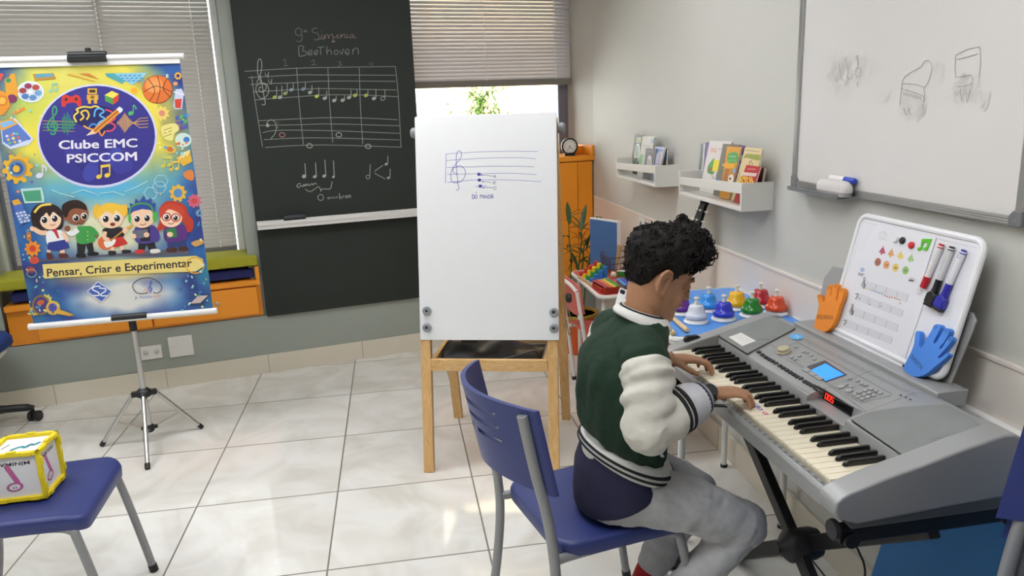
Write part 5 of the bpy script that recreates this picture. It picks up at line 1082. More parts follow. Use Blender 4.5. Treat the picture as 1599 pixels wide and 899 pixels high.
# note stickers on a few keys, and the printed row on the key slip
for i, (c, px, py) in enumerate((('6f8fc0', 1176, 628), ('4a6ab8', 1182, 633), ('8a4a9a', 1187, 638), ('c83a5a', 1195, 645))):
    p = hit(px, py, (0, 0, 0.7505), (0, 0, 1)); mb = MB(Matrix.Translation((p.x, p.y, 0.7502))); mb.bx(-0.005, 0.005, -0.008, 0.008, 0, 0.0004); s_ = mb.build('key_sticker', ink(c), t, smooth=False)
    mb = MB(Matrix.Translation((p.x, p.y, 0.7502))); mb.bx(-0.0025, 0.0025, -0.003, 0.003, 0.0004, 0.0006); mb.build('sticker_mark', ink('#e8e4e8'), s_, smooth=False)
A = Art(lambda x, y: kp(x, -0.0235+y*0.03, 0.7255+y), (-KV+Vector((0, 0, 0.2))), 0.00001, 0.0012)
A = Art(lambda x, y: kp(x, y, 0.7382), (0, 0, 1), 0.00001, 0.0003); 
for i in range(36):
    u = pitch*(i+0.5); A.line([(u-0.006, -0.013), (u+0.006, -0.013)], 0.0035, '#5a5c5e'); A.line([(u-0.004, -0.0085), (u+0.003, -0.0085)], 0.0015, '#6d6f70')
A.line([(0.0, -0.0165), (0.84, -0.0165)], 0.0006, '#5a5c5e'); A.build('key_slip_print', t, 0.6)
# music rest
LEAN = 0.24
TM = frame(kp(0, 0.385, 0.82), KU, (KV*LEAN+Vector((0, 0, 1))).normalized(), -(KV-Vector((0, 0, LEAN))).normalized())
NM = (TM.to_3x3() @ Vector((0, 0, 1))).normalized(); TMI = TM.inverted()
def ml(px, py, z=0.0): q_ = TMI @ hit(px, py, TM @ Vector((0, 0, z)), NM); return (q_.x, q_.y)
mb = MB(); sect(0.085, 0.69, [(0.352, 0.80), (0.35, 0.836), (0.353, 0.838), (0.372, 0.8385), (0.43, 0.8385), (0.425, 0.80)], mb); mb.build('rest_lip', m_kb, t, bevel=0.002)
q_ = [ml(*p, -0.02) for p in ((1272,510),(1279,470),(1286,434),(1300,415),(1330,422),(1500,482),(1518,488),(1524,500),(1512,530),(1480,606),(1462,612))]
mb = MB(TM); mb.prism([(x, max(y, 0.006)) for x, y in q_], -0.026, -0.02); mb.build('music_rest', m_kb, t, bevel=0.002)

# keyboard stand
m_blk = mat('black_powder_coat', '151517', 0.5, var=0.05)
t = thing('keyboard_stand', 'black X-shaped stand carrying the electronic keyboard', 'stand', kp(0.435, 0.2, 0))
U1, U0 = 0.87, 0.0; zt_, zb_ = 0.626, 0.022
for v, a, b in ((0.184, (U0, zt_), (U1, zb_)), (0.218, (U1, zt_), (U0, zb_))):
    mb = MB(); mb.bar(kp(a[0], v, a[1]), kp(b[0], v, b[1]), 0.027, 0.042, (0, 0, 1)); mb.build('leg', m_blk, t, smooth=False, bevel=0.004)
mb = MB(frame(kp(0.435, 0.155, (zt_+zb_)/2), KV.cross(Vector((0, 0, 1))), (0, 0, 1), -KV)); mb.lathe([(0.038, -0.09), (0.044, -0.07), (0.044, -0.005), (0.036, 0.004), (0.018, 0.02), (0.016, 0.03)], 18); mb.build('pivot_hub', m_blk, t, ang=50)
for u in (U0, U1):
    mb = MB(); mb.bar(kp(u, -0.0, 0.0175), kp(u, 0.42, 0.0175), 0.03, 0.03); f = mb.build('foot', m_blk, t, smooth=False, bevel=0.004)
    for v in (0.0, 0.42): mb = MB(); mb.tube([kp(u, v-0.012, 0.018), kp(u, v+0.012, 0.018)], 0.0178, 12); mb.build('foot_cap', m_dark, f)
    mb = MB(); mb.bar(kp(u, 0.0, 0.644), kp(u, 0.385, 0.644), 0.03, 0.034); a_ = mb.build('support_arm', m_blk, t, smooth=False, bevel=0.004)
    for v in (0.022, 0.375): mb = MB(); mb.tube([kp(u-0.02 if u else u+0.02, v, 0.638), kp(u+0.024 if u else u-0.024, v, 0.638)], 0.016, 14); mb.build('arm_knob', m_dark, a_)
    mb = MB(frame(kp(u, -0.004, 0.655), -KU, (0, 0, 1), -KV)); mb.lathe([(0.02, -0.004), (0.022, 0.0), (0.02, 0.008)], 14); mb.build('arm_knob', m_dark, a_)
mb = MB(); w0_ = [kp(0.72, 0.3, 0.66)]+[hit(px_, py_, (2.02, 0, 0), (1, 0, 0)) for px_, py_ in ((1336, 836), (1340, 858), (1349, 880), (1350, 905))]
w0_ += [Vector((2.03, w0_[-1].y+0.03, 0.1)), Vector((2.05, w0_[-1].y+0.1, 0.006)), Vector((2.12, w0_[-1].y+0.25, 0.006)), Vector((2.15, -0.1, 0.006))]
mb.tube(cat(w0_, 8), 0.003, 8); tag(mb.build('power_cable', m_dark), 'thin black cable hanging from under the keyboard', 'cable')

# ------------------------------------------------ mini whiteboard on the music rest and what it holds
tl, tr, br = ml(1345, 334), ml(1541, 376), ml(1458, 588)
ex2 = Vector((tr[0]-tl[0], tr[1]-tl[1], 0)); wB = ex2.length; ex2.normalize(); ey2 = Vector((-ex2.y, ex2.x, 0)); hB = abs((Vector((tr[0]-br[0], tr[1]-br[1], 0))).dot(ey2))
cB = Vector((tl[0], tl[1], 0))+ex2*wB/2-ey2*hB/2
TW = TM @ frame((cB.x, cB.y, 0), ex2, ey2, (0, 0, 1))
t = thing('mini_whiteboard', 'small white magnetic board leaning on the music rest', 'whiteboard', TW @ Vector((0, -hB/2, 0)))
mb = MB(TW); mb.prism(rrect(-wB/2+0.006, wB/2-0.006, -hB/2+0.006, hB/2-0.006, 0.02), -0.008, 0.0); mb.build('surface', mat('mini_whiteboard_enamel', 'e3e3e8', 0.22, var=0.01), t, smooth=False)
mb = MB(TW); o_ = rrect(-wB/2, wB/2, -hB/2, hB/2, 0.026, 6); mb.tube([(x*0.985, y*0.985, -0.003) for x, y in o_], 0.0085, 10, closed=True); mb.build('rim', mat('white_rim_plastic', 'e6e6e8', 0.35), t)
A = Art(lambda x, y: TW @ Vector((x, y, 0)), NM, 0.00001, 0.0002); hw, hh = wB/2-0.02, hB/2-0.02; A.line([(-hw, -hh), (-hw, hh), (hw, hh)], 0.0012, '#bdbdc0'); A.build('inner_line', t)
def sheet_(lab, quad, z, art):
    q_ = [ml(*p, z) for p in quad]; t = thing('sheet_of_paper', lab, 'paper', TM @ Vector((q_[3][0], q_[3][1], z)), 'sheets of music')
    mb = MB(TM); mb.prism(q_, z, z+0.0004); s_ = mb.build('paper', mat('white_paper', 'dedee2', 0.75, var=0.01), t, smooth=False)
    A = Art(lambda x, y: hit(x, y, TM @ Vector((0, 0, z+0.0004)), NM), NM, 0.00001, 0.0001); art(A); A.build('print', s_, 0.6)
def q5(pts): return [(1290+a/4.084, 340+b/4.084) for a, b in pts]
def artA(A):
    for (x, y), c in (((357,213),'#b8506a'), ((413,228),'#d69a6a'), ((472,243),'#e0c060'), ((538,262),'#9cc080')):
        A.blob(q5([(x+8,y-28),(x+16,y-4),(x+20,y+14),(x-18,y+8),(x-8,y-12)]), c, 3); A.ell(*q5([(x-3, y+18)])[0], 1.6, 1.2, c); A.line(q5([(x+8,y-30),(x+10,y-36)]), 0.8, c)
    for (x, y), c, w in (((330,282),'#a8685a','DÓ'), ((385,300),'#d69a70','RÉ'), ((443,317),'#dfc468','MI'), ((507,335),'#8cb868','FÁ')): A.ell(*q5([(x, y)])[0], 5.0, 6.4, c, 0.25); p = q5([(x, y+8)])[0]; A.text(w, p[0], p[1], 4.2, '#5a4030', (1, 0.25), None, 0.01, 'C')
    p = q5([(365, 108)])[0]; A.ring(p[0], p[1], 5.6, 4.8, 0.5, '#a8a8ac', 18); A.line(q5([(360,118),(372,92),(376,118)]), 0.5, '#a8a8ac', 3); A.line(q5([(332,132),(392,142)]), 0.5, '#a8a8ac')
    for i in range(3): note(A, *q5([(532+i*10, 398+i*2)])[0], 4.4, '#4a4a4e', 0.6, False)
def artB(A):
    for (x0, y0), (x1, y1), h, cl in (((248,402),(525,492),42,1), ((200,482),(492,592),38,0), ((172,572),(462,682),42,1), ((124,650),(424,764),38,0)):
        sk = -0.24
        for k in range(5): A.line(q5([(x0-k*h/4*0.26, y0+k*h/4), (x1-k*h/4*0.26, y1+k*h/4)]), 0.32, '#6d6d72')
        for f in (0, 0.26, 0.5, 0.75, 1.0): x = x0+(x1-x0)*f; y = y0+(y1-y0)*f; A.line(q5([(x, y), (x-h*0.26, y+h)]), 0.4, '#5d5d62')
        p = q5([(x0-6, y0+h*0.62)])[0]
        if cl: clef(A, p[0], p[1], 17, 0.9, '#2c2c30')
        else: A.line(q5([(x0-14,y0+6),(x0+2,y0+2),(x0+4,y0+18),(x0-14,y0+34)]), 0.9, '#2c2c30', 3)
    for i, c in enumerate(('#d9b04a','#d9b04a','#5a7ac0','#5a7ac0','#5a7ac0','#4a8ab0','#4a9a6a','#c0504a','#c0504a','#c0504a','#c88a4a','#d99a4a','#d99a4a','#c88a4a')):
        x = 262+i*16; y = 452+i*5.6+(6 if 6 < i < 10 else 0); p = q5([(x, y)])[0]; A.ell(p[0], p[1], 1.1, 0.9, c); A.line([p, (p[0]+0.9, p[1]-2.6)], 0.3, c)
    for (x, y) in ((215,516),(280,552),(352,562),(474,545)): p = q5([(x, y)])[0]; A.ring(p[0], p[1], 1.3, 1.0, 0.4, '#3c3c40', 10)
    A.blob(q5([(222,322),(240,318),(248,334),(232,346),(220,338)]), '#a8b4d8', 3); A.line(q5([(206,352),(244,362)]), 1.3, '#6a6a70'); A.line(q5([(204,362),(236,371)]), 1.2, '#6a6a70')
    p = q5([(600, 466)])[0]; A.ring(p[0], p[1], 4.4, 4.6, 0.5, '#a8a8ac', 18); A.line(q5([(596,474),(604,452),(608,474)]), 0.5, '#a8a8ac', 3); A.line(q5([(580,484),(612,494)]), 0.5, '#a8a8ac')
sheet_('upper sheet of paper with coloured bells held by magnets on the mini whiteboard', ((1370, 349), (1462, 371), (1440, 440), (1335, 414)), 0.0021, artA)
sheet_('lower sheet of paper with four printed staves standing on the music rest', ((1338, 390), (1453, 443), (1407, 577), (1293, 521)), 0.0012, artB)
def magnet(lab, x, y, c, r=0.009):
    p = q5([(x, y)])[0]; a, b = ml(*p, 0.003); mb = MB(TM @ Matrix.Translation((a, b, 0.0028))); mb.lathe([(r, 0), (r, 0.004), (r*0.75, 0.0065)], 18); tag(mb.build('magnet', mat('magnet_'+c, c, 0.35)), lab, 'magnet', 'round magnets')
magnet('white round magnet at the top of the mini whiteboard', 447, 138, 'dfe0e0'); magnet('black round magnet beside the white one', 490, 145, '141416'); magnet('red round magnet next to the green note', 547, 175, 'c8202c')
A_ = [(585,205),(592,190),(606,188),(614,140),(622,134),(676,136),(650,200),(640,212),(622,206),(628,190),(642,188),(654,158),(624,158),(612,200),(596,212)]
mb = MB(TM); mb.prism([ml(*p, 0.003) for p in q5(A_)], 0.0028, 0.0055); tag(mb.build('note_magnet', mat('bright_green_foam', '56b81e', 0.6), smooth=False), 'bright green music note magnet on the mini whiteboard', 'magnet')
def d4p(x, y): return (1420+x/7.49, 370+y/7.49)
def marker(lab, top, end, body, capc, eraser=None, txt=None):
    a = ml(*d4p(*top), 0.009); b = ml(*d4p(*end), 0.009); A0 = Vector((a[0], a[1], 0.0095)); B0 = Vector((b[0], b[1], 0.0095)); d = (B0-A0).normalized(); s_ = Vector((-d.y, d.x, 0))
    t = thing('marker', lab, 'marker', TM @ A0, 'markers on the mini whiteboard'); L_ = (B0-A0).length
    mb = MB(TM); mb.tube([A0, A0+d*L_], 0.0072, 14); br_ = mb.build('barrel', mat('marker_body_'+body, body, 0.35), t)
    mb = MB(TM); mb.tube([A0-d*0.004, A0+d*0.006], [0.006, 0.0076], 14); mb.build('end_plug', mat('marker_cap_'+capc, capc, 0.35), t)
    if eraser:
        mb = MB(TM); mb.tube([B0, B0+d*0.022, B0+d*0.03], [0.0082, 0.0082, 0.0095], 14); mb.build('cap', mat('marker_cap_'+capc, capc, 0.35), t)
        o = B0+d*0.03; T2 = TM @ frame((o.x, o.y, 0.003), s_, d, (0, 0, 1)); mb = MB(T2); mb.prism([(-0.006, 0), (0.006, 0), (0.0145, 0.008), (0.0145, 0.03), (-0.0145, 0.03), (-0.0145, 0.008)], 0, 0.015); mb.build('eraser_holder', mat('marker_cap_'+capc, capc, 0.35), t, bevel=0.002)
        mb = MB(T2); mb.bx(-0.0135, 0.0135, 0.0302, 0.037, 0.001, 0.014); mb.build('eraser_pad', m_dark, t, bevel=0.001)
    else:
        mb = MB(TM); mb.tube([B0-d*0.001, B0+d*0.026, B0+d*0.028], [0.0084, 0.0084, 0.006], 14); mb.build('cap', mat('marker_cap_'+capc, capc, 0.35), t)
    if txt:
        # lettering wrapped along the barrel, on the side that faces the room
        o = A0+Vector((0, 0, 0.0073)); Ar = Art(lambda x, y: TM @ (A0+d*x+s_*y+Vector((0, 0, math.sqrt(max(0, 0.0072**2-y*y))))), NM, 0.00001, 0.00015)
        for (x0, kind, c, s0) in txt:
            if kind == 'bars':
                for i in range(int(s0)): Ar.line([(x0+i*0.0035, -0.003), (x0+i*0.0035+0.0012*(i % 2), 0.003)], 0.0013, c)
            elif kind == 'band': Ar.poly([(x0, -0.0055), (x0+s0, -0.0055), (x0+s0, 0.001), (x0, 0.001)], c)
            elif kind == 'dot': Ar.ell(x0, 0, 0.0045, 0.0045, c)
            else: Ar.text(kind, x0, 0.003, s0, c, (-1, 0), (0, -1), 0.01)
        Ar.build('lettering', br_)
marker('white marker with red cap and red lettering, leftmost on the mini whiteboard', (372,100), (212,470), 'e2e0de', 'b81c2a', None, ((0.012, 'bars', '#3a2a2c', 9), (0.05, 'bars', '#c03a40', 12)))
marker('black striped marker with a black eraser cap on the mini whiteboard', (496,130), (352,500), 'd0d0d0', '111113', True, ((0.006, 'band', '#1c1c1e', 0.085), (0.03, 'bars', '#6a6a6c', 8)))
marker('white marker with a blue eraser cap and Japanese lettering, rightmost on the mini whiteboard', (636,170), (468,550), 'e2e2e6', '24249a', True, ((0.013, 'dot', '#2a2a9c', 0), (0.024, 'bars', '#3a3a58', 17)))
# foam hands
def foam_hand(lab, pts, z, col, word, wpos, wdir, wsize, depth=0.012, nails=()):
    P2 = [ml(1240+x/2.997, 320+y/2.997, z+depth) for x, y in pts]; S_ = [(v.x, v.y) for v in cat([(a, b, 0) for a, b in P2], 4, True)]
    t = thing('foam_hand', lab, 'foam hand', TM @ Vector((P2[0][0], P2[0][1], z)), 'foam hands')
    mb = MB(TM); mb.prism(S_, z, z+depth); h_ = mb.build('palm', mat('foam_'+col, col, 0.75, var=0.04, vs=60), t, bevel=0.0012)
    A = Art(lambda x, y: hit(1240+x/2.997, 320+y/2.997, TM @ Vector((0, 0, z+depth)), NM), NM, 0.00001, 0.00025)
    dk = tuple(int(col[i:i+2], 16)*0.62 for i in (0, 2, 4)); dc = '#%02x%02x%02x' % tuple(int(v) for v in dk)
    A.text(word, wpos[0], wpos[1], wsize, dc, wdir, None, 0.02, width=(75 if len(word) > 7 else 84))
    for x, y, r_ in nails: A.ring(x, y, 5, 7, 2.2, dc, 10, r_)
    A.build('lettering', h_)
foam_hand('orange foam hand standing at the left end of the music rest', [(94,572),(100,530),(110,500),(116,470),(108,428),(117,417),(127,425),(134,452),(146,440),(152,395),(160,374),(172,380),(168,420),(172,425),(180,385),(192,367),(205,374),(202,395),(196,440),(202,445),(210,402),(220,387),(232,396),(228,430),(210,480),(198,520),(182,560),(160,585),(138,594),(112,588)], 0.006, 'e88a2c', 'ESQUERDA', (107,531), (1, 0.05), 25, 0.012, ((162,386,0.2),(194,380,0.2),(221,398,0.3),(117,426,0)))
foam_hand('blue foam hand standing at the right end of the music rest', [(512,768),(522,735),(545,690),(560,650),(566,602),(577,588),(588,598),(586,630),(584,660),(598,664),(615,630),(640,590),(654,563),(670,557),(684,566),(678,590),(652,640),(662,645),(690,600),(706,577),(722,580),(724,598),(702,640),(680,668),(688,672),(712,635),(730,615),(738,628),(726,650),(694,688),(672,712),(682,716),(705,698),(718,692),(720,704),(700,724),(664,752),(630,782),(596,800),(560,803),(532,788)], 0.006, '4a86dc', 'DIREITA', (538,708), (0.66, 0.75), 27, 0.014, ((662,572,0.5),(712,590,0.6),(729,628,0.7),(690,702,0.9)))

# ------------------------------------------------ blue panel against the wall
def leanb(y, z): return Vector((2.174-0.055*(1-z/0.75), y, z))
t = thing('tabletop_panel', 'blue tabletop panel with a white edge leaning on the wall under the keyboard', 'panel', (2.15, -1.05, 0.0))
mb = MB(); q_ = [leanb(-0.58, 0.003), leanb(-1.5, 0.003), leanb(-1.5, 0.75), leanb(-0.72, 0.75)]; o_ = Vector((0.018, 0, 0))
mb.add(q_+[p+o_ for p in q_], [(0,1,2,3), (7,6,5,4), (0,4,5,1), (1,5,6,2), (2,6,7,3), (3,7,4,0)]); mb.build('board', mat('mid_blue_laminate', '2b78bd', 0.45, var=0.02), t, smooth=False)
mb = MB(); e_ = [leanb(-0.715, 0.753)+o_*0.5, leanb(-1.5, 0.753)+o_*0.5]; mb.bar(e_[0], e_[1], 0.024, 0.012); mb.build('edge_strip', m_white, t, smooth=False, bevel=0.003)

# ------------------------------------------------ bell table
ZT = 0.76; FS = (1.494945-ZT)/(1.494945-0.72)
def bt(x, y): return Vector((CAM.x+(x-CAM.x)*FS, CAM.y+(y-CAM.y)*FS, ZT))
m_blue_t = mat('sky_blue_laminate', '4f8cd6', 0.4, var=0.02); m_edge = mat('white_table_edge', 'dcdcd8', 0.45)
t = thing('table', 'blue topped table with a white edge carrying the desk bells', 'table', (1.95, 0.15, 0))
mb = MB(); mb.prism(rrect(1.722, 2.184, -0.128, 0.44, 0.03), ZT-0.018, ZT); mb.build('tabletop', m_blue_t, t, smooth=False)
mb = MB(); mb.tube([(x, y, ZT-0.010) for x, y in rrect(1.718, 2.186, -0.132, 0.444, 0.032)], 0.0105, 8, closed=True); mb.build('edge_band', m_edge, t)
mb = MB(); mb.bx(1.76, 2.15, -0.09, -0.07, ZT-0.07, ZT-0.019); mb.bx(1.76, 2.15, 0.38, 0.4, ZT-0.07, ZT-0.019); mb.bx(1.76, 1.78, -0.0695, 0.3795, ZT-0.07, ZT-0.019); mb.bx(2.13, 2.15, -0.0695, 0.3795, ZT-0.07, ZT-0.019); mb.build('apron', m_edge, t, smooth=False)
for x in (1.765, 2.145):
    for y in (-0.085, 0.395):
        mb = MB(); mb.tube([(x, y, 0.012), (x, y, ZT-0.02)], 0.012, 10); l = mb.build('leg', m_edge, t); mb = MB(); mb.tube([(x, y, 0.0), (x, y, 0.013)], 0.0145, 10); mb.build('foot_cap', m_dark, l)
def bell(lab, p, c):
    t = thing('desk_bell', lab, 'bell', p, 'desk bells'); T = Matrix.Translation(p)
    mb = MB(T); mb.lathe([(0.038, 0.0), (0.0415, 0.002), (0.0415, 0.006), (0.038, 0.0075), (0.036, 0.008), (0.036, 0.012), (0.03, 0.014)], 32); mb.build('base', m_white, t)
    mb = MB(T); mb.lathe([(0.0335, 0.0172), (0.0365, 0.018), (0.037, 0.024), (0.0355, 0.03), (0.0325, 0.033), (0.0305, 0.036), (0.0265, 0.05), (0.0235, 0.059), (0.0215, 0.062), (0.012, 0.0635)], 36); mb.build('dome', mat('bell_'+c, c, 0.22, var=0.02, coat=0.3), t, ang=50)
    mb = MB(T); mb.lathe([(0.012, 0.0141), (0.02, 0.0145), (0.02, 0.0168), (0.01, 0.0171)], 18); mb.build('spring_plate', mat('dark_bell_rim', '3c3733', 0.4, metal=0.5), t)
    mb = MB(T); mb.lathe([(0.006, 0.0636), (0.0066, 0.069), (0.005, 0.073), (0.005, 0.079), (0.0085, 0.081), (0.0095, 0.0845), (0.0085, 0.0875), (0.004, 0.0885)], 18); mb.build('button', mat('ivory_bell_button', 'e2ddcb', 0.35), t)
for lab, x, y, c in (('white desk bell in the front row beside the mallet', 1.903, 0.141, 'cfd4e0'), ('dark blue desk bell in the front row between white and green', 2.009, 0.144, '2a36b8'), ('green desk bell in the front row', 2.125, 0.160, '117a1c'), ('orange desk bell at the right end of the front row', 2.220, 0.160, 'd6461a'), ('light blue desk bell in the back row', 2.006, 0.273, '2a8ede'), ('yellow desk bell in the back row', 2.117, 0.268, 'eab20c'), ('red desk bell at the right end of the back row', 2.217, 0.276, 'b0162a'), ('purple desk bell half hidden behind the face of the boy', 1.893, 0.262, '5e1a86')):
    bell(lab, bt(x, y), c)
m_stick = wood_mat('pale_stick_wood', 'c9a878', 'ddc094', 'Y', 20)
for lab, a, b in (('wooden mallet stick lying nearer the white bell', (1.823, 0.025), (1.836, 0.24)), ('wooden mallet stick at the left front edge of the bell table', (1.766, 0.006), (1.786, 0.2))):
    a = bt(*a); b = bt(*b); mb = MB(); up = Vector((0, 0, 0.0092)); d = (b-a).normalized(); mb.tube([a+up, a+up+d*0.004, a+up+d*0.05, b+up+d*0.06], [0.006, 0.0088, 0.0085, 0.006], 12)
    tag(mb.build('mallet', m_stick), lab, 'mallet', 'mallets on the bell table')

# ------------------------------------------------ pink table group
m_pink = mat('salmon_laminate', 'd0645a', 0.45, var=0.03); m_wtube = mat('white_steel_tube', 'dedcd8', 0.35)
ZP = 0.58
t = thing('table', 'salmon pink children\'s table with a white edge in the corner', 'table', (2.0, 1.5, 0))
mb = MB(); mb.prism(rrect(1.828, 2.182, 1.15, 1.75, 0.04), ZP-0.016, ZP); mb.build('tabletop', m_pink, t, smooth=False)
mb = MB(); mb.tube([(x, y, ZP-0.009) for x, y in rrect(1.826, 2.184, 1.146, 1.754, 0.042)], 0.0105, 8, closed=True); mb.build('edge_band', m_edge, t)
for x in (1.86, 2.15):
    for y in (1.2, 1.71): mb = MB(); mb.tube([(x, y, 0), (x, y, ZP-0.018)], 0.012, 10); mb.build('leg', m_wtube, t)
t = thing('chair', 'small salmon pink children\'s chair with a white tube frame', 'chair', (1.75, 1.40, 0))
TC = Matrix.Translation((1.765, 1.40, 0)) @ Matrix.Rotation(0.05, 4, 'Z')
mb = MB(TC); mb.loft([[(0.015+0.25*(i/6)-0.0, -0.155+0.0*i, 0.332+0.006*math.cos(i)), (0.015+0.25*(i/6), 0.155, 0.332+0.006*math.cos(i)), (0.015+0.25*(i/6), 0.155, 0.344+0.006*math.cos(i)), (0.015+0.25*(i/6), -0.155, 0.344+0.006*math.cos(i))] for i in range(7)]); mb.build('seat', m_pink, t, bevel=0.003)
mb = MB(TC); rings = []
for i in range(9):
    y = -0.165+0.33*i/8; cx = -0.028+0.02*((i-4)/4)**2
    rings.append([(cx, y, 0.44+0.03*abs((i-4)/4)**3), (cx+0.008, y, 0.44+0.03*abs((i-4)/4)**3), (cx-0.012, y, 0.63-0.03*abs((i-4)/4)**4), (cx-0.02, y, 0.63-0.03*abs((i-4)/4)**4)])
mb.loft(rings); mb.build('backrest', m_pink, t, bevel=0.002)
for s_ in (-1, 1):
    mb = MB(TC); mb.tube(cat([(0.03, s_*0.165, 0.012), (0.0, s_*0.16, 0.3), (-0.02, s_*0.16, 0.45), (-0.035, s_*0.145, 0.58)], 6), 0.0105, 10); l = mb.build('back_leg', m_wtube, t)
    mb = MB(TC); mb.tube([(0.03, s_*0.165, 0.0), (0.03, s_*0.165, 0.02)], 0.0135, 10); mb.build('foot_cap', m_dark, l)
    mb = MB(TC); mb.tube(cat([(0.26, s_*0.16, 0.0), (0.25, s_*0.15, 0.3), (0.2, s_*0.145, 0.325), (0.0, s_*0.145, 0.322)], 6), 0.0105, 10); mb.build('front_leg', m_wtube, t)
mb = MB(TC); mb.tube(cat([(-0.036, -0.145, 0.58), (-0.046, -0.08, 0.6), (-0.05, 0, 0.605), (-0.046, 0.08, 0.6), (-0.036, 0.145, 0.58)], 6), 0.0105, 10); mb.build('back_bow', m_wtube, t)
def tz(px, py, z): return hit(px, py, (0, 0, z), (0, 0, 1))
def c7(x, y): return (880+x/8.99, 400+y/8.99)
# peg board with coloured pegs
m_lw = wood_mat('light_toy_wood', 'c9a67a', 'dcc09a', 'X', 18)
bq = [tz(*c7(*p), ZP+0.018) for p in ((192,262),(392,385),(640,300),(470,200))]; ctr = sum(bq, Vector())/4
t = thing('peg_board', 'wooden peg board toy with rows of coloured pegs', 'toy', (ctr.x, ctr.y, ZP+0.0005))
mb = MB(); mb.prism([(p.x, p.y) for p in bq], ZP+0.0005, ZP+0.018); mb.build('board', m_lw, t, smooth=False, bevel=0.002)
PC = ('c8321e', 'e8c42a', '2a8a3a', '2a72c4')
for col in range(4):
    for row in range(4):
        u, v = 0.12+0.25*col, 0.14+0.24*row; p = bq[0].lerp(bq[3], u).lerp(bq[1].lerp(bq[2], u), v); h = 0.02+0.013*col
        mb = MB(Matrix.Translation((p.x, p.y, ZP+0.0182))); mb.lathe([(0.0125, 0), (0.0125, h-0.002), (0.011, h)], 16); mb.build('peg', mat('peg_'+PC[row], PC[row], 0.45), t)
# xylophone
xb = [tz(*c7(*p), ZP+0.04) for p in ((395,332),(590,440),(800,412),(640,312))]
t = thing('xylophone', 'toy xylophone with red, orange, yellow and green bars on a red frame', 'xylophone', (sum(xb, Vector())/4).xy.to_3d()+Vector((0, 0, ZP+0.0005)))
def xq(u, v, z): p = xb[0].lerp(xb[3], u).lerp(xb[1].lerp(xb[2], u), v); return Vector((p.x, p.y, z))
m_redw = mat('red_painted_wood', 'a8281e', 0.4, var=0.05)
for v in (0.12, 0.88):
    mb = MB(); mb.bar(xq(-0.02, v, ZP+0.018), xq(1.02, v, ZP+0.018), 0.014, 0.034); mb.build('side_rail', m_redw, t, smooth=False, bevel=0.002)
for u in (0.0, 1.0): mb = MB(); mb.bar(xq(u, 0.19, ZP+0.014), xq(u, 0.81, ZP+0.014), 0.012, 0.026); mb.build('end_rail', m_redw, t, smooth=False, bevel=0.002)
for i, c in enumerate(('a81e22', 'e0622a', 'e8c81e', '3aa03a')):
    u0, u1 = 0.25*i+0.02, 0.25*i+0.23; mb = MB(); q_ = [xq(u0, 0, 0), xq(u1, 0, 0), xq(u1, 1, 0), xq(u0, 1, 0)]; mb.prism([(p.x, p.y) for p in q_], ZP+0.0355, ZP+0.0405); mb.build('tone_bar', mat('tone_'+c, c, 0.3, coat=0.3), t, smooth=False, bevel=0.001)
gb = [tz(*c7(*p), ZP+0.03) for p in ((735,312),(850,400),(960,385),(900,300))]
t = thing('metallophone', 'second toy xylophone with two blue bars beside the green bar', 'xylophone', (sum(gb, Vector())/4).xy.to_3d()+Vector((0, 0, ZP+0.0005)))
def gq(u, v): return gb[0].lerp(gb[3], u).lerp(gb[1].lerp(gb[2], u), v)
mb = MB(); mb.prism([gq(a, b).xy for a, b in ((0.02,0.06),(0.98,0.06),(0.98,0.94),(0.02,0.94))], ZP+0.0005, ZP+0.024); mb.build('frame', mat('grey_toy_frame', '6a7076', 0.5), t, smooth=False)
for i, c in enumerate(('5a9ad8', '2a5ac0', '22429a')): mb = MB(); mb.prism([gq(a, b).xy for a, b in ((i*.33+.02,0),(i*.33+.3,0),(i*.33+.3,1),(i*.33+.02,1))], ZP+0.0245, ZP+0.03); mb.build('tone_bar', mat('tone_'+c, c, 0.3), t, smooth=False)
p = tz(*c7(700, 292), ZP+0.006); mb = MB(); mb.ball((p.x, p.y, ZP+0.0185), 0.018, 18, 12); tag(mb.build('wooden_ball', mat('pale_wood_ball', 'd8c8ae', 0.5), ang=180), 'pale wooden ball lying behind the xylophone', 'ball')
for i in range(3):
    p = tz(*c7(790+i*50, 285+i*3), ZP+0.0005); T = Matrix.Translation((p.x, p.y, ZP+0.0005)) @ Matrix.Rotation(-0.3, 4, 'Z')
    t = thing('toy_block', ('small green and white block nearest the wooden ball', 'small green and white block in the middle of the row', 'small green and white block farthest right in the row')[i], 'toy block', p, 'green and white blocks')
    mb = MB(T); mb.bx(-0.0115, 0.0115, -0.0115, 0.0115, 0, 0.03); mb.build('body', mat('green_toy', '1c7a2c', 0.4), t, smooth=False, bevel=0.002)
    mb = MB(T); mb.bx(-0.011, 0.011, -0.011, 0.011, 0.0302, 0.035); mb.build('lid', m_white, t, smooth=False, bevel=0.001)
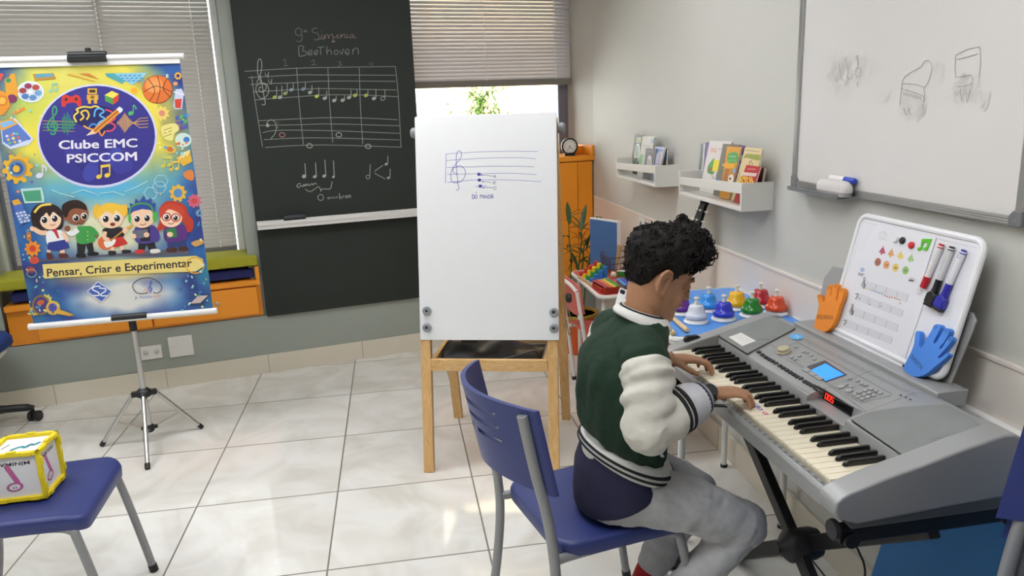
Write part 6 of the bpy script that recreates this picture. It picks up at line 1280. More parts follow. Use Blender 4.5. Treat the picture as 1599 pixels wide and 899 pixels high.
# wire basket with odds and ends and the blue file box
bc = tz(962, 421, ZP); bc = Vector((2.08, 1.64, ZP))
t = thing('wire_basket', 'brown wire basket standing behind the toys on the pink table', 'basket', bc)
m_wire = mat('brown_wire', '5a4030', 0.5, metal=0.3); mb = MB(Matrix.Translation(bc)); w, d_, h = 0.085, 0.09, 0.1
for z in (0.004, 0.035, 0.066, h): mb.tube([(-w, -d_, z), (w, -d_, z), (w, d_, z), (-w, d_, z)], 0.0022, 6, closed=True)
for i in range(7):
    f = -1+i/3
    for a, b in (((f*w, -d_), (f*w, -d_)), ((f*w, d_), (f*w, d_)), ((-w, f*d_), (-w, f*d_)), ((w, f*d_), (w, f*d_))): mb.tube([(a[0], a[1], 0.004), (b[0], b[1], h)], 0.0018, 5)
    mb.tube([(f*w, -d_, 0.004), (f*w, d_, 0.004)], 0.0018, 5)
mb.build('wire_frame', m_wire, t)
for i, (x, y, l, c, lab) in enumerate(((-0.04, -0.04, 0.15, 'b89a6c', 'tan wooden rattle leaning in the wire basket'), (0.03, 0.02, 0.14, '6a3a22', 'dark brown wooden shaker in the wire basket'))):
    mb = MB(); a = bc+Vector((x, y, 0.012)); b = a+Vector((0.02, -0.02, l)); mb.tube([a, a.lerp(b, 0.6), b], [0.008, 0.01, 0.014], 12); tag(mb.build('rattle', wood_mat('rattle_'+c, c, c, 'Z')), lab, 'rattle')
P = [hit(px, py, (2.02, 0, 0), (1, 0, 0)) for px, py in ((947, 360), (978, 375), (976, 412), (945, 408))]
t = thing('file_box', 'blue fronted white file box standing at the back of the pink table', 'box', (2.1, 1.6, ZP))
fb = [tz(948, 405, 0.7), tz(976, 412, 0.7)]
TFB = Matrix.Translation((2.035, 1.42, ZP+0.0005)) @ Matrix.Rotation(math.radians(-62), 4, 'Z')
TFB = frame((2.013, 1.74, ZP+0.0005), Vector((0.45, -0.89, 0)).normalized(), Vector((0.89, 0.45, 0)).normalized(), (0, 0, 1))
mb = MB(TFB); mb.bx(-0.115, 0.115, 0.002, 0.028, 0.0, 0.285); mb.build('body', m_white, t, smooth=False, bevel=0.002)
mb = MB(TFB); mb.bx(-0.11, 0.11, -0.003, 0.0015, 0.005, 0.278); mb.build('front_panel', mat('denim_blue_card', '41699c', 0.6), t, smooth=False, bevel=0.001)

# ------------------------------------------------ potted plant
pf = Vector((1.93, 2.06, 0))
t = thing('potted_plant', 'leafy green plant in an orange pot before the orange cabinet', 'plant', pf)
mb = MB(Matrix.Translation(pf)); mb.lathe([(0.09, 0.0), (0.095, 0.002), (0.125, 0.235), (0.118, 0.235), (0.11, 0.21), (0.0, 0.209)], 32); mb.build('pot', mat('orange_pot', 'cf5a1c', 0.4), t)
mb = MB(Matrix.Translation(pf)); mb.lathe([(0.126, 0.2352), (0.13, 0.238), (0.13, 0.252), (0.118, 0.252), (0.118, 0.238), (0.118, 0.2352)], 32); mb.build('rim', mat('ochre_pot_rim', 'b8963c', 0.5), t)
m_lf = mat('dark_green_leaf', '35512a', 0.42, var=0.3, vs=9); m_st = mat('green_stem', '47602f', 0.6)
def e6(x, y, dy=0.0): return hit(880+x/4.99, 300+y/4.99, (0, pf.y+dy, 0), (0, 1, 0))
top = pf+Vector((0, 0, 0.21))
stems = [[top+Vector((-0.03, 0, 0)), e6(120,560), e6(140,370), e6(128,240)], [top, e6(150,560,0.03), e6(160,430,0.04), e6(205,330,0.05), e6(240,230,0.03)], [top+Vector((0.04, 0.02, 0)), e6(190,560,-0.04), e6(235,420,-0.05)], [top+Vector((-0.05, 0.02, 0)), e6(60,560,0.05), e6(45,380,0.04), e6(40,200,0.03)]]
for s_ in stems: mb = MB(); mb.tube(cat(s_, 6), [0.006-0.0002*i for i in range(6*(len(s_)-1)+1)], 8); mb.build('stem', m_st, t)
rr = random.Random(8)
for a, b, w in (((140,290),(180,65),.03), ((128,250),(60,175),.016), ((45,250),(25,45),.028), ((45,180),(155,120),.014), ((150,380),(88,340),.012), ((205,325),(275,232),.018), ((265,230),(352,246),.014), ((270,235),(322,180),.010), ((215,322),(265,388),.034), ((222,430),(312,512),.036), ((240,400),(335,480),.016), ((190,545),(266,540),.02), ((40,435),(122,482),.018), ((48,305),(132,350),.014), ((80,530),(38,605),.018), ((152,460),(282,390),.014), ((140,370),(200,270),.016), ((120,500),(40,530),.02), ((150,520),(230,590),.022), ((60,470),(110,590),.02), ((165,420),(215,330),.02), ((140,300),(205,222),.012), ((210,330),(180,440),.016), ((90,580),(140,640),.02)):
    A0 = e6(*a, rr.uniform(-.03, .03)); B0 = e6(*b, rr.uniform(-.1, .06)); mb = MB(); leaf(mb, A0, B0-A0+Vector((0, 0, 0.12*(B0-A0).length)), (B0-A0).length*1.04, w*1.35, 0.16); mb.build('leaf', m_lf, t, fix=False, ang=180)
for s_ in stems:
    pth = cat(s_, 8)
    for k in range(len(pth)//3, len(pth), 3):
        a = rr.uniform(0, 2*PI); L_ = rr.uniform(.10, .2); mb = MB(); leaf(mb, pth[k], (math.cos(a), math.sin(a)*0.7, rr.uniform(.3, 1.0)), L_, rr.uniform(.018, .03), rr.uniform(.3, .6)); mb.build('leaf', m_lf, t, fix=False, ang=180)

# ------------------------------------------------ guitar behind the boy
hd = hit(1092, 330, (2.115, 0, 0), (1, 0, 0)); gd = Vector((0.34, 0.0, 0.94)).normalized()      # direction from body to head
gtop = hit(1099, 312, (2.135, 0, 0), (1, 0, 0)); gn = gd.cross(Vector((0, 1, 0))).normalized()
if gn.x > 0: gn = -gn
TG = frame(gtop, gd.cross(gn)*-1 if (gd.cross(gn)).y > 0 else gd.cross(gn), gd, gn)
TG = frame(gtop, gd.cross(gn), gd, gn); 
t = thing('guitar', 'acoustic guitar whose black headstock shows behind the head of the boy', 'guitar', gtop-gd*0.98)
m_gb = mat('black_gloss_lacquer', '0b0a0b', 0.6, var=0.05, spec=0.2); m_gw = wood_mat('guitar_top_wood', 'b9803f', 'd09a58', 'Z', 10, 0.3); m_peg = mat('cream_peg', 'd9cfae', 0.35)
mb = MB(TG); mb.prism([(-0.026, -0.02), (-0.034, 0.0+-0.005), (-0.012, -0.012), (0.0, 0.0), (0.012, -0.012), (0.034, -0.005), (0.026, -0.02), (0.036, -0.11), (0.03, -0.17), (0.026, -0.19), (-0.026, -0.19), (-0.03, -0.17), (-0.036, -0.11)], -0.014, 0.0); hs = mb.build('headstock', m_gb, t, smooth=False, bevel=0.002)
for i in range(3):
    for s_ in (-1, 1):
        y = -0.045-0.042*i; mb = MB(TG); mb.tube([(s_*0.03, y, -0.007), (s_*0.052, y, -0.007)], 0.003, 8); mb.build('tuner_shaft', m_ch, hs)
        mb = MB(TG); mb.ball((s_*0.058, y, -0.007), (0.009, 0.0065, 0.0075), 12, 8); mb.build('tuner_peg', m_peg, hs)
        mb = MB(TG @ Matrix.Translation((s_*0.016, y, 0.0))); mb.lathe([(0.0042, 0), (0.0042, 0.008), (0.003, 0.009)], 10); mb.build('string_post', m_ch, hs)
mb = MB(TG); mb.prism([(-0.026, -0.192), (0.026, -0.192), (0.03, -0.56), (-0.03, -0.56)], -0.02, -0.002); mb.build('neck', m_gb, t, smooth=False, bevel=0.004)
body = [(0.0, -0.55), (0.07, -0.545), (0.12, -0.58), (0.125, -0.63), (0.1, -0.68), (0.1, -0.73), (0.14, -0.79), (0.165, -0.86), (0.145, -0.94), (0.08, -0.98), (0, -0.985)]
bo = body+[(-x, y) for x, y in reversed(body[1:-1])]
mb = MB(TG); mb.prism([(v.x, v.y) for v in cat([(a, b, 0) for a, b in bo], 4, True)], -0.1, -0.008); mb.build('body', m_gw, t, bevel=0.003)
mb = MB(TG @ Matrix.Translation((0, -0.68, -0.0078))); mb.lathe([(0.045, 0), (0.045, 0.0004)], 24); mb.build('sound_hole', m_dark, t)
mb = MB(TG); mb.bx(-0.08, 0.08, -0.875, -0.855, -0.0079, 0.001); mb.build('bridge', m_gb, t, smooth=False, bevel=0.001)
for i in range(6): x = -0.02+0.008*i; mb = MB(TG); mb.tube([(x*0.8, -0.19, 0.001), (x*1.2, -0.865, 0.003)], 0.0006, 5); mb.build('string', m_ch, t)

# ------------------------------------------------ chairs
m_bsh = mat('navy_blue_plastic', '2b3772', 0.42, var=0.03, vs=3, bump=0.08, bs=600); m_gt = mat('grey_painted_tube', '8f9091', 0.4, metal=0.3, var=0.03)
def make_chair(lab):
    t = thing('chair', lab, 'chair', (0, 0, 0))
    # seat: facing +x, centre of the seat at the origin, top at 0.44
    n = 20; top = []; bot = []
    ou = []
    for x, y in rrect(-0.185, 0.195, -0.2, 0.2, 0.05, 6): 
        w = 1.0-0.06*(0.195-x)/0.38; ou.append((x, y*w))
    rings = []
    for k, z in ((0.93, 0.400), (0.975, 0.3985), (0.99, 0.404), (1.0, 0.432), (0.985, 0.44), (0.93, 0.4415), (0.6, 0.437), (0.25, 0.435)):
        rings.append([(x*k, y*k, z-(0.022*max(0, (x*k-0.12)/0.075)**2 if x*k > 0.12 else 0)) for x, y in ou])
    mb = MB(); mb.loft(rings); mb.build('seat', m_bsh, t, ang=60)
    # back shell, bowed backwards, with three slots
    def bx_(y, z): return -0.176-0.09*(1-(y/0.2)**2)-(z-0.44)*0.2
    NY, NZ = 26, 18; zb0, zb1 = 0.592, 0.822; grid = {}
    mb = MB(); vs = []; fs = []
    def zz_(j, y): f = j/NZ; lo = zb0-0.0+0.02*(1-(y/0.2)**2); hi = zb1+0.012*(1-(y/0.2)**2)-0.004; return lo+(hi-lo)*f
    for lay in (0, 1):
        for i in range(NY+1):
            y = -0.205+0.41*i/NY
            for j in range(NZ+1): z = zz_(j, y); vs.append((bx_(y, z)+(0.0065 if lay == 0 else -0.0065), y, z))
    o = (NY+1)*(NZ+1); slot = lambda i, j: (j in (8, 11, 14)) and 6 <= i < 20 and not (i in (12, 13) and j == 8)
    def id_(i, j): return i*(NZ+1)+j
    for i in range(NY):
        for j in range(NZ):
            if slot(i, j): continue
            a, b, c, d = id_(i, j), id_(i+1, j), id_(i+1, j+1), id_(i, j+1); fs += [(a, b, c, d), (o+a, o+d, o+c, o+b)]
            for (di, dj, p, q_) in ((-1, 0, d, a), (1, 0, b, c), (0, -1, a, b), (0, 1, c, d)):
                i2, j2 = i+di, j+dj
                if not (0 <= i2 < NY and 0 <= j2 < NZ) or slot(i2, j2): fs.append((p, o+p, o+q_, q_))
    mb.add(vs, fs); mb.build('backrest', m_bsh, t, bevel=0.0, ang=50)
    for s_ in (-1, 1):
        y = s_*0.185
        mb = MB(); mb.tube(cat([(-0.255, s_*0.195, 0.012), (-0.225, s_*0.195, 0.15), (-0.205, s_*0.192, 0.32), (-0.207, y, 0.44), (-0.223, y, 0.55), (-0.248, y, 0.66), (-0.275, y, 0.805)], 6), 0.0135, 12, flat=1.0); l = mb.build('rear_leg', m_gt, t)
        mb = MB(); mb.tube([(-0.2575, s_*0.195, 0.0), (-0.252, s_*0.195, 0.025)], 0.0155, 12); mb.build('foot_cap', m_dark, l)
        mb = MB(); mb.tube(cat([(0.225, s_*0.2, 0.012), (0.195, s_*0.195, 0.2), (0.165, s_*0.19, 0.36), (0.15, s_*0.183, 0.39), (0.1, s_*0.178, 0.402), (0.0, s_*0.175, 0.403), (-0.15, s_*0.175, 0.403), (-0.2, s_*0.18, 0.403)], 6), 0.0125, 12); l = mb.build('front_leg', m_gt, t)
        mb = MB(); mb.tube([(0.227, s_*0.2, 0.0), (0.223, s_*0.2, 0.025)], 0.0145, 12); mb.build('foot_cap', m_dark, l)
    mb = MB(); mb.tube([(0.12, -0.175, 0.400), (0.12, 0.175, 0.400)], 0.01, 10); mb.build('cross_bar', m_gt, t)
    return t
ch = make_chair('navy blue chair with grey legs that the boy sits on'); proto_chair = ch
ch.location = (1.345, -0.492, 0.0); ch.rotation_euler = (0, 0, math.radians(13))
c2_ = copy_tree(ch); tag(c2_, 'navy blue chair with the foam music cube on its seat'); c2_.location = (-0.256, -0.085, 0); c2_.rotation_euler = (0, 0, math.radians(3))
for i, lab in enumerate(('bottom chair of the navy blue stack at the right edge', 'second chair from the floor in the navy blue stack', 'third chair from the floor in the navy blue stack', 'fourth chair from the floor in the navy blue stack', 'topmost chair of the navy blue stack at the right edge')):
    c3_ = copy_tree(ch); tag(c3_, lab, None, 'stacked navy chairs'); c3_.location = (1.757-0.017*i, -1.485, 0.041*i); c3_.rotation_euler = (0, 0, math.radians(180+2))

# foam music cube on the left chair
TQ = Matrix.Translation((-0.270, -0.08, 0.4425)) @ Matrix.Rotation(math.radians(2), 4, 'Z'); h = 0.075; tk = 0.012
t = thing('foam_cube', 'white and yellow foam music cube lying on the left chair', 'cube', TQ.translation)
m_yf = mat('yellow_foam', 'e6cf1e', 0.7, var=0.04, vs=40); mb = MB(TQ); mb.bx(-h+0.01, h-0.01, -h+0.01, h-0.01, 0.01, 2*h-0.01); mb.build('core', mat('white_foam', 'e2e2e4', 0.6), t, smooth=False)
mb = MB(TQ); rr = random.Random(2)
for s1_ in (-1, 1):
    for s2_ in (-1, 1):
        for ax in range(3):
            a = [0, 0, 0]; b = [0, 0, 0]; oth = [k for k in range(3) if k != ax]; a[ax] = -h; b[ax] = h
            for k, s_ in zip(oth, (s1_, s2_)): a[k] = b[k] = s_*(h-tk/2)
            mb.bx(*[v for k in range(3) for v in ((min(a[k], b[k])-(0 if k == ax else tk/2)), (max(a[k], b[k])+(0 if k == ax else tk/2)))], Matrix.Translation((0, 0, h)))
            for q_ in range(3):   # interlocking teeth
                m0 = -h+0.022+q_*0.042; c = list(a); e_ = list(a); c[ax] = m0; e_[ax] = m0+0.024
                k0 = oth[q_ % 2]; s0 = (s1_, s2_)[q_ % 2]; lo = [0]*3; hi = [0]*3
                for k in range(3):
                    if k == ax: lo[k], hi[k] = m0, m0+0.024
                    elif k == k0: lo[k], hi[k] = (s0*h, s0*(h+0.004)) if s0 > 0 else (s0*(h+0.004), s0*h)
                    else: sx_ = a[k]; lo[k], hi[k] = sx_-tk/2, sx_+tk/2
                if lo[2]+h < 0.001: lo[2] = -h+0.0005
                if k0 == 2 and s0 < 0: continue
                mb.bx(lo[0], hi[0], lo[1], hi[1], lo[2], hi[2], Matrix.Translation((0, 0, h)))
mb.build('interlocking_edges', m_yf, t, smooth=False, bevel=0.0015)
def cubeface(o, ex, ey, n): 
    Tq = TQ @ frame(o, ex, ey, n); return Art(lambda x, y: Tq @ Vector((x, y, 0)), (Tq.to_3x3() @ Vector((0, 0, 1))), 0.00001, 0.0003)
PKN, GR = '#c65a98', '#8a7a80'
def halfnote(A, s=1.0):
    A.line([(-0.018, 0.03), (0.002, -0.02)], 0.0145, GR, 0); A.ell(-0.018, 0.032, 0.0074, 0.0074, GR); A.ell(-0.008, -0.032, 0.0225, 0.0145, GR, 0.15); A.line([(-0.018, 0.03), (0.004, -0.022)], 0.011, PKN); A.ell(-0.018, 0.032, 0.0056, 0.0056, PKN)
    A.ell(-0.007, -0.032, 0.0205, 0.0128, PKN, 0.15); A.ell(-0.008, -0.032, 0.0162, 0.0102, GR, 0.15); A.ell(-0.008, -0.032, 0.015, 0.009, '#e4dfe2', 0.15)
    for dx in (-0.0035, 0.0035): A.ell(-0.008+dx, -0.0345, 0.0024, 0.0022, '#4a4448', 0, 10); A.line([(-0.0125+dx, -0.028), (-0.0065+dx, -0.029)], 0.0008, '#6a6468')
A = cubeface((-0.0, -h+0.0098, h), (1, 0, 0), (0, 0, 1), (0, -1, 0)); A.text('MÍNIMA', 0.044, 0.044, 0.0145, '#2a2a2e', (-1, 0), (0, -1), 0.02, width=0.082); halfnote(A); A.build('face_print', t)
A = cubeface((h-0.0098, 0.0, h), (0, 1, 0), (0, 0, 1), (1, 0, 0)); A.text('FIGURA', 0.04, 0.045, 0.0145, '#2a2a2e', (-1, 0), (0, -1), 0.02, width=0.076); halfnote(A); A.build('face_print', t)
A = cubeface((0, 0, 2*h-0.0098), (1, 0, 0), (0, 1, 0), (0, 0, 1)); A.line([(-0.02, -0.025), (0.0, -0.005), (0.016, -0.014), (0.022, 0.006), (0.034, 0.0), (0.045, 0.018)], 0.011, '#2c8f96', 5); A.line([(-0.05, -0.01), (-0.04, 0.02)], 0.004, '#4a4a4e'); A.build('face_print', t)

# office chair at the left edge
TO = Matrix.Translation((-1.342, 1.56, 0)); t = thing('office_chair', 'blue office chair on a black wheeled base at the left edge', 'chair', (-1.342, 1.56, 0))
mb = MB(TO); mb.loft([[(x*k, y*k, z) for x, y in rrect(-0.235, 0.235, -0.235, 0.235, 0.12, 8)] for k, z in ((0.9, 0.405), (1.0, 0.425), (1.0, 0.455), (0.93, 0.478), (0.5, 0.486))]); mb.build('seat', mat('royal_blue_upholstery', '1b3f86', 0.75, var=0.06, bump=0.2, bs=500), t, ang=70)
mb = MB(TO); mb.loft([[(x*k, y*k, z) for x, y in rrect(-0.2, 0.2, -0.2, 0.2, 0.12, 8)] for k, z in ((0.55, 0.33), (0.9, 0.355), (1.06, 0.385), (1.06, 0.402))]); mb.build('seat_shell', m_white, t, ang=70)
mb = MB(TO); mb.tube([(0, 0, 0.09), (0, 0, 0.34)], 0.026, 16); mb.build('gas_lift', m_dark, t)
mb = MB(TO); mb.lathe([(0.045, 0.075), (0.045, 0.12), (0.03, 0.13)], 18)
ARM = [math.radians(25+72*k) for k in range(5)]
for a in ARM: c, s_ = math.cos(a), math.sin(a); mb.tube(cat([(c*0.02, s_*0.02, 0.105), (c*0.16, s_*0.16, 0.098), (c*0.28, s_*0.28, 0.08), (c*0.3, s_*0.3, 0.07)], 5), [0.024]*6+[0.02]*5+[0.015]*5, 10)
mb.build('base', m_dark, t)
for a in ARM:
    c, s_ = math.cos(a), math.sin(a); T = TO @ Matrix.Translation((c*0.3, s_*0.3, 0)) @ Matrix.Rotation(a+0.9, 4, 'Z'); mb = MB(T); mb.tube([(0, 0, 0.03), (0, 0, 0.07)], 0.007, 8)
    for q_ in (-1, 1): mb.tube([(0.006, q_*0.006, 0.0275), (0.006, q_*0.026, 0.0275)], 0.0273, 18)
    mb.build('caster', m_dark, t, bevel=0.002)
mb = MB(TO); mb.loft([[(-0.25-0.03*abs(math.cos(a))*0+0.02*math.cos(a), 0.2*math.cos(a)*1.0, z) for a in (0, PI)]+[(-0.27, -0.2, z+0.0), (-0.27, 0.2, z)] for z in (0.6, 0.95)]); 
mb2 = MB(TO); mb2.prism(rrect(-0.21, 0.21, 0.58, 0.95, 0.08, 6), 0, 0.05, frame((-0.28, 0, 0), (0, 1, 0), (0, 0, 1), (1, 0, 0))); mb2.build('backrest', MATS['royal_blue_upholstery'], t, bevel=0.015, seg=3)
mb = MB(TO); mb.tube(cat([(-0.1, 0, 0.36), (-0.26, 0, 0.38), (-0.305, 0, 0.5), (-0.3, 0, 0.7)], 5), 0.018, 10, flat=0.6); mb.build('back_bracket', m_dark, t)
# ================================================================== the boy
m_skin = mat('brown_skin', 'ab7d5d', 0.5, var=0.06, vs=18, bump=0.06, bs=400)
m_skin.node_tree.nodes['Principled BSDF'].inputs['Subsurface Weight'].default_value = 0.12
m_skin.node_tree.nodes['Principled BSDF'].inputs['Subsurface Radius'].default_value = (0.012, 0.005, 0.003)
m_green = mat('green_fleece', '102c1a', 0.9, var=0.12, vs=25, bump=0.35, bs=220)
m_sleeve = mat('cream_fleece', 'c9c6bb', 0.85, var=0.05, vs=25, bump=0.3, bs=260); m_rib = mat('light_grey_ribbing', 'bdbcc0', 0.85, var=0.08, vs=60, bump=0.5, bs=300)
m_navy = mat('navy_jersey', '1b1c3a', 0.85, var=0.12, vs=20, bump=0.2, bs=300); m_grey = mat('grey_melange_jersey', 'adadae', 0.88, var=0.14, vs=55, bump=0.3, bs=260)
m_red = mat('red_sock', '9c141c', 0.9, var=0.1, vs=40, bump=0.3, bs=400); m_hair = mat('black_curly_hair', '15100e', 0.7, var=0.35, vs=40, bump=1.0, bs=130, spec=0.25)
m_ribw = mat('white_ribbing', 'd3d2cc', 0.85, var=0.05, vs=60, bump=0.4, bs=300); m_ribb = mat('black_rib_stripe', '15171a', 0.85, var=0.1)
boy = thing('person', 'boy in a green and cream varsity jacket seated and playing the keyboard', 'person', (1.45, -0.55, 0.0))
def apply_mods(ob):
    dg = bpy.context.evaluated_depsgraph_get(); me = bpy.data.meshes.new_from_object(ob.evaluated_get(dg)); old = ob.data; ob.modifiers.clear(); ob.data = me; bpy.data.meshes.remove(old)
    me.polygons.foreach_set('use_smooth', [True]*len(me.polygons))
wr_tex = bpy.data.textures.new('soft_wrinkles', 'CLOUDS'); wr_tex.noise_scale = 0.055; wr_tex.noise_depth = 2
def fuse(mb, name, m, parent, vox=0.006, smooth=4, fac=0.5, wrinkle=0.0):
    ob = mb.build(name, m, parent, smooth=False)
    r = ob.modifiers.new('remesh', 'REMESH'); r.mode = 'VOXEL'; r.voxel_size = vox; r.use_smooth_shade = True
    s_ = ob.modifiers.new('smooth', 'SMOOTH'); s_.factor = fac; s_.iterations = smooth
    if wrinkle: d_ = ob.modifiers.new('wrinkle', 'DISPLACE'); d_.texture = wr_tex; d_.strength = wrinkle; d_.mid_level = 0.5; d_.texture_coords = 'LOCAL'
    bpy.context.view_layer.update(); apply_mods(ob); return ob
def ering(c, a1, a2, r1, r2, n=28, fn=None):
    c, a1, a2 = Vector(c), Vector(a1), Vector(a2); out = []
    for k in range(n):
        a = 2*PI*k/n; f = fn(a) if fn else 1.0; out.append(c+a1*r1*f*math.cos(a)+a2*r2*f*math.sin(a))
    return out
HP = math.radians(24); HO = Vector((1.461, -0.55, 0.974))
THD = frame(HO, (math.cos(HP), 0, -math.sin(HP)), (0, 1, 0), (math.sin(HP), 0, math.cos(HP)))
HT = [(-0.006,0.066,0.024,0.012,0.2),(0,0.081,0.008,0.026,0.3),(0.01,0.0895,-0.0133,0.038,0.35),(0.022,0.0905,-0.0285,0.047,0.38),(0.036,0.087,-0.0399,0.054,0.36),(0.05,0.089,-0.0475,0.057,0.34),(0.06,0.09,-0.0513,0.059,0.32),(0.07,0.089,-0.05605,0.061,0.3),(0.082,0.088,-0.0627,0.0635,0.28),(0.095,0.086,-0.07125,0.066,0.26),(0.108,0.0835,-0.07885,0.0675,0.24),(0.12,0.086,-0.08455,0.069,0.22),(0.135,0.0895,-0.0893,0.0705,0.2),(0.155,0.088,-0.09215,0.0715,0.18),(0.175,0.078,-0.08835,0.069,0.15),(0.192,0.058,-0.076,0.059,0.1),(0.205,0.03,-0.0532,0.042,0.05),(0.2125,0,-0.0247,0.018,0)]
def hrow(z):
    if z <= HT[0][0]: return HT[0][1:]
    for a, b in zip(HT, HT[1:]):
        if z <= b[0]:
            k = (z-a[0])/(b[0]-a[0]); return tuple(a[i]*(1-k)+b[i]*k for i in range(1, 5))
    return HT[-1][1:]
def hring(z, n=36):
    xf, xb, w, tp = hrow(z); xm, rx = (xf+xb)/2, (xf-xb)/2; out = []
    for k in range(n):
        a = 2*PI*k/n; c, s_ = math.cos(a), math.sin(a); out.append((xm+rx*c, w*s_*(1-tp*max(0, c)), z))
    return out
HC = Vector((-0.005, 0, 0.118))
def hinside(p):
    if p.z < HT[0][0] or p.z > HT[-1][0]: return False
    xf, xb, w, tp = hrow(p.z); xm, rx = (xf+xb)/2, (xf-xb)/2; c = (p.x-xm)/rx
    if abs(c) > 1: return False
    return abs(p.y) <= w*math.sqrt(1-c*c)*(1-tp*max(0, c))
def hrad(d):
    lo, hi = 0.01, 0.2
    for _ in range(22):
        m = (lo+hi)/2
        if hinside(HC+d*m): lo = m
        else: hi = m
    return lo
body = MB()
body.T = THD; body.loft([hring(z) for z, *_ in HT])
body.loft([ering((0.086, 0, 0.122), (1, 0, 0), (0, 1, 0), 0.004, 0.007, 12), ering((0.0915, 0, 0.105), (1, 0, 0), (0, 1, 0), 0.0065, 0.0075, 12), ering((0.097, 0, 0.09), (1, 0, 0), (0, 1, 0), 0.0085, 0.0095, 12), ering((0.101, 0, 0.079), (1, 0, 0), (0, 1, 0), 0.0095, 0.012, 12), ering((0.097, 0, 0.071), (1, 0, 0), (0, 1, 0), 0.008, 0.010, 12)])
for s_ in (-1, 1):
    body.ball((0.092, s_*0.0105, 0.0755), (0.0085, 0.006, 0.006), 10, 7); body.ball((0.0735, s_*0.031, 0.107), (0.0125, 0.0155, 0.0105), 14, 9); body.ball((0.0795, s_*0.030, 0.127), (0.009, 0.019, 0.006), 12, 7); body.ball((0.056, s_*0.0315, 0.066), (0.022, 0.014, 0.024), 14, 9)
    # ears: rim, lobe and bowl
    ec = Vector((-0.004, s_*0.0665, 0.094)); er = [(0.012, 0.0, 0.012), (0.014, 0.003, 0.024), (0.006, 0.008, 0.033), (-0.007, 0.013, 0.034), (-0.016, 0.016, 0.024), (-0.017, 0.015, 0.008), (-0.011, 0.012, -0.008), (-0.003, 0.007, -0.021), (0.006, 0.002, -0.026), (0.011, 0.0, -0.016)]
    P = cat([ec+Vector((x*1.08, s_*(y*1.25+0.002), z*1.04)) for x, y, z in er], 4, True); body.tube(P, 0.0050, 8, closed=True)
    pc_ = sum(P, Vector())/len(P); ins = Vector((0, -s_, 0))
    body.loft([[p.lerp(pc_, k)+ins*o_ for p in P] for k, o_ in ((0.10, 0.004), (0.35, 0.0095), (0.85, 0.0115), (0.85, 0.0155), (0.35, 0.0135), (0.10, 0.008))])
    body.ball((ec.x+0.001, ec.y+s_*0.0015, ec.z-0.017), (0.009, 0.005, 0.011), 10, 7); body.tube(cat([ec+Vector((0.004, s_*0.007, 0.022)), ec+Vector((-0.007, s_*0.0105, 0.014)), ec+Vector((-0.008, s_*0.009, -0.002)), ec+Vector((-0.001, s_*0.004, -0.014))], 4), 0.003, 8); body.ball((ec.x-0.004, ec.y+s_*0.0005, ec.z+0.004), (0.014, 0.0035, 0.027), 12, 8); body.ball((ec.x+0.011, ec.y+s_*0.001, ec.z-0.002), (0.005, 0.004, 0.007), 8, 6)
body.ball((0.0895, 0, 0.0605), (0.0075, 0.0185, 0.0042), 14, 7); body.ball((0.0885, 0, 0.0515), (0.0075, 0.016, 0.005), 14, 7)
body.T = Matrix.Identity(4)
nb, nt_ = Vector((1.468, -0.55, 0.925)), THD @ Vector((-0.012, 0, 0.05))
nd = (nt_-nb).normalized(); n1 = Vector((0, 1, 0)); n2 = nd.cross(n1)
body.loft([ering(nb-nd*0.05-Vector((0.01, 0, 0)), n2, n1, 0.034, 0.05), ering(nb-Vector((0.004, 0, 0)), n2, n1, 0.042, 0.05), ering(nb.lerp(nt_, 0.4), n2, n1, 0.043, 0.044), ering(nb.lerp(nt_, 0.8), n2, n1, 0.044, 0.045), ering(nt_+nd*0.022, n2, n1, 0.040, 0.043), ering(nt_+nd*0.05, n2, n1, 0.028, 0.034)])
X, Y, Z = Vector((1, 0, 0)), Vector((0, 1, 0)), Vector((0, 0, 1))
TOR = [(0.47,1.41,.085,.11),(0.52,1.41,.088,.115),(0.60,1.415,.072,.10),(0.70,1.41,.07,.105),(0.80,1.41,.07,.11),(0.87,1.42,.062,.105),(0.915,1.44,.048,.08),(0.94,1.45,.04,.05)]
body.loft([ering((cx, -0.55, z), X, Y, rx, ry) for z, cx, rx, ry in TOR])
ARMS = {}
for s_, sh, el, wr in ((-1, (1.43, -0.676, 0.905), (1.418, -0.757, 0.762), (1.59, -0.695, 0.796)), (1, (1.43, -0.424, 0.905), (1.45, -0.35, 0.762), (1.588, -0.428, 0.796))):
    sh, el, wr = Vector(sh), Vector(el), Vector(wr); ARMS[s_] = (sh, el, wr)
    pth = cat([sh+Vector((0, -s_*0.04, -0.01)), sh+Vector((0, 0, -0.01)), sh.lerp(el, .5), el, el.lerp(wr, .45), wr, wr+(wr-el).normalized()*0.012], 5); n = len(pth)
    rad = [0.044-0.024*(i/(n-1))**0.8 for i in range(n)]; body.tube(pth, rad, 16)
HIP = {}
LEG = {-1: [(1.40, -0.62, 0.52), (1.55, -0.64, 0.475), (1.712, -0.648, 0.398), (1.62, -0.646, 0.29), (1.505, -0.64, 0.175)], 1: [(1.40, -0.48, 0.52), (1.52, -0.478, 0.482), (1.645, -0.475, 0.412), (1.585, -0.462, 0.28), (1.515, -0.45, 0.135)]}
for s_, P in LEG.items():
    P = [Vector(p) for p in P]; body.tube(cat(P[:3], 6), [0.066-0.0014*i for i in range(13)], 18); body.tube(cat(P[2:], 6), [0.048-0.0014*i for i in range(13)], 16); body.ball(P[2], 0.05, 16, 10)
    a = P[4]; hl = a+Vector((-0.03, 0, -0.035)); bl = Vector((a.x+0.055, a.y, 0.032)); body.tube([a, hl.lerp(bl, .3), bl, bl+Vector((0.045, 0, -0.008))], [0.034, 0.034, 0.026, 0.016], 14); body.ball(hl, 0.028, 14, 9)
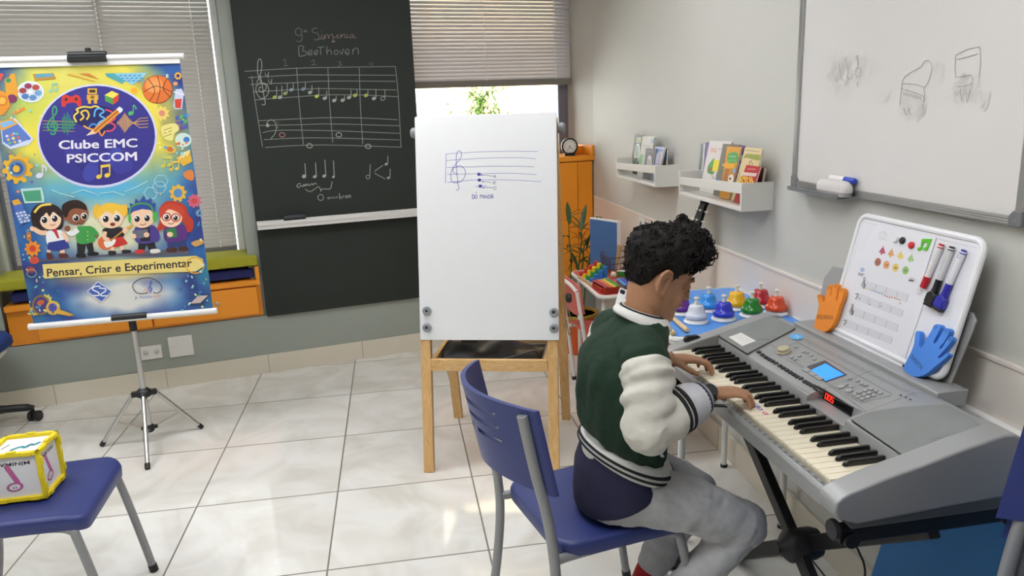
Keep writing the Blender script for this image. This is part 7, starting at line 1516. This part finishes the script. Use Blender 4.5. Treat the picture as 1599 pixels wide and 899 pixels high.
# hands
def hand(mb, wrist, fwd, side, up, s=0.93, bends=None, thumb=None):
    """fwd: towards the fingertips, side: towards the thumb, up: back of the hand"""
    T = frame(wrist, fwd, side, up) ; f = lambda x, y, z: Vector(wrist)+fwd*x*s+side*y*s+up*z*s
    rr_ = []
    for x, w, h, dz in ((-0.01, .019, .0145, 0), (0.0, .020, .015, 0), (0.018, .0255, .0145, .001), (0.04, .031, .0135, .002), (0.058, .0335, .012, .002), (0.07, .032, .0095, .001), (0.076, .026, .006, 0)): rr_.append(ering(f(x, 0.0, dz), side*s, up*s, w, h, 20))
    mb.loft(rr_); mb.ball(f(0.024, 0.017, -0.006), (0.018*s, 0.014*s, 0.011*s), 12, 8)
    base = ((0.068, 0.0245), (0.072, 0.008), (0.069, -0.0085), (0.062, -0.024)); ln = ((.037, .022, .018), (.040, .025, .019), (.037, .023, .018), (.029, .018, .016)); rd = (0.0079, 0.0080, 0.0076, 0.0068); tips = []
    for i in range(4):
        p = f(base[i][0]-0.012, base[i][1], 0.001); q_ = f(base[i][0], base[i][1], 0.002); pts = [p, q_]; spread = (0.10, 0.03, -0.05, -0.13)[i]; r0 = rd[i]*s; rs = [r0*1.05, r0*1.08]
        for j, l in enumerate(ln[i]):
            an = math.radians(bends[i][j]); d = (fwd*math.cos(spread)+side*math.sin(spread)).normalized()*math.cos(an)-up*math.sin(an); q_ = q_+d*l*s; pts.append(q_); rs.append(r0*(1.0, 0.92, 0.74)[j])
        P = cat(pts, 4); R_ = []
        for k in range(len(P)): g = k/4; i0 = min(int(g), len(rs)-2); fr = g-i0; R_.append(rs[i0]*(1-fr)+rs[i0+1]*fr)
        mb.tube(P, R_, 12); mb.ball(P[-1], R_[-1]*0.98, 12, 8); tips.append(P[-1])
    pts = [f(0.012, 0.014, -0.004), f(0.026, 0.027, -0.008)]+[f(*q_) for q_ in thumb]; P = cat(pts, 4); n = len(P); mb.tube(P, [s*(0.0108-0.0034*(k/(n-1))) for k in range(n)], 12); mb.ball(P[-1], s*0.0073, 12, 8); tips.append(P[-1]); return tips
dn_ = math.radians(3)
fr_ = Vector((math.cos(0.06), math.sin(0.06), -math.sin(dn_))).normalized(); sd_ = Vector((-fr_.y, fr_.x, 0)).normalized(); up_ = fr_.cross(sd_)
if up_.z < 0: up_ = -up_
tipsR = hand(body, ARMS[-1][2], fr_, sd_, up_, 0.93, ((14, 48, 70), (12, 46, 68), (14, 50, 72), (16, 52, 74)), ((0.05, 0.042, -0.022), (0.07, 0.044, -0.036)))
fl_ = Vector((math.cos(-0.03), math.sin(-0.03), -math.sin(dn_))).normalized(); sl_ = Vector((fl_.y, -fl_.x, 0)).normalized(); ul_ = Vector((0, 0, 1)); ul_ = (ul_-fl_*ul_.dot(fl_)).normalized()
tipsL = hand(body, ARMS[1][2], fl_, sl_, ul_, 0.93, ((14, 48, 70), (12, 46, 68), (14, 50, 72), (16, 52, 74)), ((0.05, 0.036, -0.022), (0.078, 0.034, -0.036)))
ob = fuse(body, 'body', m_skin, boy, 0.0032, 3, 0.5)
print('TIPS', [tuple(round(c, 3) for c in p) for p in tipsR+tipsL])
# face details
lipm = mat('lip_skin', '9a5a4c', 0.45, var=0.05); m_lash = mat('eyelash', '120d0b', 0.6)
for s_ in (-1, 1):
    mb = MB(THD); mb.tube(cat([(0.0835, s_*0.016, 0.1265), (0.0855, s_*0.026, 0.1325), (0.0805, s_*0.039, 0.1325), (0.071, s_*0.050, 0.127)], 5), [0.0016, .0021, .0024, .0026, .0027, .0027, .0027, .0026, .0025, .0024, .0023, .0021, .0018, .0014, .001, .0006], 8); mb.build('eyebrow', m_lash, ob)
    mb = MB(THD); mb.tube(cat([(0.0790, s_*0.0195, 0.1015), (0.0845, s_*0.026, 0.0995), (0.0845, s_*0.035, 0.0995), (0.0775, s_*0.0445, 0.102)], 5), 0.0012, 6)
    for k in range(7): a = k/6; y = 0.021+0.023*a; x = 0.0795+0.005*math.sin(PI*a); mb.tube([(x, s_*y, 0.0998), (x+0.003, s_*(y+0.002*(a-0.3)), 0.0968)], [0.0006, 0.0003], 5)
    mb.build('eyelashes', m_lash, ob)
mb = MB(THD); mb.tube(cat([(0.0895, -0.0175, 0.0558), (0.0955, -0.008, 0.0562), (0.0965, 0, 0.0556), (0.0955, 0.008, 0.0562), (0.0895, 0.0175, 0.0558)], 5), [0.0006]+[0.0013]*19+[0.0006], 6); mb.build('mouth', lipm, ob)
# finger and thumb nails
m_nail = mat('finger_nail', 'c99a84', 0.3, var=0.02)
for p, f_, u_ in [(q_, fr_, up_) for q_ in tipsR[:4]]+[(q_, fl_, ul_) for q_ in tipsL[:4]]:
    d = f_*math.cos(math.radians(70))-u_*math.sin(math.radians(70)); o = f_*math.sin(math.radians(70))+u_*math.cos(math.radians(70)); mb = MB(); sd__ = d.cross(o)
    mb.loft([ering(Vector(p)+o*0.0046-d*0.003, d, sd__, 0.0045, 0.0034, 12), ering(Vector(p)+o*0.0056-d*0.003, d, sd__, 0.0035, 0.0026, 12)]); mb.build('finger_nail', m_nail, ob)
# ---- hair
rr = random.Random(21)
def hairline(az):      # elevation in degrees of the hairline at azimuth az (0 = face, 180 = nape)
    T_ = [(0, 26), (30, 23), (50, 15), (62, 2), (72, -14), (80, -14), (86, -2), (98, 2), (106, -10), (116, -34), (135, -50), (180, -56)]
    az = abs(az)
    for a, b in zip(T_, T_[1:]):
        if az <= b[0]: k = (az-a[0])/(b[0]-a[0]); return a[1]*(1-k)+b[1]*k
    return T_[-1][1]
def hthick(az, el):
    d = el-hairline(az)
    if d < 0: return -0.006
    f = max(0.0, math.cos(math.radians(min(abs(az), 100))*0.9))
    full = 0.013-0.007*min(1, max(0, (abs(az)-95)/40))+0.012*max(0, math.sin(math.radians(max(el, 0))))+0.030*f*max(0, math.sin(math.radians(min(90, max(0, el+25)))))
    return -0.003+(full+0.003)*min(1, d/(16+14*(abs(az) > 55)))**0.7
mb = MB(THD); NA, NE_ = 96, 56; vs = []; fs = []
for j in range(NE_+1):
    el = -60+150*j/NE_
    for i in range(NA):
        az = -180+360*i/NA; d = Vector((math.cos(math.radians(el))*math.cos(math.radians(az)), math.cos(math.radians(el))*math.sin(math.radians(az)), math.sin(math.radians(el))))
        t_ = hthick(az, el); nz = (vnoise(az*0.12+40, el*0.16+30)-0.5)*0.012+(vnoise(az*0.3+7, el*0.36+3)-0.5)*0.006
        if t_ > 0.004: t_ += nz*min(1, t_/0.02)
        vs.append(HC+d*(hrad(d)+t_))
for j in range(NE_):
    for i in range(NA): k = (i+1) % NA; fs.append((j*NA+i, j*NA+k, (j+1)*NA+k, (j+1)*NA+i))
fs.append(tuple(NE_*NA+i for i in range(NA))); fs.append(tuple(reversed(range(NA))))
mb.add(vs, fs); hair = mb.build('hair', m_hair, ob, ang=180)
mb = MB(THD)
def curl(az, el, lift, rad, turns, r):
    d = Vector((math.cos(math.radians(el))*math.cos(math.radians(az)), math.cos(math.radians(el))*math.sin(math.radians(az)), math.sin(math.radians(el)))); o = HC+d*(hrad(d)+hthick(az, el)*lift)
    t1 = d.orthogonal().normalized(); t1 = Matrix.Rotation(rr.uniform(0, 6.28), 3, d) @ t1; t2 = d.cross(t1); ax = (t1*0.8+d*rr.uniform(-.3, .6)).normalized(); b1 = ax.orthogonal().normalized(); b2 = ax.cross(b1); pts = []; n = int(9*turns)
    ph = rr.uniform(0, 6.28)
    for k in range(n+1): a = ph+2*PI*turns*k/n; f = k/n-0.5; pts.append(o+ax*f*rad*2.2+b1*rad*math.cos(a)+b2*rad*math.sin(a))
    mb.tube(pts, [r*(0.5+0.5*math.sin(PI*min(1, max(0.0, k/n)))) for k in range(n+1)], 5)
for _ in range(150): curl(rr.uniform(-62, 62), rr.uniform(22, 70), rr.uniform(0.8, 1.1), rr.uniform(.006, .0105), rr.uniform(1.2, 2.4), rr.uniform(.0016, .0026))
for _ in range(60): curl(rr.uniform(-45, 45), rr.uniform(20, 40), rr.uniform(0.9, 1.25), rr.uniform(.007, .012), rr.uniform(1.0, 2.0), rr.uniform(.0014, .0022))
for _ in range(130): curl(rr.uniform(-180, 180), rr.uniform(38, 88), rr.uniform(0.85, 1.0), rr.uniform(.005, .009), rr.uniform(1.0, 2.0), rr.uniform(.0016, .0024))
for _ in range(420):
    az = rr.uniform(-180, 180); el = rr.uniform(hairline(az)+14, 62)
    if el > hairline(az)+12: curl(az, el, rr.uniform(0.82, 0.98), rr.uniform(.004, .007), rr.uniform(0.8, 1.4), rr.uniform(.0014, .0022))
mb.build('curls', m_hair, hair, ang=180)
# ---- grey trousers
mb = MB(); mb.loft([ering((1.405, -0.55, z), X, Y, rx, ry) for z, rx, ry in ((0.445, .085, .12), (0.455, .108, .14), (0.50, .115, .148), (0.56, .108, .14), (0.60, .098, .125))])
for s_, P in LEG.items():
    P = [Vector(p) for p in P]; th = cat(P[:3], 8); n = len(th)
    mb.tube([th[0]-Vector((0.02, 0, 0))]+th, [0.08]+[0.084-0.020*(i/(n-1))**1.3+0.0015*math.sin(i*1.7) for i in range(n)], 24)
    mb.ball(P[2]+Vector((0.004, 0, 0.0)), (0.063, 0.062, 0.063), 20, 12)
    e_ = P[4].lerp(P[3], 0.02) if s_ < 0 else P[4].lerp(P[3], 0.36); sh_ = cat([P[2], P[3], e_], 8); n = len(sh_)
    mb.tube(sh_, [0.060-0.012*(i/(n-1))+0.003*math.sin(i*1.5)*(i > 4) for i in range(n)], 22)
ptr = fuse(mb, 'trousers', m_grey, boy, 0.0055, 5, 0.5, 0.014)
for s_, P in LEG.items():
    P = [Vector(p) for p in P]; e_ = P[4].lerp(P[3], 0.02) if s_ < 0 else P[4].lerp(P[3], 0.36); d = (P[3]-P[4]).normalized()
    mb = MB(); mb.tube([e_+d*0.022, e_-d*0.002, e_-d*0.02, e_-d*0.024], [0.050, 0.0475, 0.045, 0.041], 24); mb.build('trouser_cuff', m_grey, ptr)
    mb = MB(); a = P[4]; mb.tube([e_-d*0.01, a+d*0.01, a-d*0.02], [0.0405, 0.0395, 0.036], 20); mb.build('sock', m_red, boy)
    hl = a+Vector((-0.03, 0, -0.035)); bl = Vector((a.x+0.055, a.y, 0.034)); mb = MB(); mb.tube([a+Vector((-0.012, 0, -0.012)), hl.lerp(bl, .35), bl, bl+Vector((0.05, 0, -0.008)), bl+Vector((0.062, 0, -0.008))], [0.036, 0.0385, 0.033, 0.025, 0.012], 18); mb.ball(hl, 0.034, 16, 10); fuse(mb, 'shoe', mat('blue_shoe', '2038b0', 0.5), boy, 0.005, 4)
# the trousers' side seam
# ---- navy shirt below the jacket
def tilt(pts, cx, k): return [Vector((p.x, p.y, p.z-k*(p.x-cx))) for p in pts]
mb = MB(); mb.loft([tilt(ering((cx, -0.55, z), X, Y, rx, ry), cx, k) for z, cx, rx, ry, k in ((0.500, 1.405, .108, .150, -.45), (0.504, 1.405, .121, .160, -.45), (0.53, 1.405, .123, .160, -.28), (0.56, 1.405, .118, .151, .1), (0.60, 1.41, .104, .135, .3), (0.63, 1.41, .08, .1, .3))])
fuse(mb, 'shirt', m_navy, boy, 0.006, 5)
mb = MB(); mb.loft([ering((1.330, -0.565, 0.604), X, Y, .018, .045), ering((1.325, -0.565, 0.612), X, Y, .024, .058), ering((1.330, -0.56, 0.640), X, Y, .024, .058), ering((1.340, -0.56, 0.66), X, Y, .018, .05)]); fuse(mb, 'white_undershirt', m_ribw, boy, 0.005, 5)
# ---- jacket
JK = [(0.612,1.425,.094,.128,.42),(0.635,1.418,.108,.143,.38),(0.67,1.412,.112,.149,.3),(0.72,1.406,.108,.149,.2),(0.78,1.402,.104,.149,.1),(0.83,1.403,.102,.151,.04),(0.86,1.407,.099,.152,0),(0.885,1.419,.099,.152,0),(0.908,1.431,.094,.142,-.03),(0.927,1.443,.087,.122,-.04),(0.945,1.455,.075,.096,0.0),(0.960,1.463,.062,.076,.1),(0.971,1.468,.057,.066,.2)]
def fold(a, z): return 1+(0.04*math.sin(9*a+z*7+0.8*math.sin(z*14))*(0.25+0.75*max(0, -math.cos(a+0.3)))+0.018*math.sin(15*a-z*19))*min(1, max(0, (0.93-z)/0.08))+0.008*math.sin(z*60+3*a)*(z < 0.72)
def jring(r, n=64, off=0.0): z, cx, rx, ry, k = r; return tilt([Vector((cx+(rx+off)*fold(a, z)*math.cos(a), -0.55+(ry+off)*fold(a, z)*math.sin(a), z)) for a in [2*PI*i/n for i in range(n)]], cx, k)
JKS = []
for a, b in zip(JK, JK[1:]):
    for k in range(4): f = k/4; JKS.append(tuple(a[i]*(1-f)+b[i]*f for i in range(5)))
JKS.append(JK[-1])
mb = MB(); mb.loft([jring(r) for r in JKS])
for s_ in (-1, 1):       # shoulder caps of the vest
    sh, el, wr = ARMS[s_]; mb.tube([sh+Vector((0.0, -s_*0.07, 0.0)), sh+Vector((0, -s_*0.02, -0.004)), sh+Vector((0, s_*0.012, -0.014)), sh+Vector((-0.002, s_*0.026, -0.034))], [0.062, 0.062, 0.060, 0.056], 20)
jk = fuse(mb, 'jacket', m_green, boy, 0.005, 4, 0.5, 0.010)
# striped hem
hem0 = (0.612,1.425,.094,.128,.42); lo = (0.572,1.42,.098,.130,.46)
def hemring(f, off): r = tuple(lo[i]*(1-f)+hem0[i]*f for i in range(5)); z, cx, rx, ry, k = r; bulge = 0.006*math.sin(PI*f); return tilt([Vector((cx+(rx+off+bulge)*math.cos(a), -0.55+(ry+off+bulge)*math.sin(a), z)) for a in [2*PI*i/64 for i in range(64)]], cx, k)
mb = MB(); mb.loft([hemring(-0.1, 0.004), hemring(0, 0.015), hemring(0.25, 0.019), hemring(0.5, 0.02), hemring(0.75, 0.02), hemring(1.0, 0.017), hemring(1.2, 0.004)]); hem = mb.build('hem_band', m_ribw, jk, ang=80)
mb = MB()
for f0, f1 in ((0.28, 0.44), (0.64, 0.80)): mb.loft([hemring(f0, 0.014), hemring(f0, 0.0225), hemring((f0+f1)/2, 0.023), hemring(f1, 0.0225), hemring(f1, 0.014)])
mb.build('hem_stripe', m_ribb, hem, ang=80)
# sleeves with folds, stripes, cuffs
for s_ in (-1, 1):
    sh, el, wr = ARMS[s_]; d2 = (wr-el).normalized(); cuff = wr-d2*0.032
    pth = cat([sh.lerp(el, .10)+Vector((0, s_*0.008, 0)), sh.lerp(el, .2)+Vector((0, s_*0.012, 0)), sh.lerp(el, .42)+Vector((0, s_*0.012, 0)), sh.lerp(el, .72)+Vector((-0.004, s_*0.008, 0)), el+Vector((-0.008, 0, -0.012)), el.lerp(cuff, .3)+Vector((0.0, 0, -0.008)), el.lerp(cuff, .62)], 9); n = len(pth); rings = []
    for i in range(n):
        f = i/(n-1); t_ = (pth[min(i+1, n-1)]-pth[max(i-1, 0)]).normalized(); a2 = Vector((0.25, s_*1.0, 0.0)); a2 = (a2-t_*a2.dot(t_)).normalized(); a1 = a2.cross(t_); r0 = (0.0655-0.0125*f)*min(1.0, 0.72+f*3.2)
        ff = lambda a: 1+(0.085*math.sin(f*27+1.3*math.sin(a)+0.6*a)+0.06*math.sin(f*44-2*a+1.0)+0.02*math.sin(3*a+f*9))*min(1, f*6)*(1-0.35*f)
        rings.append(ering(pth[i], a1, a2, r0, r0, 36, ff))
    mb = MB(); mb.loft(rings)
    sv = fuse(mb, 'sleeve', m_sleeve, jk, 0.0042, 2, 0.5, 0.010)
    a = pth[-1]; ax = (cuff-a).normalized(); L_ = (cuff-a).length
    mb = MB(); mb.tube([a-ax*0.008, a, a+ax*L_*.35, a+ax*L_*.7, a+ax*L_], [0.046, 0.0515, 0.0535, 0.050, 0.043], 28); mb.build('sleeve_end', m_rib, sv)
    b0_ = el.lerp(cuff, .42); b1_ = el.lerp(cuff, .60); mb = MB()
    for o_ in (0.0, 0.016): c = a-ax*(0.004+o_); mb.tube([c+ax*0.0042, c+ax*0.004, c-ax*0.004, c-ax*0.0042], [0.048, 0.0585+o_*0.1, 0.059+o_*0.1, 0.048], 30)
    mb.build('sleeve_stripe', m_ribb, sv)
    mb = MB(); mb.tube([cuff-ax*0.006, cuff-ax*0.004, cuff+ax*0.004, cuff+ax*0.006], [0.036, 0.0445, 0.0425, 0.034], 26); mb.build('navy_cuff', m_navy, sv)
    mb = MB(); mb.tube([cuff+ax*0.003, cuff+ax*0.005, cuff+ax*0.014, cuff+ax*0.018], [0.03, 0.0385, 0.0365, 0.026], 26); mb.build('fleece_cuff', mat('grey_fleece_lining', '8d8e93', 0.95, var=0.2, vs=60, bump=0.8, bs=160), sv)
# collar ribbing, label, chest lettering, pocket trim
def colring(off, dz, k): return tilt([Vector((1.468+(0.060+off)*math.cos(a), -0.55+(0.062+off)*math.sin(a), 0.970+dz)) for a in [2*PI*i/40 for i in range(40)]], 1.468, k)
mb = MB(); mb.loft([colring(0.015, -0.016, .38), colring(0.014, -0.008, .38), colring(0.004, 0.008, .36), colring(-0.004, 0.008, .35), colring(-0.002, -0.012, .35)]); col = mb.build('collar', m_ribw, jk, ang=80)
mb = MB(); mb.loft([colring(-0.0035, 0.0, .35), colring(-0.0035, 0.0105, .35), colring(-0.007, 0.0125, .35), colring(-0.009, 0.0, .35)]); mb.build('inner_neckband', m_ribb, col, ang=80)
mb = MB(); mb.loft([colring(-0.009, -0.01, .35), colring(-0.009, 0.0125, .35), colring(-0.0125, 0.013, .35), colring(-0.0135, -0.01, .35)]); mb.build('shirt_neckband', m_ribw, col, ang=80)
lb = Vector((1.421, -0.51, 0.996)); _y = Vector((0.30, -0.05, 1)).normalized(); _x = Vector((0.55, -0.84, -0.21)).normalized(); _x = (_x-_y*_x.dot(_y)).normalized(); TL_ = frame(lb, _x, _y, _x.cross(_y))
mb = MB(TL_); mb.prism(rrect(-0.012, 0.012, -0.012, 0.036, 0.004), 0, 0.0012); tg = mb.build('neck_label', m_white, jk, smooth=False); mb = MB(TL_); mb.prism(rrect(-0.008, 0.008, 0.022, 0.033, 0.004), 0.0013, 0.0016); mb.build('label_mark', m_navy, tg, smooth=False)
def jsurf(a, z, off=0.002):
    for q_, w in zip(JK, JK[1:]):
        if q_[0] <= z <= w[0]: f = (z-q_[0])/(w[0]-q_[0]); r = tuple(q_[i]*(1-f)+w[i]*f for i in range(5)); break
    z_, cx, rx, ry, k = r; fo = fold(a, z); p = Vector((cx+(rx+off)*fo*math.cos(a), -0.55+(ry+off)*fo*math.sin(a), z)); p.z -= k*(p.x-cx); return p
mb = MB(); vs = []; fs = []
for i in range(11):
    for j in range(9): vs.append(jsurf(math.radians(-74+38*i/10), 0.745+0.105*j/8, 0.0035))
for i in range(10):
    for j in range(8): a = i*9+j; fs.append((a, a+9, a+10, a+1))
mb.add(vs, fs); pt_ = mb.build('chest_patch', m_ribb, jk, ang=180)
mb = MB()
for pts in ([(-73, .75), (-66, .84), (-60, .84), (-66, .80), (-58, .80), (-64, .752), (-73, .75)], [(-58, .75), (-52, .845), (-46, .84), (-50, .80), (-44, .80), (-48, .75), (-58, .75)], [(-42, .755), (-38, .845)]): mb.tube([jsurf(math.radians(a), z, 0.0055) for a, z in pts], 0.0016, 6)
mb.build('chest_outline', m_ribw, pt_); mb = MB(); mb.tube([jsurf(math.radians(a), z, 0.0055) for a, z in ((-40, .76), (-38, .775), (-42, .785), (-38, .80))], 0.0028, 6); mb.build('chest_mark', mat('pink_print', 'b8506a', 0.8), pt_)
mb = MB(); mb.tube([jsurf(math.radians(a), z, 0.004) for a, z in ((-64, .688), (-60, .672), (-55, .655), (-51, .652))], [0.004, 0.0045, 0.0045, 0.003], 8); mb.build('pocket_trim', m_ribw, jk)
# ---- wristwatch on the near wrist
sh, el, wr = ARMS[-1]; d = (wr-el).normalized(); c = wr-d*0.008; up2 = (Z-d*Z.dot(d)).normalized(); sd2 = d.cross(up2)
mb = MB(); mb.loft([ering(c+d*o_, up2, sd2, r_*0.82, r_, 28) for o_, r_ in ((-0.0095, 0.0225), (-0.009, 0.0255), (0.009, 0.0255), (0.0095, 0.0225))]); wt = mb.build('wristwatch', m_dark, boy, ang=50)
wn_ = (up2*0.75+sd2*0.66 if (sd2.y < 0) else up2*0.75-sd2*0.66).normalized(); TWt = frame(c+wn_*0.0215, d, wn_.cross(d), wn_); mb = MB(TWt); mb.lathe([(0.016, 0), (0.0175, 0.002), (0.0175, 0.007), (0.0155, 0.009), (0.0, 0.0092)], 26); wc = mb.build('watch_case', m_dark, wt); mb = MB(TWt); mb.lathe([(0.0145, 0.0093), (0.0145, 0.0097)], 24); mb.build('watch_glass', mat('dark_watch_glass', '202428', 0.1), wc)
mb = MB(); tl_ = c-up2*0.024+sd2*(0.012 if sd2.y < 0 else -0.012); mb.bar(tl_, tl_+d*0.03+Vector((0.012, -0.006, -0.012)), 0.016, 0.003); mb.build('strap_end', m_dark, wt, smooth=False, bevel=0.001)
